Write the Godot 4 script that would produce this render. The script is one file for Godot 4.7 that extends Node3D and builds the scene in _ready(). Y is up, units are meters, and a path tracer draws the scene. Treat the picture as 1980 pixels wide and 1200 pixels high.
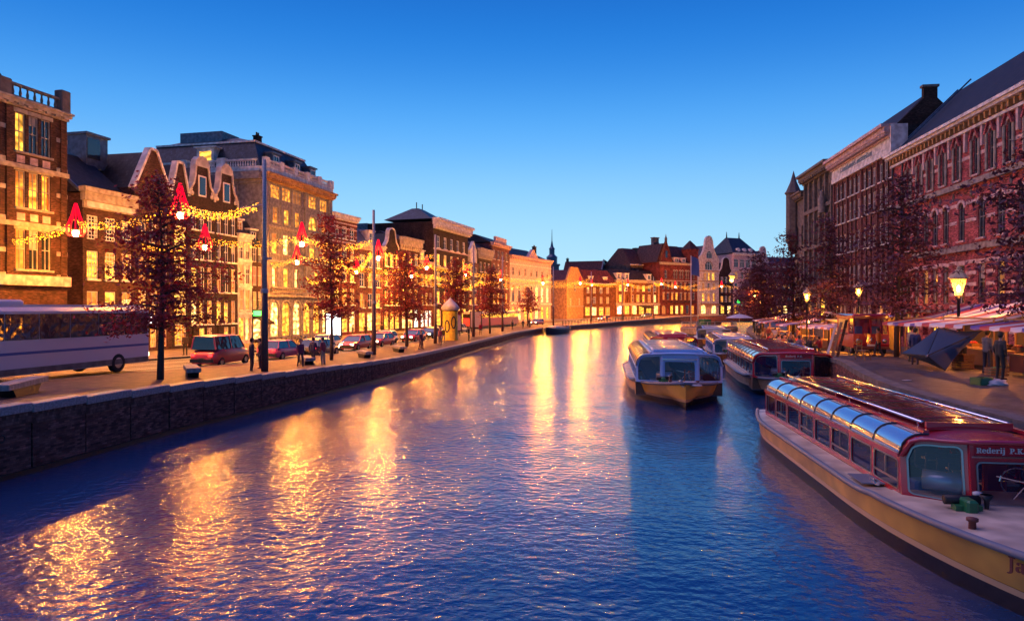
extends Node3D
# A canal street at dusk. World frame: x right, y up from the water, z = minus the distance from the bridge the viewer stands on.

var M := {}
var cache := {}
var rng := RandomNumberGenerator.new()

class MB:
	var st := SurfaceTool.new()
	func _init() -> void:
		st.begin(Mesh.PRIMITIVE_TRIANGLES)
		st.set_smooth_group(-1)
	func smooth(on := true) -> MB:
		st.set_smooth_group(0 if on else -1)
		return self
	func tri(a: Vector3, b: Vector3, c: Vector3) -> void:
		st.add_vertex(a)
		st.add_vertex(b)
		st.add_vertex(c)
	func quad(a: Vector3, b: Vector3, c: Vector3, d: Vector3) -> void:
		tri(a, b, c)
		tri(a, c, d)
	func face(o: Vector3, r: Vector3, u: Vector3) -> void:
		quad(o - r + u, o + r + u, o + r - u, o - r - u)
	func box(c: Vector3, s: Vector3, b := Basis()) -> MB:
		var x := b.x * s.x * 0.5
		var y := b.y * s.y * 0.5
		var z := b.z * s.z * 0.5
		face(c + z, x, y)
		face(c - z, -x, y)
		face(c + x, -z, y)
		face(c - x, z, y)
		face(c + y, x, -z)
		face(c - y, x, z)
		return self
	func span(x0: float, x1: float, y0: float, y1: float, z0: float, z1: float) -> MB:
		return box(Vector3((x0 + x1) / 2, (y0 + y1) / 2, (z0 + z1) / 2), Vector3(x1 - x0, y1 - y0, z1 - z0))
	func bar(a: Vector3, b: Vector3, w: float, h: float) -> MB:
		var d := b - a
		var z := d.normalized()
		var up := Vector3.UP if absf(z.y) < 0.95 else Vector3.RIGHT
		var x := up.cross(z).normalized()
		return box((a + b) / 2, Vector3(w, h, d.length()), Basis(x, z.cross(x), z))
	func chamfer(c: Vector3, s: Vector3, k: float) -> MB:
		# a box with its four upright and four upper edges cut
		var x := s.x / 2
		var z := s.z / 2
		var y := s.y / 2
		var ring := [[-x + k, -z], [x - k, -z], [x, -z + k], [x, z - k], [x - k, z], [-x + k, z], [-x, z - k], [-x, -z + k]]
		var low := []
		var high := []
		var top := []
		for p in ring:
			low.append(c + Vector3(p[0], -y, p[1]))
			high.append(c + Vector3(p[0], y - k, p[1]))
			top.append(c + Vector3(p[0] * (1 - k / x), y, p[1] * (1 - k / z)))
		for i in 8:
			var j := (i + 1) % 8
			quad(high[j], high[i], low[i], low[j])
			quad(top[j], top[i], high[i], high[j])
			tri(c + Vector3(0, y, 0), top[i], top[j])
			tri(c - Vector3(0, y, 0), low[j], low[i])
		return self
	func tube(pts: Array, r, n := 8, cap := true) -> MB:
		var rings := []
		for i in pts.size():
			var t: Vector3 = (pts[mini(i + 1, pts.size() - 1)] - pts[maxi(i - 1, 0)]).normalized()
			var up := Vector3.UP if absf(t.y) < 0.9 else Vector3.RIGHT
			var b := t.cross(up).normalized()
			var a := b.cross(t)
			var rad: float = r[i] if r is Array else r
			var ring := []
			for k in n + 1:
				var w := TAU * k / n
				ring.append(pts[i] + (a * cos(w) + b * sin(w)) * rad)
			rings.append(ring)
		for i in pts.size() - 1:
			for k in n:
				quad(rings[i + 1][k + 1], rings[i + 1][k], rings[i][k], rings[i][k + 1])
		if cap:
			for k in n:
				tri(pts[0], rings[0][k + 1], rings[0][k])
				tri(pts[-1], rings[-1][k], rings[-1][k + 1])
		return self
	func lathe(prof: Array, n := 16, o := Vector3.ZERO, sx := 1.0, sz := 1.0) -> MB:
		for i in prof.size() - 1:
			for k in n:
				var p := []
				for q in [[i + 1, k], [i + 1, k + 1], [i, k + 1], [i, k]]:
					var w: float = TAU * q[1] / n
					p.append(o + Vector3(sin(w) * prof[q[0]][0] * sx, prof[q[0]][1], cos(w) * prof[q[0]][0] * sz))
				quad(p[0], p[1], p[2], p[3])
		return self
	func prism(poly: PackedVector2Array, z0: float, z1: float, f := Transform3D()) -> MB:
		# poly in the xy plane of f, from z0 (back) to z1 (front)
		if Geometry2D.is_polygon_clockwise(poly):
			poly = poly.duplicate()
			poly.reverse()
		var t := Geometry2D.triangulate_polygon(poly)
		var v := func(p: Vector2, z: float) -> Vector3: return f * Vector3(p.x, p.y, z)
		for i in range(0, t.size(), 3):
			var a := poly[t[i]]
			var b := poly[t[i + 1]]
			var c := poly[t[i + 2]]
			if (b - a).cross(c - a) > 0:
				var s := b
				b = c
				c = s
			tri(v.call(a, z1), v.call(b, z1), v.call(c, z1))
			tri(v.call(a, z0), v.call(c, z0), v.call(b, z0))
		for i in poly.size():
			var a := poly[i]
			var b := poly[(i + 1) % poly.size()]
			quad(v.call(a, z1), v.call(b, z1), v.call(b, z0), v.call(a, z0))
		return self
	func sheet(rows: Array, flip := false) -> MB:
		for i in rows.size() - 1:
			for j in rows[i].size() - 1:
				if flip:
					quad(rows[i][j + 1], rows[i][j], rows[i + 1][j], rows[i + 1][j + 1])
				else:
					quad(rows[i][j], rows[i][j + 1], rows[i + 1][j + 1], rows[i + 1][j])
		return self
	func ring(outline: PackedVector2Array, hole: PackedVector2Array, f: Callable, thick := 0.0) -> MB:
		# the panel between an outline and a hole in it; f(p, z) puts a flat point in space
		var o := Vector2.ZERO
		for p in hole:
			o += p / hole.size()
		var angles := []
		for p in outline:
			angles.append((p - o).angle())
		for p in hole:
			angles.append((p - o).angle())
		angles.sort()
		var a := []
		var b := []
		for w in angles:
			var d := Vector2.from_angle(w)
			a.append(hit(outline, o, d))
			b.append(hit(hole, o, d))
		for i in a.size():
			var j := (i + 1) % a.size()
			quad(f.call(a[j], 0.0), f.call(a[i], 0.0), f.call(b[i], 0.0), f.call(b[j], 0.0))
			if thick:
				quad(f.call(b[j], 0.0), f.call(b[i], 0.0), f.call(b[i], -thick), f.call(b[j], -thick))
				quad(f.call(a[i], 0.0), f.call(a[j], 0.0), f.call(a[j], -thick), f.call(a[i], -thick))
		return self
	func quad_plate(a: Vector3, b: Vector3, c: Vector3, d: Vector3) -> MB:
		quad(d, c, b, a)
		return self
	static func hit(poly: PackedVector2Array, o: Vector2, d: Vector2) -> Vector2:
		var best := o
		var far := -1.0
		for i in poly.size():
			var p = Geometry2D.segment_intersects_segment(o, o + d * 1000.0, poly[i], poly[(i + 1) % poly.size()])
			if p != null and o.distance_to(p) > far:
				far = o.distance_to(p)
				best = p
		return best
	func done() -> ArrayMesh:
		st.generate_normals()
		st.index()
		return st.commit()

# ---------------------------------------------------------------- naming and placing

func at(x: float, d: float, y := 0.0) -> Vector3:
	return Vector3(x, y, -d)

func thing(called: String, label: String, category: String, pos := Vector3.ZERO, turn := 0.0, group := "") -> Node3D:
	var o := Node3D.new()
	o.name = called
	o.position = pos
	o.rotation.y = turn
	add_child(o, true)
	return tag(o, label, category, group)

func tag(o: Node3D, label: String, category: String, group := "") -> Node3D:
	o.set_meta("label", label)
	o.set_meta("category", category)
	if group:
		o.set_meta("group", group)
	return o

func part(called: String, m, mat: Material, parent: Node = self, pos := Vector3.ZERO, basis := Basis()) -> MeshInstance3D:
	var o := MeshInstance3D.new()
	o.name = called
	o.mesh = m.done() if m is MB else m
	o.material_override = mat
	o.transform = Transform3D(basis, pos)
	parent.add_child(o, true)
	return o

func ground(called: String, m, mat: Material) -> MeshInstance3D:
	var o := part(called, m, mat)
	o.set_meta("kind", "structure")
	return o

func copy_of(o: Node3D, label: String, pos: Vector3, turn := 0.0) -> Node3D:
	var c: Node3D = o.duplicate()
	add_child(c, true)
	c.name = o.name
	c.position = pos
	c.rotation.y = turn
	if label:
		c.set_meta("label", label)
	return c

func repaint(o: Node, from: Material, to: Material) -> void:
	if o is MeshInstance3D and o.material_override == from:
		o.material_override = to
	for c in o.get_children():
		repaint(c, from, to)

func omni(called: String, pos: Vector3, color: Color, energy: float, size := 0.1, parent: Node = self) -> void:
	var l := OmniLight3D.new()
	l.name = called
	l.position = pos
	l.light_color = color
	l.light_energy = energy
	l.light_size = size
	l.omni_range = 60.0
	l.omni_attenuation = 2.0
	l.shadow_enabled = true
	parent.add_child(l, true)

func words(text: String, size: float, mat: Material, parent: Node, f: Transform3D, font := "Droid Sans", weight := 400) -> void:
	var t := TextMesh.new()
	var s := SystemFont.new()
	s.font_names = PackedStringArray([font])
	s.font_weight = weight
	t.font = s
	t.text = text
	t.font_size = 64
	t.pixel_size = size / 64.0
	t.depth = 0.02
	var o := part("lettering", t, mat, parent)
	o.transform = f

# ---------------------------------------------------------------- materials

func lin(r: float, g: float, b: float, a := 1.0) -> Color:
	var c := Color(r, g, b).linear_to_srgb()
	c.a = a
	return c

func mat(r: float, g: float, b: float, rough := 0.7, metal := 0.0, spec := 0.5) -> StandardMaterial3D:
	var m := StandardMaterial3D.new()
	m.albedo_color = lin(r, g, b)
	m.roughness = rough
	m.metallic = metal
	m.metallic_specular = spec
	return m

func glow(r: float, g: float, b: float, e: float, tex: Texture2D = null) -> StandardMaterial3D:
	var m := mat(r * 0.3, g * 0.3, b * 0.3, 0.5)
	m.emission_enabled = true
	m.emission = lin(r, g, b)
	m.emission_energy_multiplier = e
	if tex:
		m.emission_operator = BaseMaterial3D.EMISSION_OP_MULTIPLY
		m.emission_texture = tex
		m.uv1_triplanar = true
		m.uv1_world_triplanar = true
		m.uv1_scale = Vector3(0.13, 0.19, 0.13)
	return m

func pane(r: float, g: float, b: float, a: float) -> StandardMaterial3D:
	var m := mat(r, g, b, 0.03)
	m.albedo_color.a = a
	m.transparency = BaseMaterial3D.TRANSPARENCY_ALPHA
	m.metallic_specular = 0.7
	return m

func noise_tex(seed_: int, freq: float, low: Color, high: Color, octaves := 4, side := 512, normal := false, bump := 4.0) -> NoiseTexture2D:
	var f := FastNoiseLite.new()
	f.seed = seed_
	f.frequency = freq
	f.fractal_octaves = octaves
	var t := NoiseTexture2D.new()
	t.width = side
	t.height = side
	t.seamless = true
	t.noise = f
	if normal:
		t.as_normal_map = true
		t.bump_strength = bump
	else:
		var g := Gradient.new()
		g.set_color(0, low)
		g.set_color(1, high)
		g.offsets = PackedFloat32Array([0.2, 0.8])
		t.color_ramp = g
	return t

func grain(m: StandardMaterial3D, size: float, tex: Texture2D) -> StandardMaterial3D:
	# wear laid over the colour, in the object's own axes
	m.detail_enabled = true
	m.detail_albedo = tex
	m.detail_blend_mode = BaseMaterial3D.BLEND_MODE_MUL
	m.detail_uv_layer = BaseMaterial3D.DETAIL_UV_2
	m.uv2_triplanar = true
	m.uv2_scale = Vector3.ONE / size
	return m

func brick_image(side: int, across: int, up: int, seed_: int, joint: float, vary: float, relief: bool) -> ImageTexture:
	var im := Image.create(side, side, false, Image.FORMAT_RGB8)
	var r := RandomNumberGenerator.new()
	r.seed = seed_
	var bh := float(side) / up
	var bw := float(side) / across
	im.fill(Color(0.15, 0.15, 0.15) if relief else Color(joint, joint, joint * 0.95))
	for j in up:
		for i in across + 1:
			var tone := 1.0 - vary * r.randf()
			var warm := 1.0 - 0.12 * vary * r.randf()
			if i == across:
				continue
			var x0 := roundi(i * bw + (bw / 2 if j % 2 else 0.0))
			var c := Color(tone, tone * warm, tone * warm * warm) if not relief else Color(0.6 + 0.4 * tone, 0, 0)
			var w := int(bw) - 1
			im.fill_rect(Rect2i(x0, roundi(j * bh), mini(w, side - x0), maxi(1, int(bh) - 1)), c)
			if x0 + w > side:
				im.fill_rect(Rect2i(0, roundi(j * bh), x0 + w - side, maxi(1, int(bh) - 1)), c)
	return ImageTexture.create_from_image(im)

func bricked(r: float, g: float, b: float, tex: Texture2D, scale_: Vector3, stain := 9.0, rough := 0.85) -> StandardMaterial3D:
	var m := mat(r, g, b, rough, 0.0, 0.35)
	m.albedo_texture = tex
	m.uv1_triplanar = true
	m.uv1_triplanar_sharpness = 8.0
	m.uv1_scale = scale_
	return grain(m, stain, M.stain)

func make_materials() -> void:
	M.stain = noise_tex(3, 0.008, Color(0.76, 0.75, 0.75), Color(1, 1, 1), 3)
	M.fine = noise_tex(8, 0.05, Color(0.8, 0.8, 0.8), Color(1, 1, 1), 3, 256)
	var room := noise_tex(21, 0.03, Color(0.28, 0.22, 0.18), Color(1, 1, 1), 2, 256)
	var brick := brick_image(512, 12, 40, 5, 0.62, 0.45, false)
	var pave := brick_image(512, 10, 40, 9, 0.35, 0.4, false)
	var slab := brick_image(256, 5, 8, 12, 0.4, 0.25, false)
	var tiles := brick_image(256, 10, 10, 17, 0.25, 0.4, false)
	M.brick_bump = brick_image(512, 12, 40, 5, 0.0, 0.4, true)
	var s := Vector3.ONE / 2.64
	M.brick_red = bricked(0.26, 0.062, 0.06, brick, s)
	M.brick_crimson = bricked(0.58, 0.15, 0.18, brick, s)
	M.brick_brown = bricked(0.13, 0.06, 0.045, brick, s)
	M.brick_dark = bricked(0.07, 0.04, 0.037, brick, s)
	M.brick_orange = bricked(0.33, 0.13, 0.06, brick, s)
	M.brick_plum = bricked(0.26, 0.1, 0.11, brick, s)
	M.brick_grey = bricked(0.15, 0.12, 0.12, brick, s)
	M.quay_brick = []
	for i in 4:
		var m := bricked(0.3, 0.135, 0.125, brick, s, 2.6)
		m.uv1_offset = Vector3(0.27 * i, 0.31 * i, 0.13 * i)
		m.uv2_offset = Vector3(0.37 * i, 0.11 * i, 0.23 * i)
		m.heightmap_enabled = true
		m.heightmap_texture = M.brick_bump
		m.heightmap_scale = 1.2
		M.quay_brick.append(m)
	M.soldier = bricked(0.24, 0.13, 0.12, brick, Vector3(1.1, 0.25, 1.1), 3.0)
	M.coping = grain(mat(0.25, 0.25, 0.27, 0.6), 1.3, M.fine)
	M.slime = grain(mat(0.018, 0.02, 0.016, 0.4), 1.0, M.fine)
	M.stone = grain(mat(0.38, 0.33, 0.27, 0.8), 3.0, M.stain)
	M.stone_dark = grain(mat(0.13, 0.115, 0.11, 0.85), 3.0, M.stain)
	M.stone_grey = grain(mat(0.24, 0.22, 0.21, 0.85), 3.0, M.stain)
	M.stone_pink = grain(mat(0.56, 0.4, 0.4, 0.8), 3.0, M.stain)
	M.plaster = grain(mat(0.55, 0.5, 0.47, 0.8), 5.0, M.stain)
	M.ochre = grain(mat(0.45, 0.25, 0.1, 0.8), 5.0, M.stain)
	M.white = grain(mat(0.66, 0.62, 0.6, 0.55), 4.0, M.stain)
	M.frame = mat(0.6, 0.56, 0.52, 0.5)
	M.frame_shade = mat(0.3, 0.27, 0.25, 0.9)
	M.curtain = mat(0.25, 0.09, 0.03, 0.9)
	M.frame_dark = mat(0.05, 0.045, 0.05, 0.5)
	M.roof = bricked(0.045, 0.038, 0.04, tiles, Vector3(0.4, 0.33, 0.4), 6.0, 0.6)
	M.roof_slate = bricked(0.05, 0.065, 0.095, tiles, Vector3(0.4, 0.4, 0.4), 6.0, 0.45)
	M.roof_red = bricked(0.2, 0.045, 0.045, tiles, Vector3(0.4, 0.33, 0.4), 6.0, 0.7)
	M.roof_plum = bricked(0.09, 0.045, 0.05, tiles, Vector3(0.4, 0.33, 0.4), 6.0, 0.7)
	M.metal_blue = grain(mat(0.1, 0.13, 0.18, 0.4, 0.3), 3.0, M.stain)
	M.asphalt = grain(mat(0.06, 0.055, 0.055, 0.62), 4.0, M.stain)
	M.asphalt.normal_enabled = true
	M.asphalt.normal_texture = noise_tex(4, 0.09, Color.BLACK, Color.WHITE, 3, 256, true, 2.0)
	M.asphalt.uv1_triplanar = true
	M.pave = bricked(0.22, 0.12, 0.105, pave, Vector3.ONE / 2.1, 5.0, 0.65)
	M.pave_dark = bricked(0.14, 0.125, 0.13, pave, Vector3(0.5, 0.5, 0.42), 6.0, 0.55)
	M.slab = bricked(0.26, 0.22, 0.2, slab, Vector3.ONE / 2.0, 5.0, 0.7)
	M.earth = grain(mat(0.08, 0.075, 0.07, 0.9), 20.0, M.stain)
	M.paint = mat(0.7, 0.68, 0.62, 0.6)
	M.glass = mat(0.012, 0.02, 0.035, 0.06, 0.0, 0.9)
	M.glass.normal_enabled = true
	M.glass.normal_texture = noise_tex(31, 0.01, Color.BLACK, Color.WHITE, 2, 128, true, 1.2)
	M.glass.uv1_triplanar = true
	M.glass.uv1_world_triplanar = true
	M.lit_a = glow(1.0, 0.4, 0.04, 1.7, room)
	M.lit_y = glow(1.0, 0.53, 0.055, 2.5, room)
	M.lit_w = glow(1.0, 0.66, 0.2, 4.2, room)
	M.lit_r = glow(1.0, 0.16, 0.07, 1.0, room)
	M.lit_d = glow(1.0, 0.5, 0.12, 0.35, room)
	M.lit_m = glow(0.85, 0.92, 0.8, 4.0, room)
	M.red_tube = glow(1.0, 0.0, 0.02, 1.15)
	M.bulb = glow(1.0, 0.53, 0.08, 420.0)
	M.stall_bulb = glow(1.0, 0.55, 0.12, 30.0)
	M.fairy = glow(1.0, 0.36, 0.02, 3.2)
	M.neon_green = glow(0.05, 1.0, 0.12, 3.0)
	M.white_light = glow(0.9, 0.93, 1.0, 4.0)
	M.tail = glow(1.0, 0.02, 0.02, 5.0)
	M.head = glow(1.0, 0.85, 0.55, 9.0)
	M.iron = grain(mat(0.03, 0.03, 0.033, 0.5, 0.4), 1.0, M.fine)
	M.pole_grey = grain(mat(0.4, 0.36, 0.38, 0.5, 0.3), 1.5, M.fine)
	M.pole_brown = grain(mat(0.1, 0.05, 0.05, 0.55), 1.5, M.fine)
	M.cable = mat(0.03, 0.03, 0.03, 0.6)
	M.bark = grain(mat(0.06, 0.04, 0.034, 0.9), 0.6, M.fine)
	M.wood = grain(mat(0.22, 0.12, 0.06, 0.7), 0.7, M.fine)
	M.concrete = grain(mat(0.3, 0.28, 0.27, 0.8), 1.2, M.stain)
	M.tyre = mat(0.015, 0.015, 0.016, 0.85)
	M.rim = mat(0.35, 0.35, 0.36, 0.3, 0.9)
	M.chrome = mat(0.7, 0.7, 0.72, 0.15, 1.0)
	M.poster_yellow = grain(mat(0.8, 0.55, 0.02, 0.6), 2.0, M.stain)
	M.lilac = mat(0.3, 0.24, 0.42, 0.5)
	M.canvas = mat(0.04, 0.03, 0.03, 0.8)
	M.black = mat(0.015, 0.015, 0.018, 0.5)

func leafy(r: float, g: float, b: float) -> StandardMaterial3D:
	var m := mat(r, g, b, 0.65)
	m.backlight_enabled = true
	m.backlight = lin(r * 2.0, g * 1.4, b * 1.4)
	m.vertex_color_use_as_albedo = true
	return m

func _ready() -> void:
	rng.seed = 11
	var cam := Camera3D.new()
	cam.name = "camera"
	cam.position = Vector3(0, 5.2, 0)
	cam.rotation.x = -atan(6.0 / 1320.0)
	cam.fov = rad_to_deg(2.0 * atan(600.0 / 1320.0))
	cam.far = 3000.0
	add_child(cam)
	cam.current = true
	var env := Environment.new()
	env.background_mode = Environment.BG_SKY
	var pan := PanoramaSkyMaterial.new()
	pan.panorama = ImageTexture.create_from_image(make_sky())
	env.sky = Sky.new()
	env.sky.sky_material = pan
	env.tonemap_mode = Environment.TONE_MAPPER_LINEAR
	env.tonemap_exposure = 1.4
	env.sdfgi_enabled = true
	env.ssao_enabled = true
	env.ssil_enabled = true
	var around := WorldEnvironment.new()
	around.name = "world"
	around.environment = env
	add_child(around)
	var sun := DirectionalLight3D.new()
	sun.name = "afterglow"
	sun.light_color = Color(1.0, 0.84, 0.98)
	sun.light_energy = 0.28
	sun.light_angular_distance = 60.0
	sun.rotation = Vector3(deg_to_rad(-58.0), deg_to_rad(-108.0), 0)
	sun.shadow_enabled = true
	add_child(sun)
	make_materials()
	lay_ground()
	lay_water()
	build_left_row()
	build_far_row()
	build_right_row()
	hang_lights()
	plant_trees()
	moor_boats()
	fill_left_street()
	fill_market()

# ---------------------------------------------------------------- the lie of the land

const QUAY_L := [[-18.6, 2.0], [-16.9, 12.0], [-15.4, 20.0], [-14.0, 28.5], [-12.9, 33.5], [-11.1, 41.5], [-9.4, 49.0], [-7.9, 58.0], [-5.2, 76.0], [-2.0, 96.0], [0.9, 113.5], [6.3, 136.0], [14.0, 156.0], [23.0, 175.0], [33.0, 194.0], [45.0, 214.0], [59.0, 233.0], [76.0, 249.0], [98.0, 262.0]]
const LEVEL_L := [[0, 2.35], [20, 2.22], [28, 2.0], [35, 1.8], [45, 1.5], [58, 1.25], [76, 1.15], [175, 1.2], [214, 1.7], [240, 2.4], [300, 2.5]]
const QUAY_R := [[11.4, 2.0], [11.9, 10.0], [12.5, 17.0], [13.5, 24.0], [14.9, 29.0], [18.6, 40.0], [22.0, 56.0], [30.5, 85.0], [42.0, 122.0], [60.0, 165.0], [84.0, 208.0], [104.0, 240.0], [112.0, 256.0]]
const LEVEL_R := [[0, 2.45], [36, 2.4], [44, 2.1], [52, 1.7], [60, 1.45], [76, 1.35], [150, 1.4], [240, 2.3], [300, 2.4]]

func along(steps: Array, d: float) -> float:
	for i in steps.size() - 1:
		if d < steps[i + 1][0]:
			return remap(maxf(d, steps[i][0]), steps[i][0], steps[i + 1][0], steps[i][1], steps[i + 1][1])
	return steps[-1][1]

func level(d: float) -> float:
	return along(LEVEL_L, d)

func right(d: float) -> float:
	return along(LEVEL_R, d)

func walk(line: Array, step: float) -> Array:
	# points along a line, each [x, d, to the left x, to the left d], on a gently rounded course
	var c := Curve2D.new()
	for i in line.size():
		var p := Vector2(line[i][0], line[i][1])
		var a := Vector2(line[maxi(i - 1, 0)][0], line[maxi(i - 1, 0)][1])
		var b := Vector2(line[mini(i + 1, line.size() - 1)][0], line[mini(i + 1, line.size() - 1)][1])
		var t := (b - a).normalized()
		c.add_point(p, -t * p.distance_to(a) * 0.3, t * p.distance_to(b) * 0.3)
	c.bake_interval = 0.5
	var out := []
	var n := int(c.get_baked_length() / step)
	for i in n + 1:
		var s := i * step
		var p := c.sample_baked(s, true)
		var t := (c.sample_baked(minf(s + 0.6, c.get_baked_length()), true) - c.sample_baked(maxf(s - 0.6, 0.0), true)).normalized()
		out.append([p.x, p.y, -t.y, t.x])
	return out

func off(q: Array, o: float, y: float) -> Vector3:
	return at(q[0] + q[2] * o, q[1] + q[3] * o, y)

func beside(d: float, o: float) -> Vector3:
	# a place on the left street: o metres from the water's edge, at distance d along
	for i in left_line.size() - 1:
		if left_line[i + 1][1] > d:
			return off(left_line[i], o, level(d) + (0.0 if o < 6.8 or o > 16.2 else -0.12))
	return Vector3.ZERO

var left_line := []
var right_line := []

func ribbon(line: Array, o0: float, o1: float, y: Callable, lift := 0.0, cuts := 1) -> MB:
	var rows := []
	for q in line:
		var row := []
		for k in cuts + 1:
			row.append(off(q, lerpf(o0, o1, float(k) / cuts), y.call(q[1]) + lift))
		rows.append(row)
	return MB.new().smooth().sheet(rows, o1 > o0)

func lay_ground() -> void:
	left_line = walk(QUAY_L, 2.2)
	right_line = walk(QUAY_R, 2.5)
	var lv := func(d: float) -> float: return level(d)
	var rv := func(d: float) -> float: return right(d)
	ground("quay_pavement", ribbon(left_line, 0.45, 6.8, lv), M.pave)
	ground("kerb", ribbon(left_line, 6.8, 6.98, lv, 0.004), M.coping)
	ground("kerb_face", MB.new().sheet([left_line.map(func(q): return off(q, 6.98, level(q[1]) + 0.004)), left_line.map(func(q): return off(q, 6.98, level(q[1]) - 0.13))]), M.coping)
	ground("road", ribbon(left_line, 6.98, 16.2, lv, -0.12), M.asphalt)
	for o in [9.9, 13.1]:
		ground("road_markings", ribbon(left_line, o, o + 0.12, lv, -0.116), M.paint)
	for o in [10.9, 11.0 + 1.43, 13.9, 13.9 + 1.44]:
		ground("tram_rail", ribbon(left_line, o, o + 0.07, lv, -0.115), M.rim)
	ground("kerb", ribbon(left_line, 16.2, 16.38, lv, 0.004), M.coping)
	ground("shop_pavement", ribbon(left_line, 16.38, 34.0, lv), M.slab)
	ground("town_ground", ribbon(left_line, 34.0, 900.0, lv, -0.01), M.earth)
	# right quay, with its paving courses along the quay
	ground("market_quay", ribbon(right_line, -0.4, -30.0, rv), M.pave_dark)
	ground("town_ground", ribbon(right_line, -30.0, -900.0, rv, -0.01), M.earth)
	var far := MB.new().smooth()
	far.quad(at(-900, 1500, 2.3), at(1100, 1500, 2.3), at(1100, 253, 2.3), at(-900, 253, 2.3))
	ground("far_ground", far, M.earth)
	# walls
	var w := thing("quay_wall", "weathered dark brick quay wall with pale stone coping below the lit street", "quay wall")
	for i in left_line.size() - 1:
		var q: Array = left_line[i]
		var r: Array = left_line[i + 1]
		var a := off(q, 0.0, 0.0)
		var b := off(r, 0.0, 0.0)
		if a.z > -8.0:
			continue
		var y := level((q[1] + r[1]) / 2)
		var x := (b - a).normalized()
		var f := Basis(x, Vector3.UP, x.cross(Vector3.UP))
		var n := a.distance_to(b)
		var c := (a + b) / 2
		part("coping_stone", MB.new().chamfer(Vector3(0, 0, 0), Vector3(n - 0.012, 0.26, 0.62), 0.025), M.coping, w, c + Vector3(0, y - 0.126 + rng.randf_range(-0.008, 0.008), 0) - f.z * 0.24, f)
		part("brick_panel", MB.new().span(-n / 2 + 0.03, n / 2 - 0.03, -0.5, y - 0.62, -0.3, rng.randf_range(-0.01, 0.012)), M.quay_brick[i % 4], w, c, f)
		if i % 6 == 2:
			part("mooring_ring", MB.new().tube(range(13).map(func(k): return Vector3(cos(TAU * k / 12) * 0.11, y - 0.95 + sin(TAU * k / 12) * 0.11, 0.05)), 0.018, 5, false), M.iron, w, c, f)
		part("soldier_course", MB.new().span(-n / 2 + 0.006, n / 2 - 0.006, y - 0.62, y - 0.26, -0.3, 0.015), M.soldier, w, c, f)
		part("waterline_ledge", MB.new().span(-n / 2, n / 2, -0.5, 0.16, -0.3, 0.12), M.slime, w, c, f)
	var wr := thing("quay_wall", "low brick quay wall behind the moored tour boats", "quay wall")
	part("wall", MB.new().sheet([right_line.map(func(q): return off(q, 0.0, right(q[1]) - 0.2)), right_line.map(func(q): return off(q, 0.0, -0.6))], true), M.quay_brick[1], wr)
	for i in right_line.size() - 1:
		var a := off(right_line[i], -0.2, right(right_line[i][1]) - 0.1)
		var b := off(right_line[i + 1], -0.2, right(right_line[i + 1][1]) - 0.1)
		var x := (b - a).normalized()
		part("coping_stone", MB.new().span(-a.distance_to(b) / 2 + 0.006, a.distance_to(b) / 2 - 0.006, -0.12, 0.11, -0.25, 0.25), M.stone_dark, wr, (a + b) / 2, Basis(x, Vector3.UP, x.cross(Vector3.UP)))

func lay_water() -> void:
	var m := mat(0.006, 0.03, 0.085, 0.17, 0.0, 0.9)
	m.metallic = 0.14
	m.albedo_color = lin(0.008, 0.05, 0.15)
	m.normal_enabled = true
	m.normal_texture = noise_tex(77, 0.018, Color.BLACK, Color.WHITE, 4, 1024, true, 8.0)
	m.normal_scale = 0.4
	m.uv1_triplanar = true
	m.uv1_world_triplanar = true
	m.uv1_scale = Vector3(1 / 9.0, 1 / 9.0, 1 / 6.5)
	M.water = m
	var f := FastNoiseLite.new()
	f.seed = 5
	f.frequency = 0.22
	f.fractal_octaves = 3
	var rows := []
	var d := 2.0
	while d < 330.0:
		var row := []
		for k in 181:
			var x := lerpf(-19.0, 14.0, k / 180.0) if d < 20 else lerpf(-19.0, maxf(16.0, d * 0.5), k / 180.0)
			row.append(at(x, d, 0.03 * f.get_noise_2d(x * 0.8, d * 1.25) * clampf(60.0 / d, 0.0, 1.0)))
		rows.append(row)
		d *= 1.011
	ground("canal_water", MB.new().smooth().sheet(rows, true), m)

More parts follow.
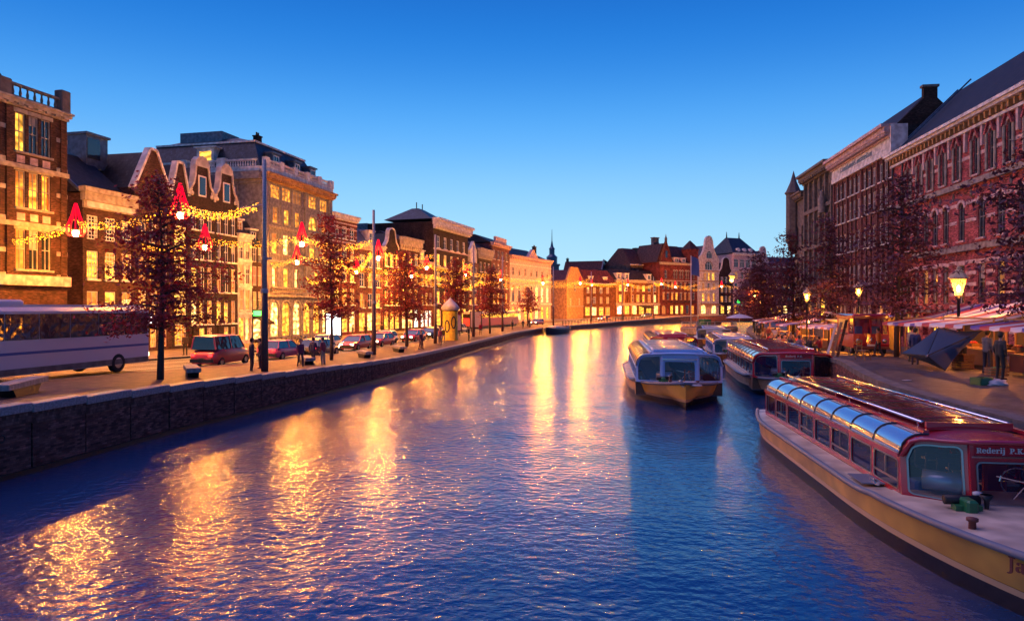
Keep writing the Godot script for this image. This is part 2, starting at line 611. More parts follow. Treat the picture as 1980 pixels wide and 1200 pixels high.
func make_sky() -> Image:
	# clear evening air: deep blue overhead, pale towards where the sun went down
	var h := 256
	var im := Image.create(h * 2, h, false, Image.FORMAT_RGBF)
	var stops := [[0.0, Vector3(0.37, 0.6, 0.73)], [4.0, Vector3(0.33, 0.575, 0.73)], [9.0, Vector3(0.215, 0.475, 0.73)], [14.0, Vector3(0.09, 0.33, 0.71)], [20.0, Vector3(0.024, 0.185, 0.57)], [28.0, Vector3(0.01, 0.1, 0.42)], [50.0, Vector3(0.004, 0.065, 0.4)], [90.0, Vector3(0.003, 0.05, 0.33)]]
	for j in h:
		var e := 90.0 - (j + 0.5) * 180.0 / h
		var c: Vector3 = stops[-1][1]
		for i in stops.size() - 1:
			if e < stops[i + 1][0]:
				var h0: Array = stops[maxi(i - 1, 0)]
				var h1: Array = stops[i]
				var h2: Array = stops[i + 1]
				var h3: Array = stops[mini(i + 2, stops.size() - 1)]
				var m1: Vector3 = (h2[1] - h0[1]) / maxf(h2[0] - h0[0], 0.1) * (h2[0] - h1[0])
				var m2: Vector3 = (h3[1] - h1[1]) / maxf(h3[0] - h1[0], 0.1) * (h2[0] - h1[0])
				var u := clampf((e - h1[0]) / (h2[0] - h1[0]), 0.0, 1.0)
				c = h1[1] * (2 * u * u * u - 3 * u * u + 1) + m1 * (u * u * u - 2 * u * u + u) + h2[1] * (3 * u * u - 2 * u * u * u) + m2 * (u * u * u - u * u)
				c = c.max(Vector3(0.003, 0.03, 0.2))
				break
		for i in h * 2:
			var az := (i + 0.5) / (h * 2) * TAU + deg_to_rad(6.0)
			var near := 0.5 + 0.5 * cos(az)
			var k := lerpf(0.5, 1.0, pow(near, 2.0))
			var t := Vector3(pow(k, 1.7), pow(k, 1.15), pow(k, 0.6))
			im.set_pixel(i, j, Color(c.x * t.x, c.y * t.y, c.z * t.z))
	return im

# ---------------------------------------------------------------- houses

func spread(n: int, w: float, margin := 0.0) -> Array:
	var xs := []
	for i in n:
		xs.append(margin + (w - 2 * margin) * (i + 0.5) / n)
	return xs

func arc(cx: float, y: float, r: float, from := PI, to := 0.0, n := 8) -> PackedVector2Array:
	var p := PackedVector2Array()
	for i in n + 1:
		var w := lerpf(from, to, float(i) / n)
		p.append(Vector2(cx + cos(w) * r, y + sin(w) * r))
	return p

func window_shape(w: float, h: float, arched: bool) -> PackedVector2Array:
	if not arched:
		return PackedVector2Array([Vector2(-w / 2, 0), Vector2(w / 2, 0), Vector2(w / 2, h), Vector2(-w / 2, h)])
	var p := PackedVector2Array([Vector2(-w / 2, 0), Vector2(w / 2, 0)])
	p.append_array(arc(0, h - w / 2, w / 2, 0.0, PI))
	return p

func shaped(p: PackedVector2Array, k: float) -> PackedVector2Array:
	var g := Geometry2D.offset_polygon(p, -k)
	return g[0] if g.size() else p

func frame_mesh(w: float, h: float, style: String) -> ArrayMesh:
	var key := "%.2f %.2f %s" % [w, h, style]
	if cache.has(key):
		return cache[key]
	var arched := style.begins_with("a")
	var shape := window_shape(w, h, arched)
	var b := clampf(w * 0.075, 0.05, 0.1)
	var m := MB.new()
	m.ring(shape, shaped(shape, b), func(p: Vector2, z: float) -> Vector3: return Vector3(p.x, p.y, -0.08 + z), 0.1)
	var bars := {"s": [[0.5], [0.52]], "c": [[0.5], [0.68]], "a": [[0.5], [0.62]], "m": [[0.25, 0.5, 0.75], [0.17, 0.33, 0.5, 0.67, 0.83]], "p": [[], [0.55]], "t": [[0.33, 0.66], [0.7]], "g": [[0.2, 0.4, 0.6, 0.8], [0.72]], "x": [[0.34, 0.66], [0.25, 0.5, 0.75]], "o": [[0.5], [0.5]]}
	var use = bars.get(style[style.length() - 1], bars.s)
	for x in use[0]:
		m.span(w * x - w / 2 - 0.025, w * x - w / 2 + 0.025, b, h - b * (1.0 if not arched else 1.5), -0.15, -0.1)
	for y in use[1]:
		m.span(-w / 2 + b, w / 2 - b, h * y - 0.03, h * y + 0.03, -0.155, -0.092)
	cache[key] = m.done()
	return cache[key]

func pane_mesh(w: float, h: float, arched: bool) -> ArrayMesh:
	var key := "pane %.2f %.2f %s" % [w, h, arched]
	if not cache.has(key):
		cache[key] = MB.new().prism(window_shape(w - 0.04, h - 0.02, arched), -0.19, -0.165).done()
	return cache[key]

func lit(c: String) -> Material:
	return {"a": M.lit_a, "y": M.lit_y, "w": M.lit_w, "r": M.lit_r, "d": M.lit_d, "m": M.lit_m}.get(c, M.glass)

# rows: [base height, height, width, centres, lit code, style]
func wall_mesh(W: float, H: float, depth: float, rows: Array) -> MB:
	var m := MB.new()
	var t := 0.4
	m.span(0, W, -1.4, H, -depth, -t)
	var y := -1.4
	var bands := {}
	for r in rows:
		var key := "%08.3f %.3f" % [r[0], r[1]]
		if not bands.has(key):
			bands[key] = [r[0], r[1], []]
		for cx in r[3]:
			bands[key][2].append([cx, r[2], r[5].begins_with("a")])
	var keys := bands.keys()
	keys.sort()
	for key in keys:
		var y0: float = bands[key][0]
		var y1: float = y0 + bands[key][1]
		if y0 > y:
			m.span(0, W, y, y0, -t, 0)
		var x := 0.0
		var list: Array = bands[key][2]
		list.sort_custom(func(p, q): return p[0] < q[0])
		for e in list:
			var cx: float = e[0]
			if cx - e[1] / 2 > x + 0.002:
				m.span(x, cx - e[1] / 2, y0, y1, -t, 0)
			x = cx + e[1] / 2
			if e[2]:
				var rad: float = e[1] / 2
				var c := arc(cx, y1 - rad, rad, PI, 0.0, 10)
				for i in 10:
					m.quad(Vector3(c[i].x, y1, 0), Vector3(c[i + 1].x, y1, 0), Vector3(c[i + 1].x, c[i + 1].y, 0), Vector3(c[i].x, c[i].y, 0))
					m.quad(Vector3(c[i].x, c[i].y, 0), Vector3(c[i + 1].x, c[i + 1].y, 0), Vector3(c[i + 1].x, c[i + 1].y, -t), Vector3(c[i].x, c[i].y, -t))
		if x < W - 0.002:
			m.span(x, W, y0, y1, -t, 0)
		y = y1
	if y < H:
		m.span(0, W, y, H, -t, 0)
	return m

func house(called: String, label: String, a: Array, b: Array, base: float, H: float, depth: float, wall: Material, rows: Array, frame: Material = null, group := "") -> Node3D:
	var p := at(a[0], a[1], base)
	var q := at(b[0], b[1], base)
	var x := (q - p).normalized()
	var o := thing(called, label, "building", p, 0.0, group)
	o.basis = Basis(x, Vector3.UP, x.cross(Vector3.UP))
	var W := p.distance_to(q)
	o.set_meta("w", W)
	o.set_meta("h", H)
	part("wall", wall_mesh(W, H, depth, rows), wall, o)
	for r in rows:
		add_windows(o, r, frame if frame else M.frame)
	return o

func add_windows(o: Node3D, r: Array, frame: Material, z := 0.0) -> void:
	var n := 0
	for cx in r[3]:
		var c: String = r[4][n % r[4].length()]
		n += 1
		if c == "x":
			continue
		var w := part("window", frame_mesh(r[2], r[1], r[5]), frame, o, Vector3(cx, r[0], z))
		part("pane", pane_mesh(r[2], r[1], r[5].begins_with("a")), lit(c), w)
		var k := rng.randf()
		if r[2] < 1.6 and k < 0.5 and not r[5].begins_with("a"):
			var drop: float = snappedf(r[1] * lerpf(0.2, 0.6, k * 2), 0.1)
			if k < 0.3:
				part("blind", cached_span(r[2] - 0.16, drop, 0.01), M.frame_shade if c == "." else M.lit_d, w, Vector3(0, r[1] - drop - 0.05, -0.165))
			else:
				for s in [-1, 1]:
					part("curtain", cached_span(snappedf(r[2] * 0.2, 0.05), r[1] - 0.2, 0.012), M.frame_shade if c == "." else M.curtain, w, Vector3(s * r[2] * 0.34, 0.1, -0.165))

func band(o: Node3D, called: String, y: float, h: float, proj: float, m: Material, x0 := 0.0, x1 := -1.0) -> void:
	var W: float = o.get_meta("w")
	part(called, MB.new().span(x0 - 0.02, (W if x1 < 0 else x1) + 0.02, y, y + h, 0.003, proj), m, o)

func cornice(o: Node3D, y: float, h: float, proj: float, m: Material, teeth := 0.0) -> void:
	var W: float = o.get_meta("w")
	var b := MB.new()
	b.span(-0.05, W + 0.05, y, y + h * 0.35, 0.003, proj * 0.35)
	b.span(-0.12, W + 0.12, y + h * 0.35, y + h * 0.75, -0.1, proj * 0.75)
	b.span(-0.2, W + 0.2, y + h * 0.75, y + h, -0.2, proj)
	part("cornice", b, m, o)
	if teeth > 0:
		var t := MB.new()
		var n := int(W / teeth)
		for i in n:
			t.span((i + 0.25) * W / n, (i + 0.75) * W / n, y + h * 0.12, y + h * 0.349, proj * 0.35 + 0.002, proj * 0.7)
		part("cornice_bracket", t, m, o).set_meta("kind", "stuff")

func sills(o: Node3D, r: Array, m: Material) -> void:
	for cx in r[3]:
		part("sill", cached_span(r[2] + 0.24, 0.14, 0.16), m, o, Vector3(cx, r[0] - 0.14, 0.003))

func heads(o: Node3D, r: Array, m: Material, h := 0.28) -> void:
	for cx in r[3]:
		if r[5].begins_with("a"):
			var key := "hood %.2f" % r[2]
			if not cache.has(key):
				var ro: float = r[2] / 2 + 0.22
				var outer := arc(0, 0, ro, PI, 0.0, 10)
				var inner := arc(0, 0, r[2] / 2 + 0.01, 0.0, PI, 10)
				outer.append_array(inner)
				cache[key] = MB.new().prism(outer, 0.003, 0.09).done()
			part("arch", cache[key], m, o, Vector3(cx, r[0] + r[1] - r[2] / 2, 0))
		else:
			part("lintel", cached_span(r[2] + 0.3, h, 0.06), m, o, Vector3(cx, r[0] + r[1], 0.003))

func cached_span(w: float, h: float, z: float) -> ArrayMesh:
	var key := "span %.2f %.2f %.2f" % [w, h, z]
	if not cache.has(key):
		cache[key] = MB.new().span(-w / 2, w / 2, 0, h, 0, z).done()
	return cache[key]

func piers(o: Node3D, xs: Array, w: float, y0: float, y1: float, m: Material, proj := 0.16, called := "pilaster") -> void:
	for x in xs:
		part(called, MB.new().span(x - w / 2, x + w / 2, y0, y1, 0.003, proj), m, o)

# a roof as a frustum over x0..x1, z0 (back)..z1 (front)
func roof(o: Node3D, x0: float, x1: float, z0: float, z1: float, y: float, h: float, ix: float, iz: float, m: Material, called := "roof") -> MeshInstance3D:
	var b := MB.new()
	var l := [Vector3(x0, y, z1), Vector3(x1, y, z1), Vector3(x1, y, z0), Vector3(x0, y, z0)]
	var u := [Vector3(x0 + ix, y + h, z1 - iz), Vector3(x1 - ix, y + h, z1 - iz), Vector3(x1 - ix, y + h, z0 + iz), Vector3(x0 + ix, y + h, z0 + iz)]
	for i in 4:
		var j := (i + 1) % 4
		b.quad(u[i], u[j], l[j], l[i])
	b.quad(u[3], u[2], u[1], u[0])
	b.quad(l[0], l[1], l[2], l[3])
	return part(called, b, m, o)

# a ridge running back from the street, with its gable in front
func gable_roof(o: Node3D, x0: float, x1: float, z0: float, z1: float, y: float, h: float, m: Material) -> void:
	var p := PackedVector2Array([Vector2(x0, y), Vector2(x1, y), Vector2((x0 + x1) / 2, y + h)])
	part("roof", MB.new().prism(p, z0, z1), m, o)

func gable(o: Node3D, pts: Array, wall: Material, trim: Material, z0 := -0.4, z1 := 0.0) -> void:
	var p := PackedVector2Array()
	for q in pts:
		p.append(Vector2(q[0], q[1]))
	part("gable", MB.new().prism(p, z0, z1), wall, o)
	if trim:
		var b := MB.new()
		for i in pts.size() - 1:
			var a := Vector3(pts[i][0], pts[i][1], (z0 + z1) / 2)
			var c := Vector3(pts[i + 1][0], pts[i + 1][1], (z0 + z1) / 2)
			var d := (c - a).normalized()
			b.box((a + c) / 2, Vector3(a.distance_to(c) + 0.1, 0.22, z1 - z0 + 0.24), Basis(d, Vector3(-d.y, d.x, 0), Vector3.BACK))
		part("gable_coping", b, trim, o)

func bell(W: float, y: float, h: float) -> Array:
	# outline of a bell gable over a house W wide
	var p := [[0.0, y], [0.0, y + h * 0.12], [W * 0.06, y + h * 0.2], [W * 0.17, y + h * 0.34], [W * 0.22, y + h * 0.52], [W * 0.25, y + h * 0.76]]
	for i in 7:
		var w := PI - PI * i / 6.0
		p.append([W / 2 + cos(w) * W * 0.25, y + h * 0.78 + sin(w) * h * 0.22])
	for i in 6:
		p.append([W - p[5 - i][0], p[5 - i][1]])
	return p

func chimney(o: Node3D, x: float, y: float, z: float, h := 1.6, w := 0.9) -> void:
	var c := part("chimney", MB.new().span(x - w / 2, x + w / 2, y - 1.0, y + h, z - 0.35, z + 0.35).span(x - w / 2 - 0.08, x + w / 2 + 0.08, y + h, y + h + 0.15, z - 0.43, z + 0.43), M.brick_dark, o)
	for k in 2:
		part("chimney_pot", MB.new().tube([Vector3(x - w * 0.22 + k * w * 0.44, y + h + 0.15, z), Vector3(x - w * 0.22 + k * w * 0.44, y + h + 0.6, z)], [0.13, 0.1], 8), M.brick_orange, c)

func dormer(o: Node3D, x: float, y: float, z: float, w: float, h: float, code: String, m: Material = null, top: Material = null) -> void:
	var d := part("dormer", MB.new().span(x - w / 2, x + w / 2, y, y + h, z - 2.2, z), m if m else M.white, o)
	part("dormer_roof", MB.new().span(x - w / 2 - 0.15, x + w / 2 + 0.15, y + h, y + h + 0.18, z - 2.2, z + 0.2), top if top else M.white, d)
	var f := part("window", frame_mesh(w * 0.7, h * 0.72, "s"), M.frame, o, Vector3(x, y + h * 0.16, z + 0.16))
	part("pane", pane_mesh(w * 0.7, h * 0.72, false), lit(code), f, Vector3(0, 0, 0.012))

func awning(o: Node3D, x0: float, x1: float, y: float, drop: float, out: float, m: Material, called := "awning") -> void:
	var p := PackedVector2Array([Vector2(0, y), Vector2(out, y - drop), Vector2(out, y - drop - 0.25), Vector2(out - 0.04, y - drop - 0.25), Vector2(out - 0.04, y - drop - 0.02), Vector2(0, y - 0.08)])
	part(called, MB.new().prism(p, -x1, -x0, Transform3D(Basis(Vector3.BACK, Vector3.UP, Vector3.LEFT), Vector3(0, 0, 0.01))), m, o)

func shop_light(o: Node3D, x: float, y: float, w: float, h: float, energy: float, color := Color(1.0, 0.55, 0.12)) -> void:
	var l := AreaLight3D.new()
	l.name = "shop_window_light"
	l.area_size = Vector2(w, h)
	l.light_color = color
	l.light_energy = energy * 4.4
	l.position = Vector3(x, y, 0.3)
	l.rotation.y = PI
	l.area_range = 60.0
	l.shadow_enabled = true
	o.add_child(l, true)

# ---------------------------------------------------------------- the left row

func fx(d: float) -> Array:
	return [-54.2 + 0.3 * d, d]

func balustrade(o: Node3D, x0: float, x1: float, y: float, h: float, z: float, m: Material, step := 0.34) -> void:
	part("balustrade_rail", MB.new().span(x0, x1, y + h - 0.16, y + h, z - 0.14, z + 0.14).span(x0, x1, y, y + 0.12, z - 0.14, z + 0.14), m, o)
	var key := "baluster %.2f" % h
	if not cache.has(key):
		var k := h - 0.28
		cache[key] = MB.new().smooth().lathe([[0.05, 0], [0.08, k * 0.15], [0.1, k * 0.35], [0.05, k * 0.75], [0.08, k]], 6).done()
	var n := int((x1 - x0) / step)
	for i in n:
		part("baluster", cache[key], m, o, Vector3(x0 + (i + 0.5) * (x1 - x0) / n, y + 0.12, z))

func build_left_row() -> void:
	var o: Node3D
	var r: Array
	# the striped bank at the picture's edge
	var W := 14.34
	var xs := [W - 9.3, W - 8.3, W - 7.3, W - 3.7, W - 2.7, W - 1.73]
	r = [[0.4, 3.4, 2.6, [W - 10.8, W - 6.6, W - 2.7], "d", "g"], [6.3, 2.7, 0.74, xs, "dd.d..", "s"], [10.5, 2.5, 0.74, xs, "yayayy", "s"], [14.3, 2.6, 0.74, xs, ".y.y..", "s"]]
	o = house("corner_bank_building", "brown brick bank with yellow stone stripes and grouped tall windows behind the bus", [-35.7, 36.0], [-32.6, 50.0], 1.5, 17.5, 14.0, M.brick_brown, r, M.stone)
	for i in 3:
		sills(o, r[i + 1], M.stone)
		heads(o, r[i + 1], M.stone)
	for y in [5.75, 7.4, 9.55, 11.6, 13.45, 15.6]:
		for q in [[W - 0.9, W], [W - 6.6, W - 4.7], [0.0, W - 10.2]]:
			part("stone_stripe", MB.new().span(q[0], q[1], y, y + 0.3, 0.003, 0.05), M.stone, o)
	piers(o, [W - 0.35, W - 4.55, W - 6.5], 0.5, 5.9, 17.2, M.brick_brown, 0.12)
	for y in [5.2, 9.2, 13.1]:
		band(o, "string_course", y, 0.32 if y > 6 else 0.7, 0.2 if y > 6 else 0.35, M.stone_pink if y < 6 else M.stone)
	for x in xs:
		for y in [9.62, 13.52]:
			part("carved_panel", MB.new().span(x - 0.3, x + 0.3, y, y + 0.5, 0.003, 0.04).lathe([[0.16, 0.0], [0.0, 0.05]], 6, Vector3(x, y + 0.22, 0.04)), M.stone_pink, o)
	cornice(o, 17.25, 0.55, 0.5, M.stone, 0.7)
	balustrade(o, W - 4.6, W - 0.8, 17.82, 0.95, 0.1, M.stone_dark, 0.5)
	part("parapet_pier", MB.new().chamfer(Vector3(W - 0.35, 18.6, 0.0), Vector3(0.8, 1.6, 0.7), 0.06), M.stone_dark, o)
	part("parapet_pier", MB.new().chamfer(Vector3(W - 5.0, 18.35, 0.0), Vector3(0.9, 1.1, 0.7), 0.06), M.stone_dark, o)
	part("roof", MB.new().prism(PackedVector2Array([Vector2(W - 13.5, 17.6), Vector2(W - 2.9, 17.6), Vector2(W - 8.2, 23.6)]), -12.0, -0.75), M.roof, o)
	shop_light(o, W - 2.7, 3.0, 3.0, 1.5, 3.0)
	# white-corniced house with three bays
	W = 5.43
	xs = [0.97, 2.8, 4.6]
	r = [[0.2, 2.1, 0.9, [4.6], "y", "c"], [0.21, 2.1, 1.1, [0.97, 2.8], "d", "c"], [2.75, 2.5, 1.15, xs, "yyw", "o"], [6.25, 2.3, 1.15, xs, "yya", "m"], [9.5, 1.95, 1.15, xs, ".", "m"]]
	r[1][0] = 0.2
	o = house("brick_house", "dark brick house with a wide cream cornice and three lit window bays", [-34.6, 55.0], [-33.4, 60.3], 1.27, 13.2, 10.0, M.brick_brown, r)
	cornice(o, 12.0, 1.7, 0.5, M.stone, 0.0)
	part("frieze", MB.new().span(0.2, W - 0.2, 12.1, 12.55, 0.18, 0.24), M.white, o)
	sills(o, r[3], M.frame)
	roof(o, -0.1, W + 0.1, -10, -0.2, 13.3, 4.0, 0.0, 4.9, M.roof)
	for s in [[-10.0, -5.1, 13.3, 17.35], [-0.2, -5.1, 13.3, 17.35]]:
		part("verge_board", MB.new().bar(Vector3(-0.14, s[2] + 0.1, s[0]), Vector3(-0.14, s[3] + 0.1, s[1]), 0.16, 0.22), M.metal_blue, o)
	chimney(o, 0.6, 16.6, -6.0)
	shop_light(o, 2.8, 2.2, 3.0, 1.4, 3.0)
	# gabled house with a roof-top room
	r = [[0.3, 2.0, 0.8, [1.0, 2.35, 3.7], "yay", "x"], [3.3, 2.2, 0.95, [1.0, 2.35, 3.7], "yda", "m"], [6.4, 2.2, 0.95, [1.0, 2.35, 3.7], "dy.", "s"], [9.8, 2.0, 0.95, [1.0, 2.35, 3.7], ".", "s"]]
	o = house("gabled_house", "brown brick house with pale sloping gable edges behind the nearest street tree", [-33.4, 60.3], [-32.4, 64.9], 1.25, 14.6, 10.0, M.brick_brown, r)
	gable(o, [[0, 14.6], [1.95, 18.4], [2.75, 18.4], [4.7, 14.6]], M.brick_brown, M.white)
	gable_roof(o, 0, 4.7, -10, -0.4, 14.6, 3.6, M.roof)
	part("roof_room", MB.new().span(-0.8, 1.6, 16.4, 19.3, -7.5, -4.2).span(-0.95, 1.75, 19.3, 19.5, -7.7, -4.0), M.metal_blue, o)
	part("roof_room_window", MB.new().span(-0.7, 0.7, 17.2, 19.0, -4.198, -4.15), M.glass, o)
	part("sign_board", MB.new().span(0.3, 4.4, 2.42, 3.15, 0.003, 0.12), M.stone_pink, o)
	words("GENT", 0.75, M.white_light, o, Transform3D(Basis(), Vector3(2.4, 2.78, 0.17)), "Droid Sans", 700)
	shop_light(o, 2.4, 1.8, 3.0, 1.2, 2.5)
	# narrow house hidden by the tree
	r = [[0.3, 2.1, 1.6, [1.25], "a", "x"], [3.2, 2.4, 1.7, [1.25], "y", "m"], [6.5, 2.4, 1.7, [1.25], "y", "m"], [9.7, 2.2, 1.7, [1.25], "y", "m"], [12.7, 1.5, 1.0, [1.25], ".", "s"]]
	o = house("narrow_house", "narrow dark house with wide yellow-lit many-paned windows behind the tree", [-32.4, 64.9], [-31.87, 67.28], 1.2, 15.0, 9.0, M.brick_dark, r)
	gable(o, [[0, 15.0], [0.8, 18.0], [1.64, 18.0], [2.44, 15.0]], M.brick_dark, M.white)
	gable_roof(o, 0, 2.44, -9, -0.4, 15.0, 2.8, M.roof)
	# two bell-gabled twins
	for k in 2:
		var a: Array = [[-31.85, 67.3], [-31.0, 71.1]][k]
		var b: Array = [[-31.0, 71.1], [-30.2, 75.1]][k]
		W = Vector2(a[0], a[1]).distance_to(Vector2(b[0], b[1]))
		xs = spread(3, W, 0.15)
		r = [[0.3, 1.6, 0.85, [xs[1], xs[2]], "yd", "s"], [2.3, 2.4, 0.8, xs, ["wya", "yyd"][k], "s"], [5.6, 2.5, 0.8, xs, ["y.d", "d.d"][k], "s"], [8.85, 1.95, 0.8, xs, "...d.", "s"], [11.8, 2.1, 0.8, xs, ".", "s"]]
		o = house("bell_gabled_house", ["dark brick house with a rounded white bell gable, nearer of two twins", "dark brick house with a rounded white bell gable beside the big stone block"][k], a, b, 1.2, 15.0, 9.0, M.brick_dark, r, null, "bell-gabled twin houses")
		for i in 4:
			sills(o, r[i + 1], M.frame)
		var g := bell(W, 15.0, 4.2)
		gable(o, g, M.brick_dark, M.plaster)
		part("gable_cap", MB.new().prism(arc(W / 2, 18.2, W * 0.27), -0.5, 0.1), M.plaster, o)
		part("gable_window_frame", MB.new().span(W / 2 - 0.6, W / 2 + 0.6, 15.2, 17.3, 0.003, 0.06), M.frame, o)
		part("gable_window", MB.new().span(W / 2 - 0.45, W / 2 + 0.45, 15.35, 17.15, 0.06, 0.08), M.glass, o)
		for s in [-1, 1]:
			part("gable_scroll", MB.new().smooth().lathe([[0.0, 0], [0.28, 0.12], [0.3, 0.35], [0.14, 0.55], [0.2, 0.7], [0.0, 0.85]], 8, Vector3(W / 2 + s * (W / 2 - 0.4), 15.1, -0.1)), M.plaster, o)
		gable_roof(o, 0.2, W - 0.2, -9, -0.4, 15.0, 3.2, M.roof)
		part("front_steps", MB.new().span(0.4, 1.6, 0, 0.3, 0.0, 1.2).span(0.4, 1.6, 0.3, 0.6, 0.0, 0.8).span(0.4, 1.6, 0.6, 0.9, 0.0, 0.4), M.stone_grey, o)
		part("door", MB.new().span(0.5, 1.3, 0.9, 2.28, 0.003, 0.07), M.brick_dark, o)
		shop_light(o, W / 2, 2.0, 2.0, 1.4, 2.0)
	# narrow pale house
	W = 2.66
	r = [[0.3, 2.6, 1.0, [0.75, 1.95], "yw", "c"], [3.7, 2.3, 0.75, [0.75, 1.95], "da", "s"], [6.6, 2.2, 0.75, [0.75, 1.95], "d.", "s"], [9.4, 1.8, 0.75, [0.75, 1.95], ".", "s"]]
	o = house("pale_house", "narrow pinkish white plastered house squeezed beside the big stone block", [-30.2, 75.1], [-29.62, 77.7], 1.2, 12.0, 9.0, M.plaster, r)
	cornice(o, 11.7, 0.5, 0.4, M.white)
	for y in [3.2, 6.2, 9.1]:
		band(o, "string_course", y, 0.2, 0.1, M.white)
	roof(o, 0, W, -9, -0.2, 12.2, 2.2, 0.3, 2.0, M.roof_slate)
	dormer(o, 1.3, 12.3, -0.7, 1.3, 1.5, "d", M.stone_pink)
	shop_light(o, 1.3, 1.8, 2.0, 1.5, 3.0)
	W = 2.1
	r = [[0.3, 2.4, 1.6, [1.05], "w", "p"], [3.8, 2.0, 0.75, [0.55, 1.55], "d.", "s"], [6.5, 2.2, 0.8, [0.55, 1.55], "r", "s"], [9.2, 1.7, 0.75, [0.55, 1.55], ".", "s"]]
	o = house("narrow_house", "small dark house with red-lit upper windows and a green sign over its shop", [-29.62, 77.7], [-29.12, 79.75], 1.2, 11.2, 9.0, M.brick_dark, r)
	roof(o, 0, W, -9, -0.1, 11.2, 2.8, 0.0, 2.0, M.roof_slate)
	dormer(o, 1.1, 11.3, -0.6, 1.3, 1.6, ".", M.metal_blue)
	part("sign_board", MB.new().span(0.1, 1.9, 3.05, 3.6, 0.1, 0.25), M.neon_green, o)
	awning(o, 0.1, 2.0, 3.0, 0.7, 1.6, M.brick_dark)
	shop_light(o, 1.0, 1.6, 1.5, 1.5, 4.0)
	build_stone_block()
	build_left_far()

func build_stone_block() -> void:
	var W := 16.52
	var c := [2.6, 5.1, 7.6, 11.4, 14.4]
	var r := [[0.5, 4.3, 1.75, [2.4, 4.9, 7.4, 9.9, 12.4, 14.9], "wywyyw", "ac"], [6.5, 2.4, 1.15, [2.4, 4.9, 7.4, 9.9, 12.4, 14.9], "wywyay", "p"], [10.5, 2.5, 1.25, [2.4, 4.9, 7.4, 14.6], "ywya", "p"], [10.5, 2.5, 1.5, [11.3], "y", "p"], [14.2, 1.95, 1.15, [2.6, 5.1, 7.6, 14.4], "ayaa", "s"], [14.2, 1.95, 2.2, [11.4], "y", "ac"], [17.1, 1.7, 2.1, c, "aadaa", "t"]]
	var o := house("stone_corner_block", "large brownish stone corner block with balustrade, blue mansard roof and many lit windows", [-29.1, 79.8], [-25.4, 95.9], 1.15, 19.2, 19.0, M.stone_grey, r, M.stone)
	for i in [1, 2, 4]:
		sills(o, r[i], M.stone)
	heads(o, r[0], M.stone)
	heads(o, r[5], M.stone)
	piers(o, [0.5, 9.6, 16.1], 0.8, 5.9, 19.2, M.stone_grey, 0.2)
	piers(o, [1.35, 3.85, 6.35, 8.85, 13.0], 0.35, 9.5, 16.9, M.stone_grey, 0.1)
	band(o, "string_course", 5.3, 0.5, 0.4, M.stone)
	balustrade(o, 1.0, 9.0, 5.8, 0.7, 0.5, M.stone, 0.4)
	band(o, "string_course", 9.5, 0.25, 0.18, M.stone)
	band(o, "string_course", 13.6, 0.3, 0.2, M.stone)
	cornice(o, 19.0, 0.9, 1.0, M.ochre, 0.45)
	part("attic", MB.new().span(-0.1, W + 0.1, 19.9, 20.6, -0.3, 0.25), M.white, o)
	for i in 5:
		var x0 := 0.5 + i * 3.1
		balustrade(o, x0 + 0.4, x0 + 2.8, 20.6, 0.9, 0.1, M.white, 0.3)
		part("attic_pier", MB.new().span(x0 - 0.35, x0 + 0.4, 20.6, 21.7, -0.25, 0.35), M.white, o)
	part("attic_pier", MB.new().span(W - 0.8, W + 0.1, 20.6, 21.7, -0.25, 0.35), M.white, o)
	# the flank that faces the bridge
	var side := Basis(Vector3.BACK, Vector3.UP, Vector3.LEFT)
	part("flank_cornice", MB.new().span(-0.9, -0.003, 19.0, 19.9, -19.0, 0.0).span(-0.3, -0.003, 18.6, 18.998, -19.0, -0.2), M.stone_grey, o)
	part("flank_attic", MB.new().span(-0.25, 0.25, 19.9, 20.6, -19.0, -0.31), M.white, o)
	for i in 3:
		var z := -3.2 - i * 5.2
		part("flank_rail", MB.new().span(-0.14, 0.14, 21.3, 21.5, z - 1.7, z + 2.4), M.white, o)
		for k in 12:
			part("baluster", cache["baluster 0.90"], M.white, o, Vector3(0, 20.6, z + 2.2 - k * 0.33))
		part("attic_pier", MB.new().span(-0.3, 0.3, 20.6, 21.7, z - 2.8, z - 1.7), M.white, o)
	for q in [[-4.2, 16.2, 2.0], [-4.2, 12.0, 2.4], [-8.5, 16.2, 2.0], [-8.5, 12.0, 2.4], [-13.0, 16.2, 2.0]]:
		var w := part("window", frame_mesh(1.3, q[2], "c"), M.frame, o, Vector3(-0.24, q[1], q[0]), side)
		part("pane", pane_mesh(1.3, q[2], false), M.glass, w, Vector3(0, 0, 0.0))
		part("window_surround", MB.new().ring(window_shape(1.8, q[2] + 0.5, false), window_shape(1.28, q[2], false), func(p: Vector2, z: float) -> Vector3: return Vector3(p.x, p.y - 0.12, z), 0.12), M.stone_grey, o, Vector3(-0.14, q[1], q[0]), side)
	roof(o, 0.7, W - 0.7, -18.5, -0.8, 20.6, 3.6, 1.8, 2.0, M.roof_slate)
	roof(o, 2.6, W - 2.6, -16.5, -2.9, 24.2, 0.9, 1.5, 3.0, M.roof_slate, "upper_roof")
	part("roof_edge", MB.new().span(2.4, W - 2.4, 24.1, 24.32, -2.9, -2.6).span(2.3, 2.6, 24.1, 24.32, -16.6, -2.6), M.white, o)
	for x in [4.3, 9.2, 13.2]:
		dormer(o, x, 21.0, -1.0, 1.6, 1.9, ".", M.metal_blue, M.metal_blue)
	var d := part("side_dormer", MB.new().span(0.9, 3.6, 21.0, 23.3, -9.6, -7.2).span(0.7, 3.8, 23.3, 23.5, -9.9, -6.9), M.white, o)
	part("pane", MB.new().span(0.86, 0.89, 21.5, 22.9, -9.2, -7.6), M.lit_y, d)
	part("ridge_skylight", MB.new().span(3.5, 7.0, 24.4, 26.0, -14, -8), M.metal_blue, o)
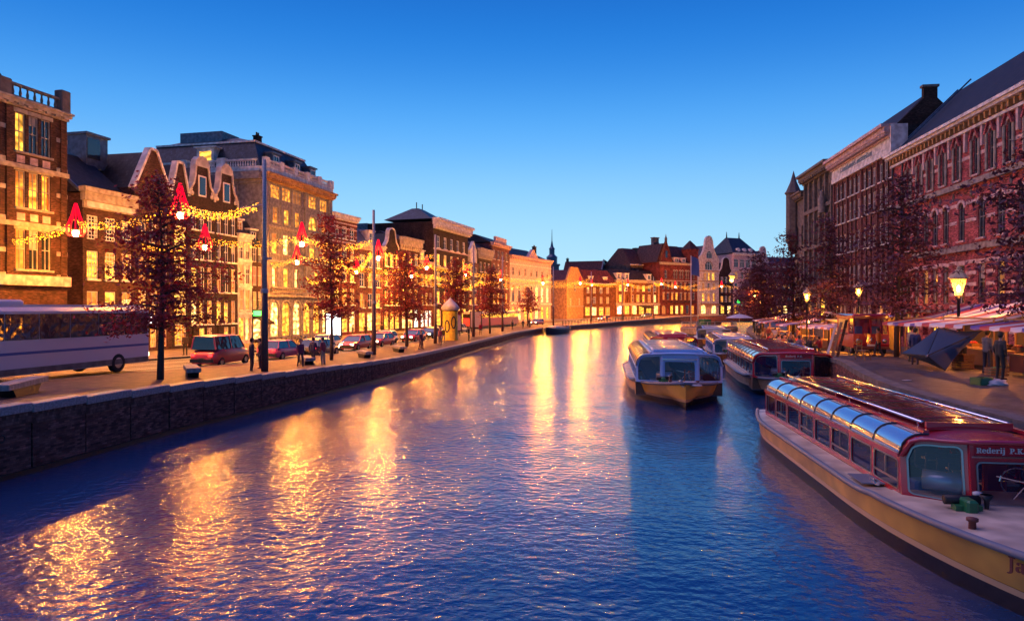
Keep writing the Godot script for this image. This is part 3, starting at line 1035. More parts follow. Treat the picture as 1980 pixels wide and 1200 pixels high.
	chimney(o, 8.0, 25.0, -6.0, 1.2)
	for x in [4.9, 9.9]:
		shop_light(o, x, 2.6, 4.0, 3.0, 9.0)

func build_left_far() -> void:
	var o: Node3D
	var r: Array
	var W: float
	var spec := [
		["brick_house", "red brick house with white bands and cornice right after the stone corner block", 96.0, 102.8, 17.3, M.brick_red, 3, [[0.4, 3.0, "wyw"], [4.4, 2.4, "yad"], [7.8, 2.3, "d.y"], [11.0, 2.1, "..d"], [14.0, 1.8, "."]], M.frame],
		["dormered_house", "plum brick house with grey slate attic and a white dormer", 102.8, 110.8, 13.6, M.brick_plum, 3, [[0.4, 2.8, "ywa"], [4.0, 2.2, "a.y"], [7.2, 2.1, ".d."], [10.3, 1.8, "."]], M.frame],
		["white_gabled_house", "dark house with curved white gable edges and yellow windows", 110.8, 117.0, 13.8, M.brick_dark, 3, [[0.4, 3.0, "yy"], [4.4, 2.3, "aya"], [7.6, 2.2, "yd."], [10.8, 2.0, "y"]], M.frame],
		["cream_corniced_house", "narrow house with a tall cream cornice before the big dark block", 117.0, 124.6, 15.2, M.brick_brown, 3, [[0.4, 3.2, "wwm"], [4.8, 2.4, "yda"], [8.2, 2.3, "d.a"], [11.6, 2.0, "ya."]], M.frame],
		["plain_house", "plain brick house in front of the tall block's blank flank", 124.6, 130.4, 12.4, M.brick_red, 3, [[0.4, 3.0, "mm"], [4.5, 2.2, "ay."], [8.0, 2.2, ".a"]], M.frame],
		["tall_block", "tall dark brick block with white cornice and small hipped roof turret", 130.5, 148.7, 20.5, M.brick_dark, 5, [[0.5, 3.2, "yw"], [4.8, 2.4, "yay.d"], [8.6, 2.3, "d.ya"], [12.2, 2.2, "yyd.y"], [15.6, 2.3, "."]], M.frame],
		["slate_gabled_house", "slim house with a pale pointed dormer and blue slate roof", 148.7, 155.2, 14.0, M.brick_plum, 2, [[0.4, 3.0, "wy"], [4.6, 2.2, "ya"], [7.8, 2.2, "."], [11.0, 2.0, "d."]], M.frame],
		["flat_corniced_house", "brick house with cream frieze and three dark upper windows", 155.2, 164.1, 17.5, M.brick_dark, 3, [[0.4, 3.2, "ywy"], [4.9, 2.5, "a.y"], [8.5, 2.4, "d"], [12.2, 2.2, "."]], M.frame],
		["scrolled_cornice_house", "tall brick house with an ornate pinkish attic beside the pink palazzo", 164.1, 178.2, 19.5, M.brick_plum, 4, [[0.4, 3.2, "yaw"], [5.0, 2.5, "ya"], [8.8, 2.4, "d.y"], [12.4, 2.3, "."], [15.8, 2.2, "."]], M.frame]]
	for s in spec:
		var a := fx(s[2])
		var b := fx(s[3])
		W = Vector2(a[0], a[1]).distance_to(Vector2(b[0], b[1]))
		r = []
		var xs := spread(s[6], W, W * 0.04)
		for q in s[7]:
			r.append([q[0], q[1], minf(W / s[6] * 0.55, 1.5) if q[0] > 1 else W / s[6] * 0.7, xs, q[2], "s" if q[0] > 1 else "c"])
		o = house(s[0], s[1], a, b, level(s[2]), s[4], 14.0, s[5], r, s[8])
		for q in r.slice(1):
			sills(o, q, M.frame)
		shop_light(o, W / 2, 2.3, W * 0.7, 1.8, 3.0)
		match s[0]:
			"brick_house":
				cornice(o, 16.6, 0.9, 0.6, M.white, 0.5)
				for y in [13.4, 14.4, 15.4, 16.1]:
					band(o, "stone_stripe", y, 0.2, 0.05, M.stone_pink)
				chimney(o, 0.8, 17.5, -2.0, 2.2)
			"dormered_house":
				cornice(o, 12.9, 0.9, 0.7, M.stone_pink)
				roof(o, 0, W, -13, -0.2, 13.8, 2.6, 0.4, 2.0, M.metal_blue)
				dormer(o, W * 0.62, 13.8, -0.4, 1.9, 2.2, ".", M.white)
				chimney(o, W * 0.1, 15.6, -3.0, 1.2)
			"white_gabled_house":
				gable(o, bell(W * 0.75, 13.8, 3.4).map(func(p): return [p[0] + W * 0.12, p[1]]), M.brick_dark, M.white)
				gable_roof(o, W * 0.12, W * 0.87, -13, -0.4, 13.8, 2.6, M.roof)
			"cream_corniced_house":
				cornice(o, 14.0, 2.2, 0.8, M.stone, 0.8)
				roof(o, 0, W, -13, -0.3, 15.6, 1.8, 0.4, 4.0, M.roof_plum)
			"plain_house":
				cornice(o, 12.0, 0.6, 0.5, M.stone_pink)
				roof(o, 0, W, -13, -0.2, 12.5, 2.6, 0.2, 3.0, M.roof_slate)
				dormer(o, W * 0.4, 12.6, -0.6, 1.8, 1.9, "y", M.white)
			"tall_block":
				cornice(o, 19.2, 2.0, 1.5, M.white, 0.9)
				roof(o, 1.0, 11.0, -11, -0.8, 21.2, 2.6, 3.6, 4.4, M.roof_slate)
				part("finial", MB.new().tube([Vector3(4.6, 23.8, -5.6), Vector3(4.6, 25.0, -5.6)], 0.1, 6), M.black, o)
				part("finial", MB.new().tube([Vector3(7.4, 23.8, -5.6), Vector3(7.4, 25.0, -5.6)], 0.1, 6), M.black, o)
				part("rear_wing", MB.new().span(0.05, 16.0, -0.5, 20.0, -34, -14.01).span(-0.1, 16.0, 20.0, 20.6, -34, -14.01), M.metal_blue, o)
				band(o, "string_course", 11.7, 0.25, 0.15, M.stone_pink)
				band(o, "string_course", 15.2, 0.25, 0.15, M.stone_pink)
			"slate_gabled_house":
				gable(o, [[W * 0.2, 14.0], [W * 0.2, 16.6], [W * 0.5, 18.6], [W * 0.8, 16.6], [W * 0.8, 14.0]], M.white, M.white)
				roof(o, 0, W, -13, -0.4, 14.0, 4.6, 0.4, 5.0, M.roof_slate)
			"flat_corniced_house":
				cornice(o, 15.2, 2.4, 0.7, M.stone, 0.9)
				roof(o, 0, W, -13, -0.3, 17.6, 2.0, 0.6, 4.0, M.roof)
			"scrolled_cornice_house":
				cornice(o, 18.9, 0.9, 0.9, M.stone_pink, 0.9)
				part("attic", MB.new().span(W * 0.2, W * 0.8, 19.8, 21.4, -0.4, 0.2), M.stone_pink, o)
				roof(o, 0, W, -13, -0.4, 19.8, 2.0, 0.6, 4.0, M.roof)
				part("rear_roof_block", MB.new().span(2.0, 15.0, 14.0, 23.5, -40, -14.1).span(5.0, 9.0, 23.5, 25.6, -34, -20), M.metal_blue, o)
	# pink palazzo
	W = Vector2(-0.7, 178.4).distance_to(Vector2(11.5, 202.8))
	var five := spread(7, W, 0.5)
	r = [[0.5, 3.6, 2.0, five, "ywy", "ac"], [5.4, 4.6, 1.7, five, "..d.www", "ac"], [12.4, 2.2, 1.2, five, ".", "s"]]
	o = house("pink_palazzo", "pink plastered palazzo with small pediment and tall white-lit arched windows", [-0.7, 178.4], [11.5, 202.8], 1.3, 17.0, 16.0, M.stone_pink, r, M.white)
	heads(o, r[1], M.white)
	sills(o, r[2], M.white)
	band(o, "string_course", 4.6, 0.5, 0.4, M.white)
	band(o, "string_course", 11.2, 0.4, 0.3, M.white)
	band(o, "string_course", 15.2, 0.3, 0.2, M.white)
	piers(o, [0.4, W - 0.4], 0.7, 5.1, 17.0, M.stone_pink, 0.15)
	cornice(o, 16.6, 1.1, 1.0, M.stone_pink, 1.0)
	gable(o, [[W * 0.4, 17.7], [W * 0.52, 20.0], [W * 0.64, 17.7]], M.stone_pink, M.stone_pink, -0.4, 0.3)
	roof(o, 0.3, W - 0.3, -15.5, -0.4, 17.7, 3.0, 3.0, 6.0, M.roof)
	chimney(o, W - 3.0, 19.5, -4.0, 2.2, 1.6)
	for x in [W * 0.3, W * 0.75]:
		shop_light(o, x, 2.4, 8.0, 2.5, 8.0)

# ---------------------------------------------------------------- the far end

func build_far_row() -> void:
	var o: Node3D
	var r: Array
	var W: float
	# church spire and town roofs far behind
	o = thing("church_spire", "slender church spire far behind the pink palazzo's end", "spire", at(24, 410, 2))
	part("tower", MB.new().span(-4, 4, 0, 28, -4, 4).span(-4.6, 4.6, 28, 29, -4.6, 4.6), M.stone_grey, o)
	part("lantern", MB.new().lathe([[3.2, 29], [3.2, 33], [3.6, 33.2], [3.0, 33.6], [1.6, 35.0], [1.6, 38], [1.9, 38.2], [0.9, 39.6], [0.3, 43]], 8), M.metal_blue, o)
	part("finial", MB.new().tube([Vector3(0, 43, 0), Vector3(0, 50, 0)], [0.25, 0.1], 6), M.black, o)
	o = thing("red_roofed_house", "house with a red tiled roof rising behind the side street", "building", at(26, 262, 2.2), deg_to_rad(-20))
	part("wall", MB.new().span(-7, 11, 0, 15, -10, 0), M.brick_dark, o)
	roof(o, -7, 8, -10, 0.3, 15.0, 6.0, 0.0, 5.0, M.roof_red)
	part("gable_end", MB.new().prism(PackedVector2Array([Vector2(0, 15.0), Vector2(10.6, 15.0), Vector2(5.3, 21.6)]), 0.0, 0.4, Transform3D(Basis(Vector3.FORWARD, Vector3.UP, Vector3.RIGHT), Vector3(8.0, 0, 0.3))), M.metal_blue, o)
	chimney(o, -6.2, 19.0, -5.0, 3.0)
	for x in [-5.0, -2.0, 1.0, 4.0]:
		part("window", MB.new().span(x - 0.7, x + 0.7, 10.5, 13.0, 0.003, 0.05), M.glass, o)
	o = thing("modern_block", "flat-roofed grey modern block in the distance", "building", at(48, 330, 2.2), deg_to_rad(-12))
	part("wall", MB.new().span(-14, 6, 0, 23, -12, 0).span(-6, 22, 0, 26, -18, -12.01).span(7, 18, 0, 30, -10, 0), M.metal_blue, o)
	for i in 5:
		part("window_band", MB.new().span(-13.5, 5.5, 3.0 + i * 4.0, 4.8 + i * 4.0, 0.003, 0.06), M.glass, o)
	part("rooftop_unit", MB.new().span(-11, -8, 23, 25.5, -8, -4), M.stone_grey, o)
	part("sculpture", MB.new().tube([Vector3(-4, 23, -2), Vector3(-3, 25.5, -2), Vector3(-1.5, 24.5, -2), Vector3(-0.5, 26, -2)], [0.8, 0.9, 0.5, 0.2], 6), M.brick_dark, o)
	# orange gable wall and the low red-roofed house
	r = [[4.2, 2.0, 1.3, [3.0, 9.5], "d", "s"], [8.6, 2.0, 1.4, [6.3], ".", "s"]]
	o = house("orange_gable_house", "floodlit orange house with trapezoid gable at the side street corner", [17.2, 214.5], [23.6, 225.4], level(218), 12.0, 9.0, M.ochre, r)
	gable(o, [[0, 12.0], [3.0, 16.2], [8.0, 16.2], [12.6, 12.0]], M.ochre, M.ochre)
	gable_roof(o, 0.2, 12.4, -9, -0.4, 12.0, 3.6, M.roof_red)
	band(o, "string_course", 3.6, 0.3, 0.25, M.stone)
	shop_light(o, 6, 2.2, 8.0, 2.0, 8.0)
	r = [[0.4, 2.8, 2.2, [2.0, 5.2, 8.6, 11.8], "ywya", "c"], [4.4, 2.2, 1.4, [2.2, 5.3, 8.5, 11.7], "d.d", "x"], [7.8, 2.0, 1.4, [2.2, 5.3, 8.5, 11.7], ".d", "x"]]
	o = house("low_brick_house", "low red brick house with red tiled roof and square white windows", [23.6, 225.6], [35.6, 235.4], level(228), 11.2, 9.0, M.brick_orange, r)
	roof(o, -0.3, 15.8, -9, 0.5, 11.2, 4.6, 1.6, 3.0, M.roof_red)
	band(o, "eaves_board", 10.9, 0.3, 0.5, M.white)
	dormer(o, 4.0, 11.5, -0.4, 2.0, 1.9, ".", M.white)
	dormer(o, 11.0, 11.5, -0.4, 2.0, 1.9, "d", M.white)
	shop_light(o, 7, 2.2, 11.0, 2.0, 10.0)
	W = Vector2(35.7, 235.6).distance_to(Vector2(54.0, 250.0))
	r = [[0.4, 3.0, 2.6, spread(6, W), "mywyyw", "g"], [4.6, 2.7, 1.5, spread(7, W, 1.0), "yx.aydw", "p"], [8.4, 2.2, 1.5, spread(7, W, 1.0), "y..d", "s"]]
	o = house("three_storey_shop", "flat-topped three-storey brick shop with tall yellow pilasters of light", [35.7, 235.6], [54.0, 250.0], level(240), 12.0, 12.0, M.brick_orange, r)
	cornice(o, 11.5, 1.0, 0.8, M.stone)
	piers(o, [0.5, 4.2, 8.0, W - 0.5], 0.7, 0.4, 11.4, M.ochre, 0.25)
	band(o, "shop_fascia", 3.5, 0.8, 0.4, M.stone)
	roof(o, 0, W, -12, -1.0, 12.4, 3.8, 0.4, 3.0, M.roof)
	for x in [3.0, 7.0, W - 4.5]:
		dormer(o, x, 12.5, -1.0, 2.2, 2.2, ".", M.white)
	awning(o, W - 12, W - 6, 3.6, 0.9, 3.0, M.brick_dark)
	shop_light(o, W / 2, 2.4, 18.0, 2.2, 14.0)
	# the Gothic brick block: grey left wing, pointed gable, corner tower
	r = [[10.0, 2.4, 1.4, [4.0, 8.0, 19.0, 23.0], ".", "s"], [14.6, 2.2, 1.4, [4.0, 8.0, 19.0], ".", "s"]]
	o = house("grey_gabled_wing", "grey brick wing with stepped chimney gable behind the three-storey shop", [44.0, 254.0], [62.0, 267.0], 2.3, 19.0, 14.0, M.brick_grey, r)
	roof(o, 0, 9, -14, 0.3, 19.0, 6.4, 1.6, 6.0, M.roof_plum)
	gable(o, [[8.5, 19.0], [12.0, 26.0], [12.0, 27.6], [15.0, 27.6], [15.0, 26.0], [20.0, 19.0]], M.brick_grey, M.stone_grey, -0.5, 0.5)
	part("chimney", MB.new().span(12.2, 14.8, 27.6, 29.4, -0.9, 0.7).span(12.0, 15.0, 29.4, 29.7, -1.1, 0.9), M.stone_dark, o)
	roof(o, 9, 22, -14, -0.2, 19.0, 7.0, 0.5, 6.0, M.roof)
	band(o, "eaves_board", 18.7, 0.35, 0.5, M.white, 0.0, 8.0)
	W = Vector2(54.2, 250.2).distance_to(Vector2(70.6, 260.0))
	r = [[0.4, 3.2, 1.8, [2.0], "d", "ac"], [0.4, 3.2, 1.4, [6.0, 8.6, 11.2, 14.0, 16.8], "ywy.a", "c"], [5.6, 2.6, 1.0, spread(8, W, 0.8), "d.ay.d", "s"], [9.6, 2.4, 1.0, spread(8, W, 0.8), "..d", "s"], [13.5, 3.2, 1.2, [3.0], ".", "as"], [13.5, 3.2, 0.75, [7.2, 8.4, 10.2, 11.4, 13.2, 14.4, 17.2], ".", "as"]]
	o = house("gothic_brick_block", "large red brick block with pointed gable, round-arched windows and a corner tower", [54.2, 250.2], [70.6, 260.0], 2.35, 19.6, 14.0, M.brick_red, r, M.stone)
	for i in [2, 3, 5]:
		heads(o, r[i], M.stone)
	gable(o, [[0.2, 19.6], [0.8, 21.5], [3.0, 27.2], [5.2, 21.5], [5.8, 19.6]], M.brick_red, M.brick_orange, -0.5, 0.3)
	part("finial", MB.new().lathe([[0.5, 27.0], [0.5, 28.4], [0.3, 28.6], [0.0, 30.0]], 6, Vector3(3.0, 0, 0)), M.stone_dark, o)
	part("gable_window", MB.new().prism(window_shape(1.0, 2.6, true), 0.3, 0.34, Transform3D(Basis(), Vector3(3.0, 21.2, 0))), M.glass, o)
	band(o, "string_course", 12.6, 0.3, 0.2, M.stone)
	cornice(o, 18.6, 0.9, 0.6, M.stone, 1.0)
	roof(o, 5.0, 15.4, -14, -0.2, 19.5, 6.8, 0.6, 6.0, M.roof_plum)
	roof(o, -1.0, 6.6, -14, -0.6, 19.5, 7.0, 3.2, 0.2, M.roof_plum)
	dormer(o, 8.8, 19.6, -0.4, 2.6, 1.7, ".", M.stone_pink)
	dormer(o, 12.4, 19.6, -0.4, 2.2, 1.7, ".", M.stone_pink)
	part("tower", MB.new().span(15.2, 19.4, 19.6, 24.4, -4.2, 0.2).span(15.0, 19.6, 24.4, 24.9, -4.4, 0.4), M.brick_red, o)
	roof(o, 14.8, 19.8, -4.6, 0.6, 24.9, 3.4, 2.4, 2.4, M.roof_plum, "tower_roof")
	for i in 6:
		part("balcony", MB.new().span(4.8 + i * 2.3, 6.8 + i * 2.3, 4.7, 4.9, 0.01, 1.0).span(4.8 + i * 2.3, 6.8 + i * 2.3, 5.4, 5.5, 0.9, 1.0), M.iron, o)
	shop_light(o, 10, 2.4, 16.0, 2.2, 9.0)
	# white neck gable
	W = Vector2(71.2, 260.4).distance_to(Vector2(80.6, 265.8))
	xs_white(W)
	# slim dark house and the blue-roofed beige one
	W = Vector2(80.7, 265.9).distance_to(Vector2(87.2, 269.4))
	r = [[0.4, 3.0, 1.8, [1.9, 5.4], "yw", "c"], [4.8, 2.4, 1.3, [1.6, 3.7, 5.8], "a.d", "s"], [8.6, 2.4, 1.3, [1.6, 3.7, 5.8], "d.", "s"], [12.4, 2.3, 1.3, [1.6, 3.7, 5.8], ".", "s"]]
	o = house("slim_dark_house", "slim dark brick house with a small white-capped neck gable", [80.7, 265.9], [87.2, 269.4], 2.4, 15.8, 12.0, M.brick_dark, r)
	gable(o, bell(W, 15.8, 6.6), M.brick_dark, M.white)
	gable_roof(o, 0.6, W - 0.6, -12, -0.4, 15.8, 4.6, M.roof)
	shop_light(o, 3.5, 2.3, 5.0, 2.0, 5.0)
	W = Vector2(87.4, 269.5).distance_to(Vector2(98.6, 274.6))
	r = [[0.4, 3.2, 2.0, spread(4, W), "ydyw", "c"], [9.6, 2.8, 1.5, spread(4, W), ".", "s"], [14.0, 2.8, 1.5, spread(4, W), "d.", "s"], [18.6, 3.2, 2.2, spread(4, W), ".", "t"]]
	o = house("blue_roofed_house", "beige stone house under a steep hipped blue roof with round dormers", [87.4, 269.5], [98.6, 274.6], 2.4, 24.0, 14.0, M.stone_pink, r)
	cornice(o, 23.4, 1.0, 0.8, M.white, 0.8)
	band(o, "string_course", 17.4, 0.4, 0.3, M.white)
	roof(o, -0.4, W + 0.4, -14.5, 0.4, 24.4, 6.6, 3.2, 6.8, M.roof_slate)
	for x in [3.0, 6.2, 9.4]:
		part("round_dormer", MB.new().tube([Vector3(x, 25.6, -2.4), Vector3(x, 25.6, -0.2)], 0.8, 10), M.white, o)
	for x in [2.9, W - 2.9]:
		part("finial", MB.new().tube([Vector3(x, 30.6, -7), Vector3(x, 33.4, -7)], [0.35, 0.1], 6), M.black, o)
	part("sign_board", MB.new().span(0.6, 10.8, 4.3, 5.9, 0.1, 0.3), M.black, o)
	words("GRAND CAFE", 1.35, M.neon_green, o, Transform3D(Basis(), Vector3(5.7, 5.05, 0.36)), "Droid Sans", 700)
	awning(o, 0.4, W - 0.4, 4.1, 0.8, 3.0, M.white)
	shop_light(o, W / 2, 2.4, 9.0, 2.2, 7.0)
	W = 6.0
	r = [[0.4, 3.0, 1.6, [1.8, 4.2], "y", "c"], [6.0, 2.6, 1.3, [1.8, 4.2], ".", "s"], [12.0, 2.6, 1.3, [1.8, 4.2], ".", "s"], [17.6, 2.6, 1.4, [3.0], ".", "as"]]
	o = house("bell_topped_house", "pinkish house with a round bell top at the end of the far row", [98.8, 274.7], [104.2, 277.2], 2.4, 21.0, 12.0, M.stone_pink, r)
	gable(o, bell(5.95, 21.0, 6.4), M.stone_pink, M.white)
	gable_roof(o, 0.6, 5.4, -12, -0.4, 21.0, 4.8, M.roof_slate)
	W = Vector2(104.4, 277.3).distance_to(Vector2(127.0, 286.0))
	r = [[0.4, 3.0, 2.2, spread(7, W), "yaw.", "c"], [5.4, 2.4, 1.4, spread(8, W), "a.d.", "s"], [10.0, 2.4, 1.4, spread(8, W), ".d..", "s"], [14.6, 2.4, 1.4, spread(8, W), ".", "s"]]
	o = house("dim_terrace", "dim brick terrace behind the dark trees at the canal's end", [104.4, 277.3], [127.0, 286.0], 2.4, 19.5, 14.0, M.brick_plum, r)
	cornice(o, 19.0, 0.8, 0.7, M.white)
	roof(o, 0, W, -14, -0.4, 19.7, 4.0, 1.0, 5.0, M.roof_slate)
	shop_light(o, W / 2, 2.4, 14.0, 2.0, 8.0)

func xs_white(W: float) -> void:
	var r := [[0.4, 3.4, 2.4, [2.6, 8.2], "ww", "ac"], [5.2, 3.0, 1.3, [2.6, 5.4, 8.2], "yay", "s"], [9.4, 2.8, 1.3, [2.6, 5.4, 8.2], "d.d", "s"], [13.2, 2.9, 1.5, [3.4, 5.6, 7.8], "dyy", "s"], [17.2, 3.2, 3.8, [5.4], ".", "at"]]
	var o := house("white_neck_gable_house", "tall white house with a curved neck gable and stacked arched windows", [71.2, 260.4], [80.6, 265.8], 2.4, 20.8, 14.0, M.plaster, r, M.white)
	var p := []
	for q in [[0.0, 20.8], [0.4, 21.8], [1.6, 23.0], [2.6, 24.6], [3.2, 26.4], [3.5, 28.4], [4.0, 29.6], [4.8, 30.2], [5.42, 30.3]]:
		p.append(q)
	for i in 8:
		p.append([W - p[7 - i][0], p[7 - i][1]])
	gable(o, p, M.plaster, M.white, -0.5, 0.1)
	var w := part("window", frame_mesh(3.0, 3.0, "at"), M.white, o, Vector3(5.4, 21.6, 0.3))
	part("pane", pane_mesh(3.0, 3.0, true), M.glass, w)
	heads(o, r[4], M.brick_brown)
	band(o, "string_course", 16.6, 0.3, 0.3, M.ochre)
	band(o, "string_course", 12.7, 0.3, 0.3, M.ochre)
	gable_roof(o, 0.6, W - 0.6, -14, -0.5, 20.8, 6.0, M.roof_slate)
	roof(o, -5.5, 0.0, -13, -2.0, 21.0, 5.2, 0.0, 5.0, M.roof_slate, "side_roof")
	awning(o, 0.6, W - 0.6, 4.4, 0.7, 2.4, M.ochre)
	shop_light(o, W / 2, 2.4, 8.0, 2.4, 14.0)

# ---------------------------------------------------------------- the right row

func build_right_row() -> void:
	var o: Node3D
	var r: Array
	# crimson brick with stone bands
	var W := Vector2(38.4, 68.7).distance_to(Vector2(33.6, 34.0))
	var top := [3.6, 5.9, 8.0, 10.3, 12.7, 15.5, 17.7, 20.0, 22.4, 24.8, 27.2, 29.6, 32.0]
	var mid := [3.4, 5.2, 7.0, 8.8, 10.7, 13.3, 16.3, 18.9, 21.5, 24.0, 26.5, 29.0, 31.5]
	r = [[0.3, 1.9, 1.0, mid, "ydx", "c"], [3.1, 3.1, 0.95, mid, "..d..", "p"], [8.2, 3.1, 0.95, mid, ".", "as"], [13.2, 3.1, 0.72, top, ".", "as"]]
	o = house("banded_brick_hall", "long crimson brick hall with pale stone bands and tall arched windows on the right", [38.4, 68.7], [33.6, 34.0], 2.4, 17.4, 14.0, M.brick_crimson, r, M.stone_grey)
	for q in r.slice(2):
		heads(o, q, M.stone_pink)
	heads(o, r[1], M.stone_pink, 0.35)
	for y in [0.9, 1.7, 2.7, 3.7, 4.5, 5.4, 6.3, 9.6, 11.0, 14.6]:
		for i in mid.size() + 1:
			var list: Array = top if y > 13 else mid
			var half := 0.36 if y > 13 else 0.5
			var x0: float = 0.6 if i == 0 else list[i - 1] + half + 0.22
			var x1: float = W - 0.2 if i == list.size() else list[i] - half - 0.22
			part("stone_band", cached_span(snappedf(x1 - x0, 0.05), 0.28, 0.035), M.stone_pink, o, Vector3((x0 + x1) / 2, y, 0.003))
	for q in [[7.3, 0.5, 0.3], [12.4, 0.45, 0.35], [2.35, 0.22, 0.15]]:
		band(o, "string_course", q[0], q[1], q[2], M.stone_grey)
	sills(o, r[2], M.stone_pink)
	sills(o, r[3], M.stone_pink)
	for x in top:
		var k := part("window_hood", MB.new().prism(PackedVector2Array([Vector2(-0.75, 15.9), Vector2(-0.55, 15.9), Vector2(0, 16.95), Vector2(0.55, 15.9), Vector2(0.75, 15.9), Vector2(0.0, 17.3)]), 0.1, 0.28), M.brick_crimson, o, Vector3(x, 0, 0))
		part("hood_finial", MB.new().lathe([[0.14, 17.2], [0.1, 17.4], [0.0, 17.6]], 6, Vector3(0, 0, 0.2)), M.stone, k)
		for s in [-0.58, 0.58]:
			part("colonnette", MB.new().tube([Vector3(x + s, 13.1, 0.1), Vector3(x + s, 16.0, 0.1)], 0.1, 8), M.stone, o)
	for i in top.size() - 1:
		var x: float = (top[i] + top[i + 1]) / 2
		part("wall_pier", MB.new().span(x - 0.14, x + 0.14, 15.2, 17.0, 0.003, 0.22), M.stone_pink, o)
	for i in mid.size() - 1:
		var x: float = (mid[i] + mid[i + 1]) / 2
		if absf(mid[i + 1] - mid[i]) > 1.7:
			part("diamond_panel", MB.new().prism(PackedVector2Array([Vector2(x - 0.2, 11.9), Vector2(x, 11.5), Vector2(x + 0.2, 11.9), Vector2(x, 12.3)]), 0.003, 0.04), M.stone_dark, o)
	for i in int(W / 0.75):
		part("bracket", cached_span(0.22, 0.5, 0.5), M.ochre, o, Vector3((i + 0.5) * 0.75, 17.0, 0.003))
	part("cornice", MB.new().span(-0.1, W, 16.75, 16.98, 0.003, 0.3).span(-0.2, W, 17.51, 17.75, -0.2, 0.75).span(-0.25, W, 17.75, 18.0, -0.2, 0.95), M.white, o)
	roof(o, 0.0, W + 1, -14, 0.5, 17.9, 6.4, 0.0, 6.6, M.roof)
	part("verge_flashing", MB.new().bar(Vector3(-0.06, 18.0, 0.4), Vector3(-0.06, 24.4, -6.0), 0.2, 0.14).bar(Vector3(2.6, 18.35, 0.3), Vector3(2.6, 24.6, -5.9), 0.12, 0.14), M.metal_blue, o)
	part("drainpipe", MB.new().tube([Vector3(2.4, 0, 0.14), Vector3(2.4, 17.4, 0.14)], 0.09, 6), M.black, o)
	part("drainpipe", MB.new().tube([Vector3(0.12, 0, 0.14), Vector3(0.12, 17.0, 0.14)], 0.09, 6), M.black, o)
	# stone risalit near the picture's edge
	part("stone_bay", MB.new().span(23.0, 23.5, 0, 16.7, 0.003, 0.5).span(28.0, 28.5, 0, 16.7, 0.003, 0.5), M.stone_grey, o)
	# brick with white cornice and lettering
	W = Vector2(41.0, 86.95).distance_to(Vector2(38.45, 68.75))
	var g := []
	for k in 4:
		for i in 3:
			g.append(1.3 + k * 4.6 + i * 1.38)
	r = [[0.4, 2.6, 0.95, g, "yd.xa", "c"], [5.4, 2.3, 0.85, g, ".d....", "s"], [9.4, 2.3, 0.85, g, ".", "s"], [13.1, 2.2, 0.85, g, "..", "s"], [16.0, 1.9, 0.85, g, ".", "s"]]
	o = house("white_corniced_warehouse", "red brick warehouse with a broad white cornice and windows in threes", [41.0, 86.95], [38.45, 68.75], 2.4, 18.6, 12.0, M.brick_plum, r, M.white)
	for q in r.slice(1):
		sills(o, q, M.white)
	for k in 4:
		for i in 2:
			part("downpipe", MB.new().span(1.99 + k * 4.6 + i * 1.38 - 0.06, 1.99 + k * 4.6 + i * 1.38 + 0.06, 3.6, 18.2, 0.003, 0.1), M.brick_dark, o)
	piers(o, [0.3, 5.06, 9.66, 14.26, W - 0.25], 0.5, 3.6, 18.5, M.brick_plum, 0.14)
	part("fascia", MB.new().span(-0.05, W + 0.05, 18.4, 19.0, 0.003, 0.3).span(-0.05, W + 0.05, 19.05, 20.0, 0.003, 0.26), M.white, o)
	cornice(o, 20.0, 1.3, 1.3, M.stone_pink, 0.4)
	part("cornice_return", MB.new().span(W + 0.003, W + 0.3, 18.4, 21.2, -1.2, 0.4), M.white, o)
	words("C.onsthandel.amsterdam", 0.8, M.metal_blue, o, Transform3D(Basis(), Vector3(W * 0.45, 19.5, 0.28)), "Droid Serif", 700)
	roof(o, 0.0, W - 6.4, -11.5, -0.4, 20.5, 5.6, 0.0, 5.5, M.roof)
	part("attic_gable", MB.new().prism(PackedVector2Array([Vector2(0.2, 19.0), Vector2(11.6, 19.0), Vector2(11.6, 20.4), Vector2(6.7, 25.4), Vector2(6.7, 26.6), Vector2(5.3, 26.6), Vector2(5.3, 25.4), Vector2(0.2, 20.4)]), 0.0, 0.5, Transform3D(Basis(Vector3.FORWARD, Vector3.UP, Vector3.RIGHT), Vector3(W - 6.4, 0, 0))), M.brick_dark, o)
	part("gable_capstone", MB.new().span(W - 6.5, W - 5.8, 26.6, 26.85, -6.85, -5.15), M.stone_dark, o)
	for x in [3.5, 7.5]:
		dormer(o, x, 21.0, -0.9, 1.6, 1.5, ".", M.white)
	# dark stone front and turret
	W = Vector2(42.7, 99.2).distance_to(Vector2(41.05, 87.0))
	r = [[0.4, 4.0, 1.9, spread(4, W, 0.4), "d.yd", "ac"], [6.4, 3.6, 1.2, spread(5, W, 0.4), ".", "ap"], [12.0, 3.2, 1.2, spread(5, W, 0.4), ".", "ap"], [16.8, 2.2, 1.0, spread(5, W, 0.4), ".", "s"]]
	o = house("dark_stone_front", "soot-dark carved stone building with heavy cornice beyond the warehouse", [42.7, 99.2], [41.05, 87.0], 2.4, 20.6, 14.0, M.stone_dark, r, M.stone_dark)
	for q in r.slice(1):
		heads(o, q, M.stone_dark)
	for y in [5.2, 10.9, 16.0]:
		band(o, "string_course", y, 0.5, 0.4, M.stone_dark)
	piers(o, [0.3, 2.6, 5.0, 7.3, 9.7, W - 0.3], 0.4, 5.7, 20.4, M.stone_dark, 0.35)
	cornice(o, 20.4, 1.3, 1.4, M.stone_dark, 0.8)
	roof(o, 0, W, -14, -0.4, 21.6, 3.0, 0.3, 5.0, M.roof_slate)
	part("statue", MB.new().smooth().lathe([[0.5, 15.2], [0.45, 16.2], [0.5, 17.0], [0.22, 17.6], [0.28, 17.9], [0.0, 18.3]], 8, Vector3(9.7, 0, 0.7)), M.stone_grey, o)
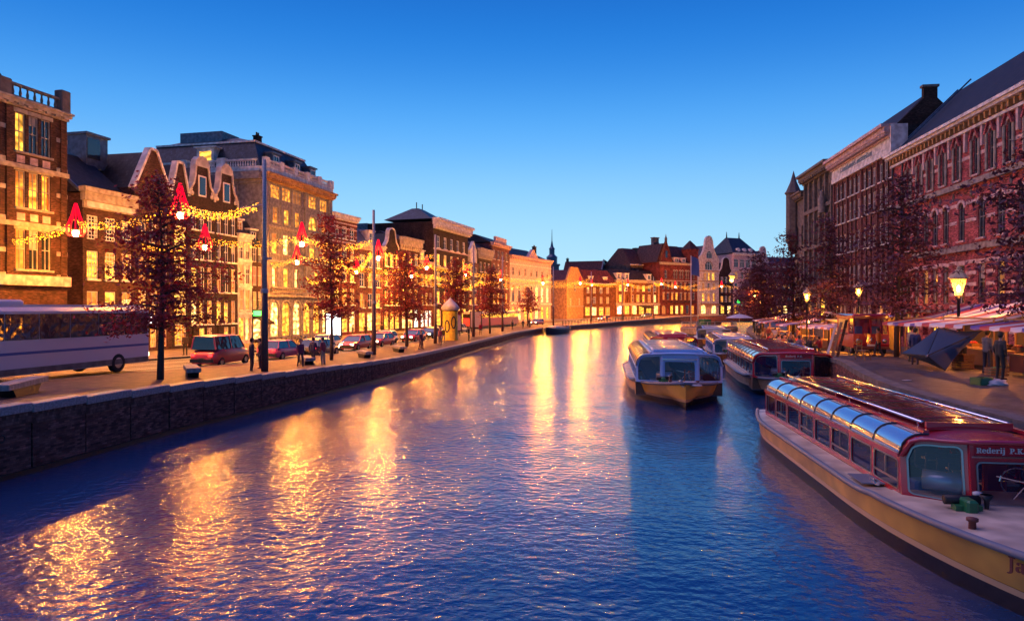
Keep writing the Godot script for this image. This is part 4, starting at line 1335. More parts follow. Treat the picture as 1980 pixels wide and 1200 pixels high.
	W = Vector2(43.6, 105.2).distance_to(Vector2(42.72, 99.25))
	r = [[0.4, 4.0, 1.4, [1.6, 4.2], "d", "ac"], [6.4, 3.4, 1.0, [1.6, 4.2], ".", "ap"], [12.0, 3.0, 1.0, [1.6, 4.2], ".", "ap"]]
	o = house("turret_house", "dark stone corner house with slender pointed turret, last of the right row", [43.6, 105.2], [42.72, 99.25], 2.4, 19.4, 14.0, M.stone_dark, r, M.stone_dark)
	cornice(o, 18.8, 1.0, 1.0, M.stone_dark, 0.8)
	part("turret", MB.new().lathe([[0.3, 11.0], [1.1, 13.0], [1.1, 20.0], [1.35, 20.3], [1.1, 20.6], [0.5, 22.0], [0.0, 23.8]], 8, Vector3(0.4, 0, 0.3)), M.stone_dark, o)
	roof(o, 0.3, W, -13, -0.4, 19.8, 4.2, 1.4, 5.0, M.roof_slate)
	dormer(o, 3.4, 20.0, -0.6, 1.7, 2.2, ".", M.metal_blue, M.metal_blue)

# ---------------------------------------------------------------- hanging lights and poles

func red_lamp(pos: Vector3, label: String, power: float) -> void:
	# pos: the foot of the lamp
	var o := thing("hanging_bulb_light", label, "hanging light", pos, 0.0, "red wire bulbs hung over the street")
	if not cache.has("bulb tube"):
		for k in 12:
			var w := TAU * k / 12
			var pts := []
			for q in [[0.22, 0.25], [0.42, 0.1], [0.56, 0.38], [0.55, 0.7], [0.42, 1.05], [0.28, 1.45], [0.17, 1.9], [0.06, 2.3]]:
				pts.append(Vector3(cos(w) * q[0], q[1], sin(w) * q[0]))
			cache["bulb tube %d" % k] = MB.new().tube(pts, 0.038, 5).done()
		cache["bulb tube"] = true
		cache["bulb glass"] = MB.new().smooth().lathe([[0.0, 0.06], [0.12, 0.08], [0.19, 0.2], [0.2, 0.36], [0.13, 0.46], [0.0, 0.48]], 12).done()
		cache["bulb cap"] = MB.new().lathe([[0.3, 0.5], [0.26, 0.6], [0.2, 1.1], [0.0, 1.15]], 12).done()
	for k in 12:
		part("light_tube", cache["bulb tube %d" % k], M.red_tube, o)
	part("bulb", cache["bulb glass"], M.bulb, o)
	part("socket", cache["bulb cap"], M.iron, o)
	omni("bulb_light", Vector3(0, 0.26, 0), Color(1.0, 0.56, 0.15), power, 0.18, o)

func garland(label: String, pts: Array, band_h: float, per_m: float) -> void:
	var o := thing("light_garland", label, "light garland", Vector3.ZERO, 0.0, "fairy-light garlands strung across the street")
	var line := []
	for i in pts.size() - 1:
		var a: Vector3 = pts[i]
		var b: Vector3 = pts[i + 1]
		var sag := a.distance_to(b) * 0.07
		for k in 17:
			if k == 0 and i > 0:
				continue
			var t := k / 16.0
			line.append(a.lerp(b, t) - Vector3(0, sag * 4 * t * (1 - t), 0))
	part("cable", MB.new().tube(line, 0.02, 4), M.cable, o)
	var where := []
	for i in line.size() - 1:
		var n := int(line[i].distance_to(line[i + 1]) * per_m)
		for k in n:
			where.append(line[i].lerp(line[i + 1], rng.randf()) + Vector3(rng.randf_range(-0.09, 0.09), -band_h * rng.randf() + 0.05, rng.randf_range(-0.09, 0.09)))
	var mm := MultiMesh.new()
	mm.transform_format = MultiMesh.TRANSFORM_3D
	mm.mesh = MB.new().lathe([[0.0, -0.045], [0.045, 0.0], [0.0, 0.045]], 4).done()
	mm.mesh.surface_set_material(0, M.fairy)
	mm.instance_count = where.size()
	for i in where.size():
		mm.set_instance_transform(i, Transform3D(Basis.from_scale(Vector3.ONE * rng.randf_range(0.4, 1.1)), where[i]))
	var g := MultiMeshInstance3D.new()
	g.name = "fairy_lights"
	g.multimesh = mm
	g.material_override = M.fairy
	g.set_meta("kind", "stuff")
	o.add_child(g, true)

func pole(x: float, d: float, base: float, top: float, label: String) -> void:
	var o := thing("tram_pole", label, "pole", at(x, d, base), 0.0, "tram poles along the quay")
	part("lower_shaft", MB.new().smooth().tube([Vector3(0, -0.1, 0), Vector3(0, 4.3, 0)], [0.19, 0.17], 14), M.pole_brown, o)
	part("upper_shaft", MB.new().smooth().tube([Vector3(0, 4.3, 0), Vector3(0, top, 0)], [0.145, 0.1], 12), M.pole_grey, o)
	part("collar", MB.new().lathe([[0.17, 4.2], [0.22, 4.22], [0.22, 4.4], [0.14, 4.45]], 12), M.pole_grey, o)
	part("clamp", MB.new().lathe([[0.12, 6.0], [0.17, 6.02], [0.17, 6.15], [0.12, 6.17]], 10).span(0.1, 0.42, 6.02, 6.14, -0.04, 0.04), M.pole_grey, o)
	part("wire_bracket", MB.new().tube([Vector3(-1.3, top - 2.6, 0), Vector3(0, top - 2.4, 0)], 0.03, 5), M.pole_grey, o)

func hang_lights() -> void:
	var E := 5.2
	var P := [[-13.35, 36.8, 1.75, 11.4, "nearest tall tram pole on the left quay, grey above and brown below"], [-11.35, 56, 1.28, 11.9, "second tram pole along the left quay, beside the parked red cars"], [-8.6, 76.5, 1.15, 12.2, "third tram pole, beside the yellow advertising column"], [-5.3, 94, 1.15, 12.6, "fourth tram pole, just past the yellow advertising column"], [-1.6, 115, 1.15, 12.6, "fifth tram pole, between two small trees on the quay"], [9.1, 150, 1.15, 13, "sixth tram pole, in front of the pink palazzo's end"], [20.0, 172, 1.2, 13, "seventh tram pole, before the low red brick house"], [31.2, 193, 1.4, 13, "eighth tram pole, before the three-storey shop"], [44.6, 215, 1.8, 13, "ninth tram pole, before the big Gothic brick block"]]
	for p in P:
		pole(p[0], p[1], p[2], p[3], p[4])
	# [x, d, foot above the eye]
	var L := [[-29.4, 46.0, 4.7, "red wire bulb lamp nearest the striped bank"], [-20.9, 43.0, 5.5, "large red wire bulb lamp above the nearest street tree"], [-26.1, 58.0, 4.8, "red wire bulb lamp in front of the bell-gabled twins"], [-19.4, 63.0, 5.55, "red wire bulb lamp before the stone block's round arch"], [-24.6, 78.0, 4.85, "lower of two red wire bulb lamps before the stone block"], [-14.5, 74.0, 5.05, "red wire bulb lamp beside the second tram pole"], [-21.9, 96.0, 4.65, "red wire bulb lamp just left of the second tram pole"], [-13.0, 104.0, 5.7, "red wire bulb lamp beside the third tram pole"], [-16.5, 112.0, 4.8, "small red wire bulb lamp among the third tree's leaves"], [-8.2, 122.0, 5.5, "red wire bulb lamp above the fourth quay tree"], [-2.3, 140.0, 5.4, "red wire bulb lamp at the fifth tram pole"], [7.7, 170.0, 5.7, "red wire bulb lamp before the palazzo's white-lit windows"], [18.5, 185.0, 6.2, "red wire bulb lamp before the orange gable house"], [24.0, 206.0, 6.4, "red wire bulb lamp before the low red brick house"], [34.8, 205.0, 6.4, "red wire bulb lamp before the three-storey shop"], [49.3, 225.0, 7.3, "red wire bulb lamp left of the Gothic brick block's gable"], [54.6, 228.0, 6.4, "lower red wire bulb lamp before the Gothic brick block"], [72.5, 236.0, 6.9, "farthest red wire bulb lamp, before the slim dark house"]]
	for i in L.size():
		var l: Array = L[i]
		red_lamp(at(l[0], l[1], E + l[2]), l[3], 140.0 if i < 8 else (210.0 if i < 11 else 520.0))
	var up := func(i: int) -> Vector3: return at(L[i][0], L[i][1], E + L[i][2] + 1.15)
	garland("nearest garland of amber fairy lights, from the striped bank to the first tram pole", [at(-33.4, 45.6, E + 4.6), up.call(0), up.call(1), at(-13.9, 37.2, E + 5.75)], 0.5, 42)
	garland("amber garland from the gabled house past two red bulbs to the second tram pole", [at(-33.0, 61.0, E + 5.7), up.call(2), up.call(3), at(-11.6, 56.2, E + 5.6)], 0.55, 36)
	garland("amber garland from the stone block to the third tram pole", [at(-28.6, 81.0, E + 5.3), up.call(4), up.call(5), at(-8.8, 76.6, E + 6.0)], 0.55, 30)
	garland("amber garland from the stone block's far end to the fourth tram pole", [at(-25.8, 93.5, E + 4.6), up.call(6), up.call(7), at(-5.5, 94.2, E + 6.1)], 0.65, 34)
	garland("amber garland from the dormered house to the fifth tram pole", [at(-22.4, 105.0, E + 4.8), up.call(8), up.call(9), at(-1.9, 115.2, E + 6.2)], 0.7, 34)
	garland("lampless amber garland from the stone block's middle to the second tram pole", [at(-26.9, 89.0, E + 4.0), at(-18.0, 72.0, E + 4.9), at(-11.6, 56.3, E + 4.6)], 0.5, 26)
	garland("lampless amber garland from the white-gabled house to the fourth tram pole", [at(-19.6, 114.0, E + 4.2), at(-12.0, 103.0, E + 4.9), at(-5.6, 94.3, E + 4.8)], 0.6, 26)
	garland("lampless amber garland from the tall dark block to the fifth tram pole", [at(-11.6, 142.0, E + 4.6), at(-6.0, 128.0, E + 5.2), at(-2.0, 115.5, E + 5.0)], 0.6, 26)
	garland("amber garland from the plain house to the sixth tram pole", [at(-15.8, 127.0, E + 5.0), up.call(10), at(8.8, 150.0, E + 7.2)], 0.8, 32)
	garland("amber garland before the pink palazzo to the seventh tram pole", [at(-2.4, 172.0, E + 6.0), up.call(11), at(19.8, 172.0, E + 7.4)], 0.85, 32)
	garland("amber garland before the orange gable house to the eighth tram pole", [at(7.6, 193.0, E + 6.8), up.call(12), at(31.0, 193.0, E + 7.6)], 0.85, 32)
	garland("amber garland before the low brick house to the ninth tram pole", [at(17.0, 212.0, E + 7.0), up.call(13), up.call(14), at(44.4, 215.0, E + 7.2)], 0.85, 32)
	garland("amber garland from the ninth tram pole across the Gothic block's front", [at(44.6, 215.0, E + 8.2), up.call(15), up.call(16), at(64.0, 232.0, E + 8.4)], 0.85, 32)
	garland("farthest amber garland, running to the dark trees at the canal's end", [at(57.0, 228.0, E + 7.0), up.call(17), at(92.0, 236.0, E + 8.4), at(108.0, 238.0, E + 8.0)], 0.85, 26)

# ---------------------------------------------------------------- trees

func tree(called: String, label: String, x: float, d: float, base: float, low: float, top: float, R: float, seed_: int, leaves: int, leaf: float, m: Material, group: String) -> void:
	var r := RandomNumberGenerator.new()
	r.seed = seed_
	var o := thing(called, label, "tree", at(x, d, base), 0.0, group)
	var trunk := []
	var rad := []
	for i in 9:
		var t := i / 8.0
		trunk.append(Vector3(0.12 * R * sin(t * 3 + seed_) * t, t * top * 0.97 - 0.1, 0.1 * R * cos(t * 2.3 + seed_) * t))
		rad.append(lerpf(0.042 * R + 0.06, 0.015, t))
	part("trunk", MB.new().smooth().tube(trunk, rad, 8), M.bark, o)
	var limbs := MB.new().smooth()
	var at_y := func(y: float) -> Vector3:
		var t := clampf((y + 0.1) / (top * 0.97), 0, 1) * 8
		return trunk[int(t)].lerp(trunk[mini(int(t) + 1, 8)], t - int(t))
	var st := SurfaceTool.new()
	st.begin(Mesh.PRIMITIVE_TRIANGLES)
	st.set_smooth_group(-1)
	var n := 54
	for i in n:
		var u := (i + r.randf()) / n
		var y := lerpf(low, top, u)
		var reach := R * (0.35 + 0.65 * sin(PI * clampf(0.28 + u * 0.72, 0, 1))) * r.randf_range(0.42, 1.28) * (1.0 if u < 0.75 else lerpf(1.0, 0.45, (u - 0.75) * 4))
		var w := i * 2.4 + r.randf_range(-0.5, 0.5)
		var dir := Vector3(cos(w), 0, sin(w))
		var a: Vector3 = at_y.call(y - reach * 0.25)
		var pts := []
		var rise := r.randf_range(-0.12, 0.3)
		for k in 5:
			var t := k / 4.0
			pts.append(a + dir * reach * t + Vector3(r.randf_range(-0.1, 0.1), reach * (rise * t + 0.3 * t - 0.35 * t * t), r.randf_range(-0.1, 0.1)))
		limbs.tube(pts, [0.02 * R + 0.014, 0.015 * R + 0.01, 0.016, 0.011, 0.006], 4, false)
		var tone := r.randf_range(0.55, 1.35)
		for k in int(leaves * 1.1 / n * clampf(reach / R * 1.5, 0.4, 1.6)):
			var t := pow(r.randf(), 0.7)
			var p: Vector3 = pts[int(t * 4)].lerp(pts[mini(int(t * 4) + 1, 4)], t * 4 - int(t * 4))
			p += Vector3(r.randfn(0, 0.17), r.randfn(-0.03, 0.08), r.randfn(0, 0.17)) * R
			var s := leaf * r.randf_range(0.6, 1.3)
			var f := Basis.from_euler(Vector3(r.randf_range(-1, 1), r.randf() * TAU, r.randf_range(-1, 1)))
			var c := tone * r.randf_range(0.7, 1.3)
			st.set_color(Color(c * r.randf_range(0.8, 1.2), c, c))
			var q := [p + f.z * s, p + f.x * s * 0.5, p - f.z * s, p - f.x * s * 0.5]
			for j in [0, 1, 2, 0, 2, 3]:
				st.add_vertex(q[j])
	part("limbs", limbs, M.bark, o)
	st.generate_normals()
	part("crown", st.commit(), m, o)

func plant_trees() -> void:
	M.leaf_red = leafy(0.27, 0.04, 0.045)
	M.leaf_dark = leafy(0.12, 0.032, 0.045)
	var g := "young street trees along the left quay"
	tree("street_tree", "nearest left-quay tree, dark red leaves in front of the brick gabled houses", -16.0, 31.0, 1.92, 2.6, 9.4, 2.4, 1, 6000, 0.11, M.leaf_red, g)
	tree("street_tree", "second left-quay tree, slender red crown before the stone corner block", -12.9, 48.7, 1.4, 3.2, 10.6, 1.75, 2, 4200, 0.12, M.leaf_red, g)
	tree("street_tree", "third left-quay tree, round red crown between the second and third poles", -10.8, 70.0, 1.15, 3.4, 10.0, 2.6, 3, 4200, 0.15, M.leaf_red, g)
	tree("street_tree", "fourth left-quay tree, right behind the yellow advertising column", -7.2, 88.0, 1.15, 3.6, 10.6, 2.0, 4, 3200, 0.16, M.leaf_red, g)
	tree("street_tree", "fifth left-quay tree, between the fourth and fifth tram poles", -3.4, 105.0, 1.15, 3.2, 10.4, 2.5, 5, 3000, 0.18, M.leaf_red, g)
	tree("street_tree", "farthest left-quay tree, small and thin before the pink palazzo", 3.4, 148.0, 1.2, 3.4, 8.6, 2.6, 6, 1500, 0.2, M.leaf_red, g)
	g = "dark trees along the market quay"
	tree("market_tree", "big dark tree cut by the picture's right edge, branches hanging over stalls", 22.6, 29.0, 2.4, 2.9, 10.8, 3.3, 11, 5600, 0.13, M.leaf_dark, g)
	tree("market_tree", "tall dark pointed tree between the red van and the banded brick hall", 23.4, 41.5, 2.3, 3.0, 11.2, 2.6, 12, 4600, 0.13, M.leaf_dark, g)
	tree("market_tree", "dark tree in front of the white-corniced warehouse's left end", 27.9, 60.0, 1.45, 2.8, 12.0, 2.3, 13, 3200, 0.16, M.leaf_dark, g)
	tree("market_tree", "dark tree in front of the turret house", 34.6, 84.0, 1.35, 2.6, 13.4, 3.0, 14, 3200, 0.2, M.leaf_dark, g)
	tree("market_tree", "broad dark tree left of the turret, before the dim terrace", 37.5, 102.0, 1.35, 2.6, 12.2, 3.6, 15, 4200, 0.22, M.leaf_dark, g)
	tree("market_tree", "broad dark tree standing over the market's far orange lights", 44.0, 124.0, 1.35, 2.8, 11.0, 4.2, 16, 4200, 0.25, M.leaf_dark, g)
	tree("market_tree", "farthest dark tree, before the green neon sign", 56.0, 158.0, 1.4, 2.8, 11.4, 4.6, 17, 3200, 0.3, M.leaf_dark, g)

# ---------------------------------------------------------------- tour boats

func hull_half(z: float, L: float, B: float) -> float:
	var t := clampf(z / L, 0, 1)
	if t < 0.2:
		return B * (0.72 + 0.28 * sin(t / 0.2 * PI / 2))
	if t < 0.55:
		return B
	var s := (t - 0.55) / 0.45
	return B * pow(maxf(0.0, 1.0 - pow(s, 2.1)), 0.72)

func boat(label: String, x: float, d: float, turn: float, o_: Dictionary) -> Node3D:
	var L: float = o_.get("L", 20.0)
	var B: float = o_.get("B", 2.25)
	var cw: float = o_.get("cw", 1.65)
	var z0: float = o_.get("z0", 1.4)
	var z1: float = o_.get("z1", 13.1)
	var H: float = o_.get("H", 2.38)
	var bays: int = o_.get("bays", 8)
	var red: Material = o_.trim
	var o := thing("tour_boat", label, "tour boat", at(x, d, 0), turn, "glass-roofed tour boats moored along the market quay")
	var yd := func(z: float) -> float: return 1.0 + 0.06 * smoothstep(z1 - 0.7, z1 - 0.25, z) + 0.3 * pow(clampf((z - z1) / (L - z1), 0, 1), 1.5)
	var wl := func(z: float) -> float: return hull_half(minf(L, z + 1.5 * smoothstep(0.5, 1.0, z / L)), L, B) * 0.93
	# hull strakes
	var strips := {"topside": [[1.0, 0.0], [0.62, 0.3], [0.5, 0.42]], "pale_strake": [[0.5, 0.39], [0.36, 0.55]], "boot_stripe": [[0.36, 0.56], [0.1, 0.8], [-0.4, 1.0]]}
	for called in strips:
		var m := MB.new().smooth()
		for s in [-1, 1]:
			var rows := []
			for i in 41:
				var z := L * i / 40.0
				var row := []
				for q in strips[called]:
					var y: float = yd.call(z) if q[0] == 1.0 else q[0]
					row.append(Vector3(s * lerpf(hull_half(z, L, B), wl.call(z), q[1]), y, z))
				rows.append(row)
			m.sheet(rows, s > 0)
		if true:
			var back := []
			for q in strips[called]:
				var w := lerpf(hull_half(0, L, B), wl.call(0.0), q[1])
				back.append([Vector3(w, yd.call(0.0) if q[0] == 1.0 else q[0], 0), Vector3(-w, yd.call(0.0) if q[0] == 1.0 else q[0], 0)])
			m.sheet(back)
		part(called, m, {"topside": o_.hull, "pale_strake": o_.strake, "boot_stripe": M.boot}[called], o)
	for s in [-1, 1]:
		var pts := []
		for i in 41:
			var z := L * i / 40.0
			pts.append(Vector3(s * (hull_half(z, L, B) + 0.02), yd.call(z) - 0.02, z))
		part("rub_rail", MB.new().smooth().tube(pts, 0.075, 8), M.rubber, o)
		# side deck
		var rows := []
		for i in 25:
			var z := lerpf(z0, z1, i / 24.0)
			rows.append([Vector3(s * hull_half(z, L, B), yd.call(z), z), Vector3(s * (cw - 0.02), yd.call(z) + 0.02, z)])
		part("side_deck", MB.new().sheet(rows, s > 0), M.deck, o)
		part("step_plate", MB.new().span(minf(s * cw, s * (B - 0.1)), maxf(s * cw, s * (B - 0.1)), 1.085, 1.11, z1 - 1.7, z1 - 0.75), M.rubber, o)
	for q in [["fore_deck", z1 - 0.3, L - 0.02, 0.07], ["aft_deck", 0.0, z0, 0.03]]:
		var rows := []
		for i in 17:
			var z := lerpf(q[1], q[2], i / 16.0)
			var row := []
			for k in 11:
				var u := lerpf(-1, 1, k / 10.0)
				row.append(Vector3(u * hull_half(z, L, B), yd.call(z) + q[3] * (1 - u * u) * clampf((L - z) / 3.0, 0.2, 1.0), z))
			rows.append(row)
		part(q[0], MB.new().smooth().sheet(rows, false), M.deck, o)
	# inside
	part("cabin_floor", MB.new().span(-cw, cw, 0.3, 0.34, z0, z1), M.floor_dark, o)
	part("inner_lining", MB.new().span(-cw, -cw + 0.05, 0.34, 1.04, z0, z1).span(cw - 0.05, cw, 0.34, 1.04, z0, z1).span(-cw, cw, 0.34, 1.1, z1 - 0.05, z1), M.wood, o)
	for i in bays * 2:
		var z := lerpf(z0 + 0.5, z1 - 2.0, i / (bays * 2.0 - 1))
		for s in [-1, 1]:
			part("seat", MB.new().span(s * 1.1 - 0.45, s * 1.1 + 0.45, 0.7, 0.78, z, z + 0.42).span(s * 1.1 - 0.45, s * 1.1 + 0.45, 0.7, 1.22, z - 0.06, z), M.seat_blue, o)
	for i in bays:
		var z := lerpf(z0 + 0.9, z1 - 1.6, i / (bays - 1.0))
		part("table", MB.new().span(-1.5, -0.7, 1.02, 1.06, z, z + 0.4).span(0.7, 1.5, 1.02, 1.06, z, z + 0.4), M.frame, o)
	part("steering_console", MB.new().chamfer(Vector3(-0.75, 1.0, z1 - 0.5), Vector3(0.9, 0.6, 0.5), 0.06), M.seat_blue, o)
	part("drum", MB.new().smooth().tube([Vector3(-1.15, 1.42, z1 - 0.05), Vector3(-0.45, 1.42, z1 + 0.35)], 0.22, 14), M.drum, o)
	part("steering_wheel", MB.new().tube(range(17).map(func(k): return Vector3(0.9 + cos(TAU * k / 16) * 0.32, 1.35 + sin(TAU * k / 16) * 0.3, z1 - 0.3)), 0.025, 6).bar(Vector3(0.6, 1.35, z1 - 0.3), Vector3(1.2, 1.35, z1 - 0.3), 0.03, 0.03), M.chrome, o)
	part("pilot_seat", MB.new().chamfer(Vector3(0.9, 1.1, z1 - 1.1), Vector3(0.5, 1.0, 0.18), 0.05), M.tail_red, o)
	# section of the roof: height at x
	var ys := 1.93
	var xr := cw * 0.64
	var top := func(px: float) -> float:
		var a := absf(px)
		if a > xr:
			var u := clampf((a - xr) / (cw - xr), 0, 1)
			return ys + (H - ys) * sqrt(maxf(0.0, 1.0 - u * u * u))
		return H + 0.09 * (1.0 - a * a / (xr * xr))
	# side windows
	var step := (z1 - z0) / bays
	for s in [-1, 1]:
		for i in bays:
			var za := z0 + i * step
			var outline := PackedVector2Array([Vector2(0, 1.04), Vector2(step, 1.04), Vector2(step, ys), Vector2(0, ys)])
			var hole := rounded(Rect2(0.07, 1.16, step - 0.14, ys - 1.16 - 0.1), 0.09)
			var f := func(p: Vector2, z: float) -> Vector3: return Vector3(s * (cw + z), p.y, za + (p.x if s < 0 else p.x))
			var w := part("side_window", MB.new().ring(outline, hole, f, 0.05), red, o)
			part("pane", MB.new().sheet([[f.call(Vector2(0.05, ys - 0.08), -0.03), f.call(Vector2(step - 0.05, ys - 0.08), -0.03)], [f.call(Vector2(0.05, 1.14), -0.03), f.call(Vector2(step - 0.05, 1.14), -0.03)]]), M.boat_glass, w)
			var lines := MB.new()
			var hole2 := rounded(Rect2(0.1, 1.19, step - 0.2, ys - 1.16 - 0.16), 0.07)
			lines.ring(hole, hole2, func(p: Vector2, z: float) -> Vector3: return f.call(p, z + 0.012), 0.02)
			if i % 2 == 1:
				lines.bar(f.call(Vector2(0.1, 1.36), 0.005), f.call(Vector2(step - 0.1, 1.36), 0.005), 0.03, 0.05)
				lines.bar(f.call(Vector2(step * 0.5, 1.38), 0.005), f.call(Vector2(step * 0.5, ys - 0.14), 0.005), 0.03, 0.03)
			part("window_trim", lines, o_.get("line", M.rim), w)
		# coved glass over the windows
		for i in bays:
			var za := z0 + i * step
			var rows := []
			for zz in [za + 0.025, za + step * 0.5, za + step - 0.025]:
				var row := []
				for k in 11:
					var px := lerpf(cw, xr, k / 10.0)
					if k < 6:
						px = cw - (cw - xr) * 0.5 * pow(k / 5.0, 2.2)
					else:
						px = lerpf(cw - (cw - xr) * 0.5, xr, (k - 5) / 5.0)
					row.append(Vector3(s * px, top.call(px) + 0.02, zz))
				rows.append(row)
			part("coved_glass", MB.new().smooth().sheet(rows, s < 0), M.cove_glass, o)
		for i in bays + 1:
			var pts := []
			for k in 9:
				var px := cw - (cw - xr) * pow(k / 8.0, 1.7)
				pts.append(Vector3(s * px, top.call(px) + 0.025, z0 + i * step))
			part("cove_rib", MB.new().smooth().tube(pts, 0.028, 6), M.rib, o)
		part("window_rail", MB.new().span(s * cw - 0.05, s * cw + 0.05, ys - 0.03, ys + 0.045, z0 - 0.05, z1), red, o)
		part("gutter_rail", MB.new().span(s * cw - 0.03, s * cw + 0.075, ys + 0.05, ys + 0.085, z0 - 0.05, z1), M.chrome, o)
		part("roof_rail", MB.new().span(s * xr - 0.06, s * xr + 0.06, H + 0.03, H + 0.1, z0 - 0.1, z1 - 0.1), red, o)
		part("hand_rail", MB.new().smooth().tube([Vector3(s * (xr - 0.14), H + 0.2, z0 + 0.3), Vector3(s * (xr - 0.14), H + 0.2, z1 - 0.6)], 0.035, 8), M.chrome, o)
		for k in 6:
			part("rail_stay", MB.new().bar(Vector3(s * (xr - 0.14), H + 0.05, z0 + 0.4 + k * (z1 - z0 - 1.2) / 5), Vector3(s * (xr - 0.14), H + 0.2, z0 + 0.4 + k * (z1 - z0 - 1.2) / 5), 0.03, 0.03), M.chrome, o)
	# roof
	var rr := []
	for i in 2:
		var row := []
		for k in 9:
			var px := lerpf(-xr, xr, k / 8.0)
			row.append(Vector3(px, top.call(px) - 0.01, [z0 - 0.1, z1][i]))
		rr.append(row)
	part("roof", MB.new().smooth().sheet(rr), red, o)
	for sec in 2:
		var za: float = [z0 + 0.1, lerpf(z0, z1, 0.47)][sec]
		var zb: float = [lerpf(z0, z1, 0.47) - 0.06, z1 - 0.5][sec]
		var lift: float = [0.05, 0.12][sec]
		var n := 9
		for k in n:
			var xa := lerpf(-xr + 0.26, xr - 0.26, k / float(n))
			var xb := lerpf(-xr + 0.26, xr - 0.26, (k + 1) / float(n)) - 0.025
			var xm := (xa + xb) / 2
			part("roof_slat", MB.new().box(Vector3(xm, top.call(xm) + lift, (za + zb) / 2), Vector3(xb - xa, 0.035, zb - za), Basis(Vector3.BACK, -xm * 0.09 / xr / xr * 2.0)), o_.roof, o)
		part("roof_coaming", MB.new().box(Vector3(0, H + 0.09 + lift * 0.5, zb + 0.05), Vector3(xr * 2 - 0.3, 0.16, 0.1)), red, o)
		for k in 4:
			var zz := lerpf(za, zb, (k + 0.5) / 4.0)
			part("roof_batten", MB.new().box(Vector3(0, H + 0.115 + lift, zz), Vector3(xr * 2 - 0.5, 0.02, 0.05)), red, o)
	# bowed windscreen of three panes
	var nose: float = o_.get("nose", 0.9)
	var xi := cw * 0.4
	var front := func(px: float) -> float: return z1 + nose * clampf((cw - absf(px)) / (cw - xi), 0, 1)
	var rows := [[], []]
	for k in 25:
		var px := lerpf(-cw, cw, k / 24.0)
		rows[0].append(Vector3(px, top.call(px) + 0.012, z1 - 0.1))
		rows[1].append(Vector3(px, top.call(px) + 0.012 - 0.05 * (1 - absf(px) / cw), front.call(px) + 0.09))
	part("front_roof", MB.new().smooth().sheet(rows), red, o)
	part("roof_brow", MB.new().smooth().tube(rows[1], 0.045, 6), red, o)
	for s in [-1, 0, 1]:
		var xa: float = -xi if s == 0 else (xi if s > 0 else -cw)
		var xb: float = xi if s == 0 else (cw if s > 0 else -xi)
		var base := 1.05
		var outline := PackedVector2Array([Vector2(xa, base), Vector2(xb, base)])
		for k in 13:
			var px := lerpf(xb, xa, k / 12.0)
			outline.append(Vector2(px, top.call(px) - 0.03))
		var inner := outline
		if s == 0:
			inner = PackedVector2Array([Vector2(xa + 0.02, base), Vector2(xb - 0.02, base), Vector2(xb - 0.02, H - 0.27), Vector2(xa + 0.02, H - 0.27)])
		var hole := smoothed(shaped(inner, 0.09), 0.1)
		var f := func(p: Vector2, z: float) -> Vector3: return Vector3(p.x, p.y, front.call(p.x) + z + (2.0 - p.y) * 0.12)
		var w := part("windscreen_frame", MB.new().ring(outline, hole, f, 0.07), red, o)
		part("windscreen_trim", MB.new().ring(hole, smoothed(shaped(hole, 0.03), 0.05), func(p: Vector2, z: float) -> Vector3: return f.call(p, z + 0.015), 0.03), o_.get("line", M.rim), w)
		var g := MB.new()
		var tri := Geometry2D.triangulate_polygon(hole)
		for i in range(0, tri.size(), 3):
			g.tri(f.call(hole[tri[i]], -0.04), f.call(hole[tri[i + 1]], -0.04), f.call(hole[tri[i + 2]], -0.04))
		part("pane", g, M.boat_glass, w)
		if s == 0:
			var sign := part("name_board", MB.new().span(-xi + 0.03, xi - 0.03, H - 0.23, H - 0.01, z1 + nose + 0.0, z1 + nose + 0.035), o_.get("board", red), o)
			part("board_edge", MB.new().span(-xi, xi, H - 0.27, H - 0.235, z1 + nose - 0.02, z1 + nose + 0.07), M.chrome, sign)
			if o_.has("text"):
				words(o_.text, 0.15, M.frame, o, Transform3D(Basis(), Vector3(-0.1, H - 0.12, z1 + nose + 0.045)), "Droid Serif", 700)
	part("windscreen_post", MB.new().bar(Vector3(-xi, 1.1, front.call(xi) + 0.13), Vector3(-xi, H, front.call(xi)), 0.08, 0.08).bar(Vector3(xi, 1.1, front.call(xi) + 0.13), Vector3(xi, H, front.call(xi)), 0.08, 0.08), red, o)
	part("wiper", MB.new().bar(Vector3(0.1, 1.3, z1 + nose + 0.12), Vector3(0.5, 1.75, z1 + nose + 0.08), 0.02, 0.02).bar(Vector3(-0.2, 1.75, z1 + nose + 0.08), Vector3(0.5, 1.6, z1 + nose + 0.1), 0.02, 0.02), M.chrome, o)
	part("stern_bulkhead", MB.new().prism(PackedVector2Array([Vector2(-cw, 0.4), Vector2(cw, 0.4), Vector2(cw, ys), Vector2(xr, H), Vector2(-xr, H), Vector2(-cw, ys)]), z0 - 0.06, z0), red, o)
	# foredeck fittings
	var yf: float = yd.call(z1 + 1.6) + 0.05
	var wn := part("windlass", MB.new().chamfer(Vector3(-0.95, yf + 0.12, z1 + 1.35), Vector3(0.22, 0.24, 0.5), 0.04).box(Vector3(-0.95, yf + 0.05, z1 + 1.35), Vector3(0.5, 0.1, 0.2)), M.green, o)
	part("windlass_drum", MB.new().smooth().tube([Vector3(-1.3, yf + 0.16, z1 + 1.2), Vector3(-0.65, yf + 0.16, z1 + 1.2)], 0.1, 10), M.iron, wn)
	part("fog_horn", MB.new().smooth().lathe([[0.04, 0], [0.05, 0.15], [0.12, 0.28], [0.1, 0.28]], 10, Vector3(-0.55, yf + 0.02, z1 + 1.3)), M.black, o)
	part("mushroom_vent", MB.new().smooth().lathe([[0.1, 0], [0.1, 0.1], [0.16, 0.12], [0.14, 0.17], [0.0, 0.19]], 12, Vector3(-0.1, yf, z1 + 2.2)), M.rim, o)
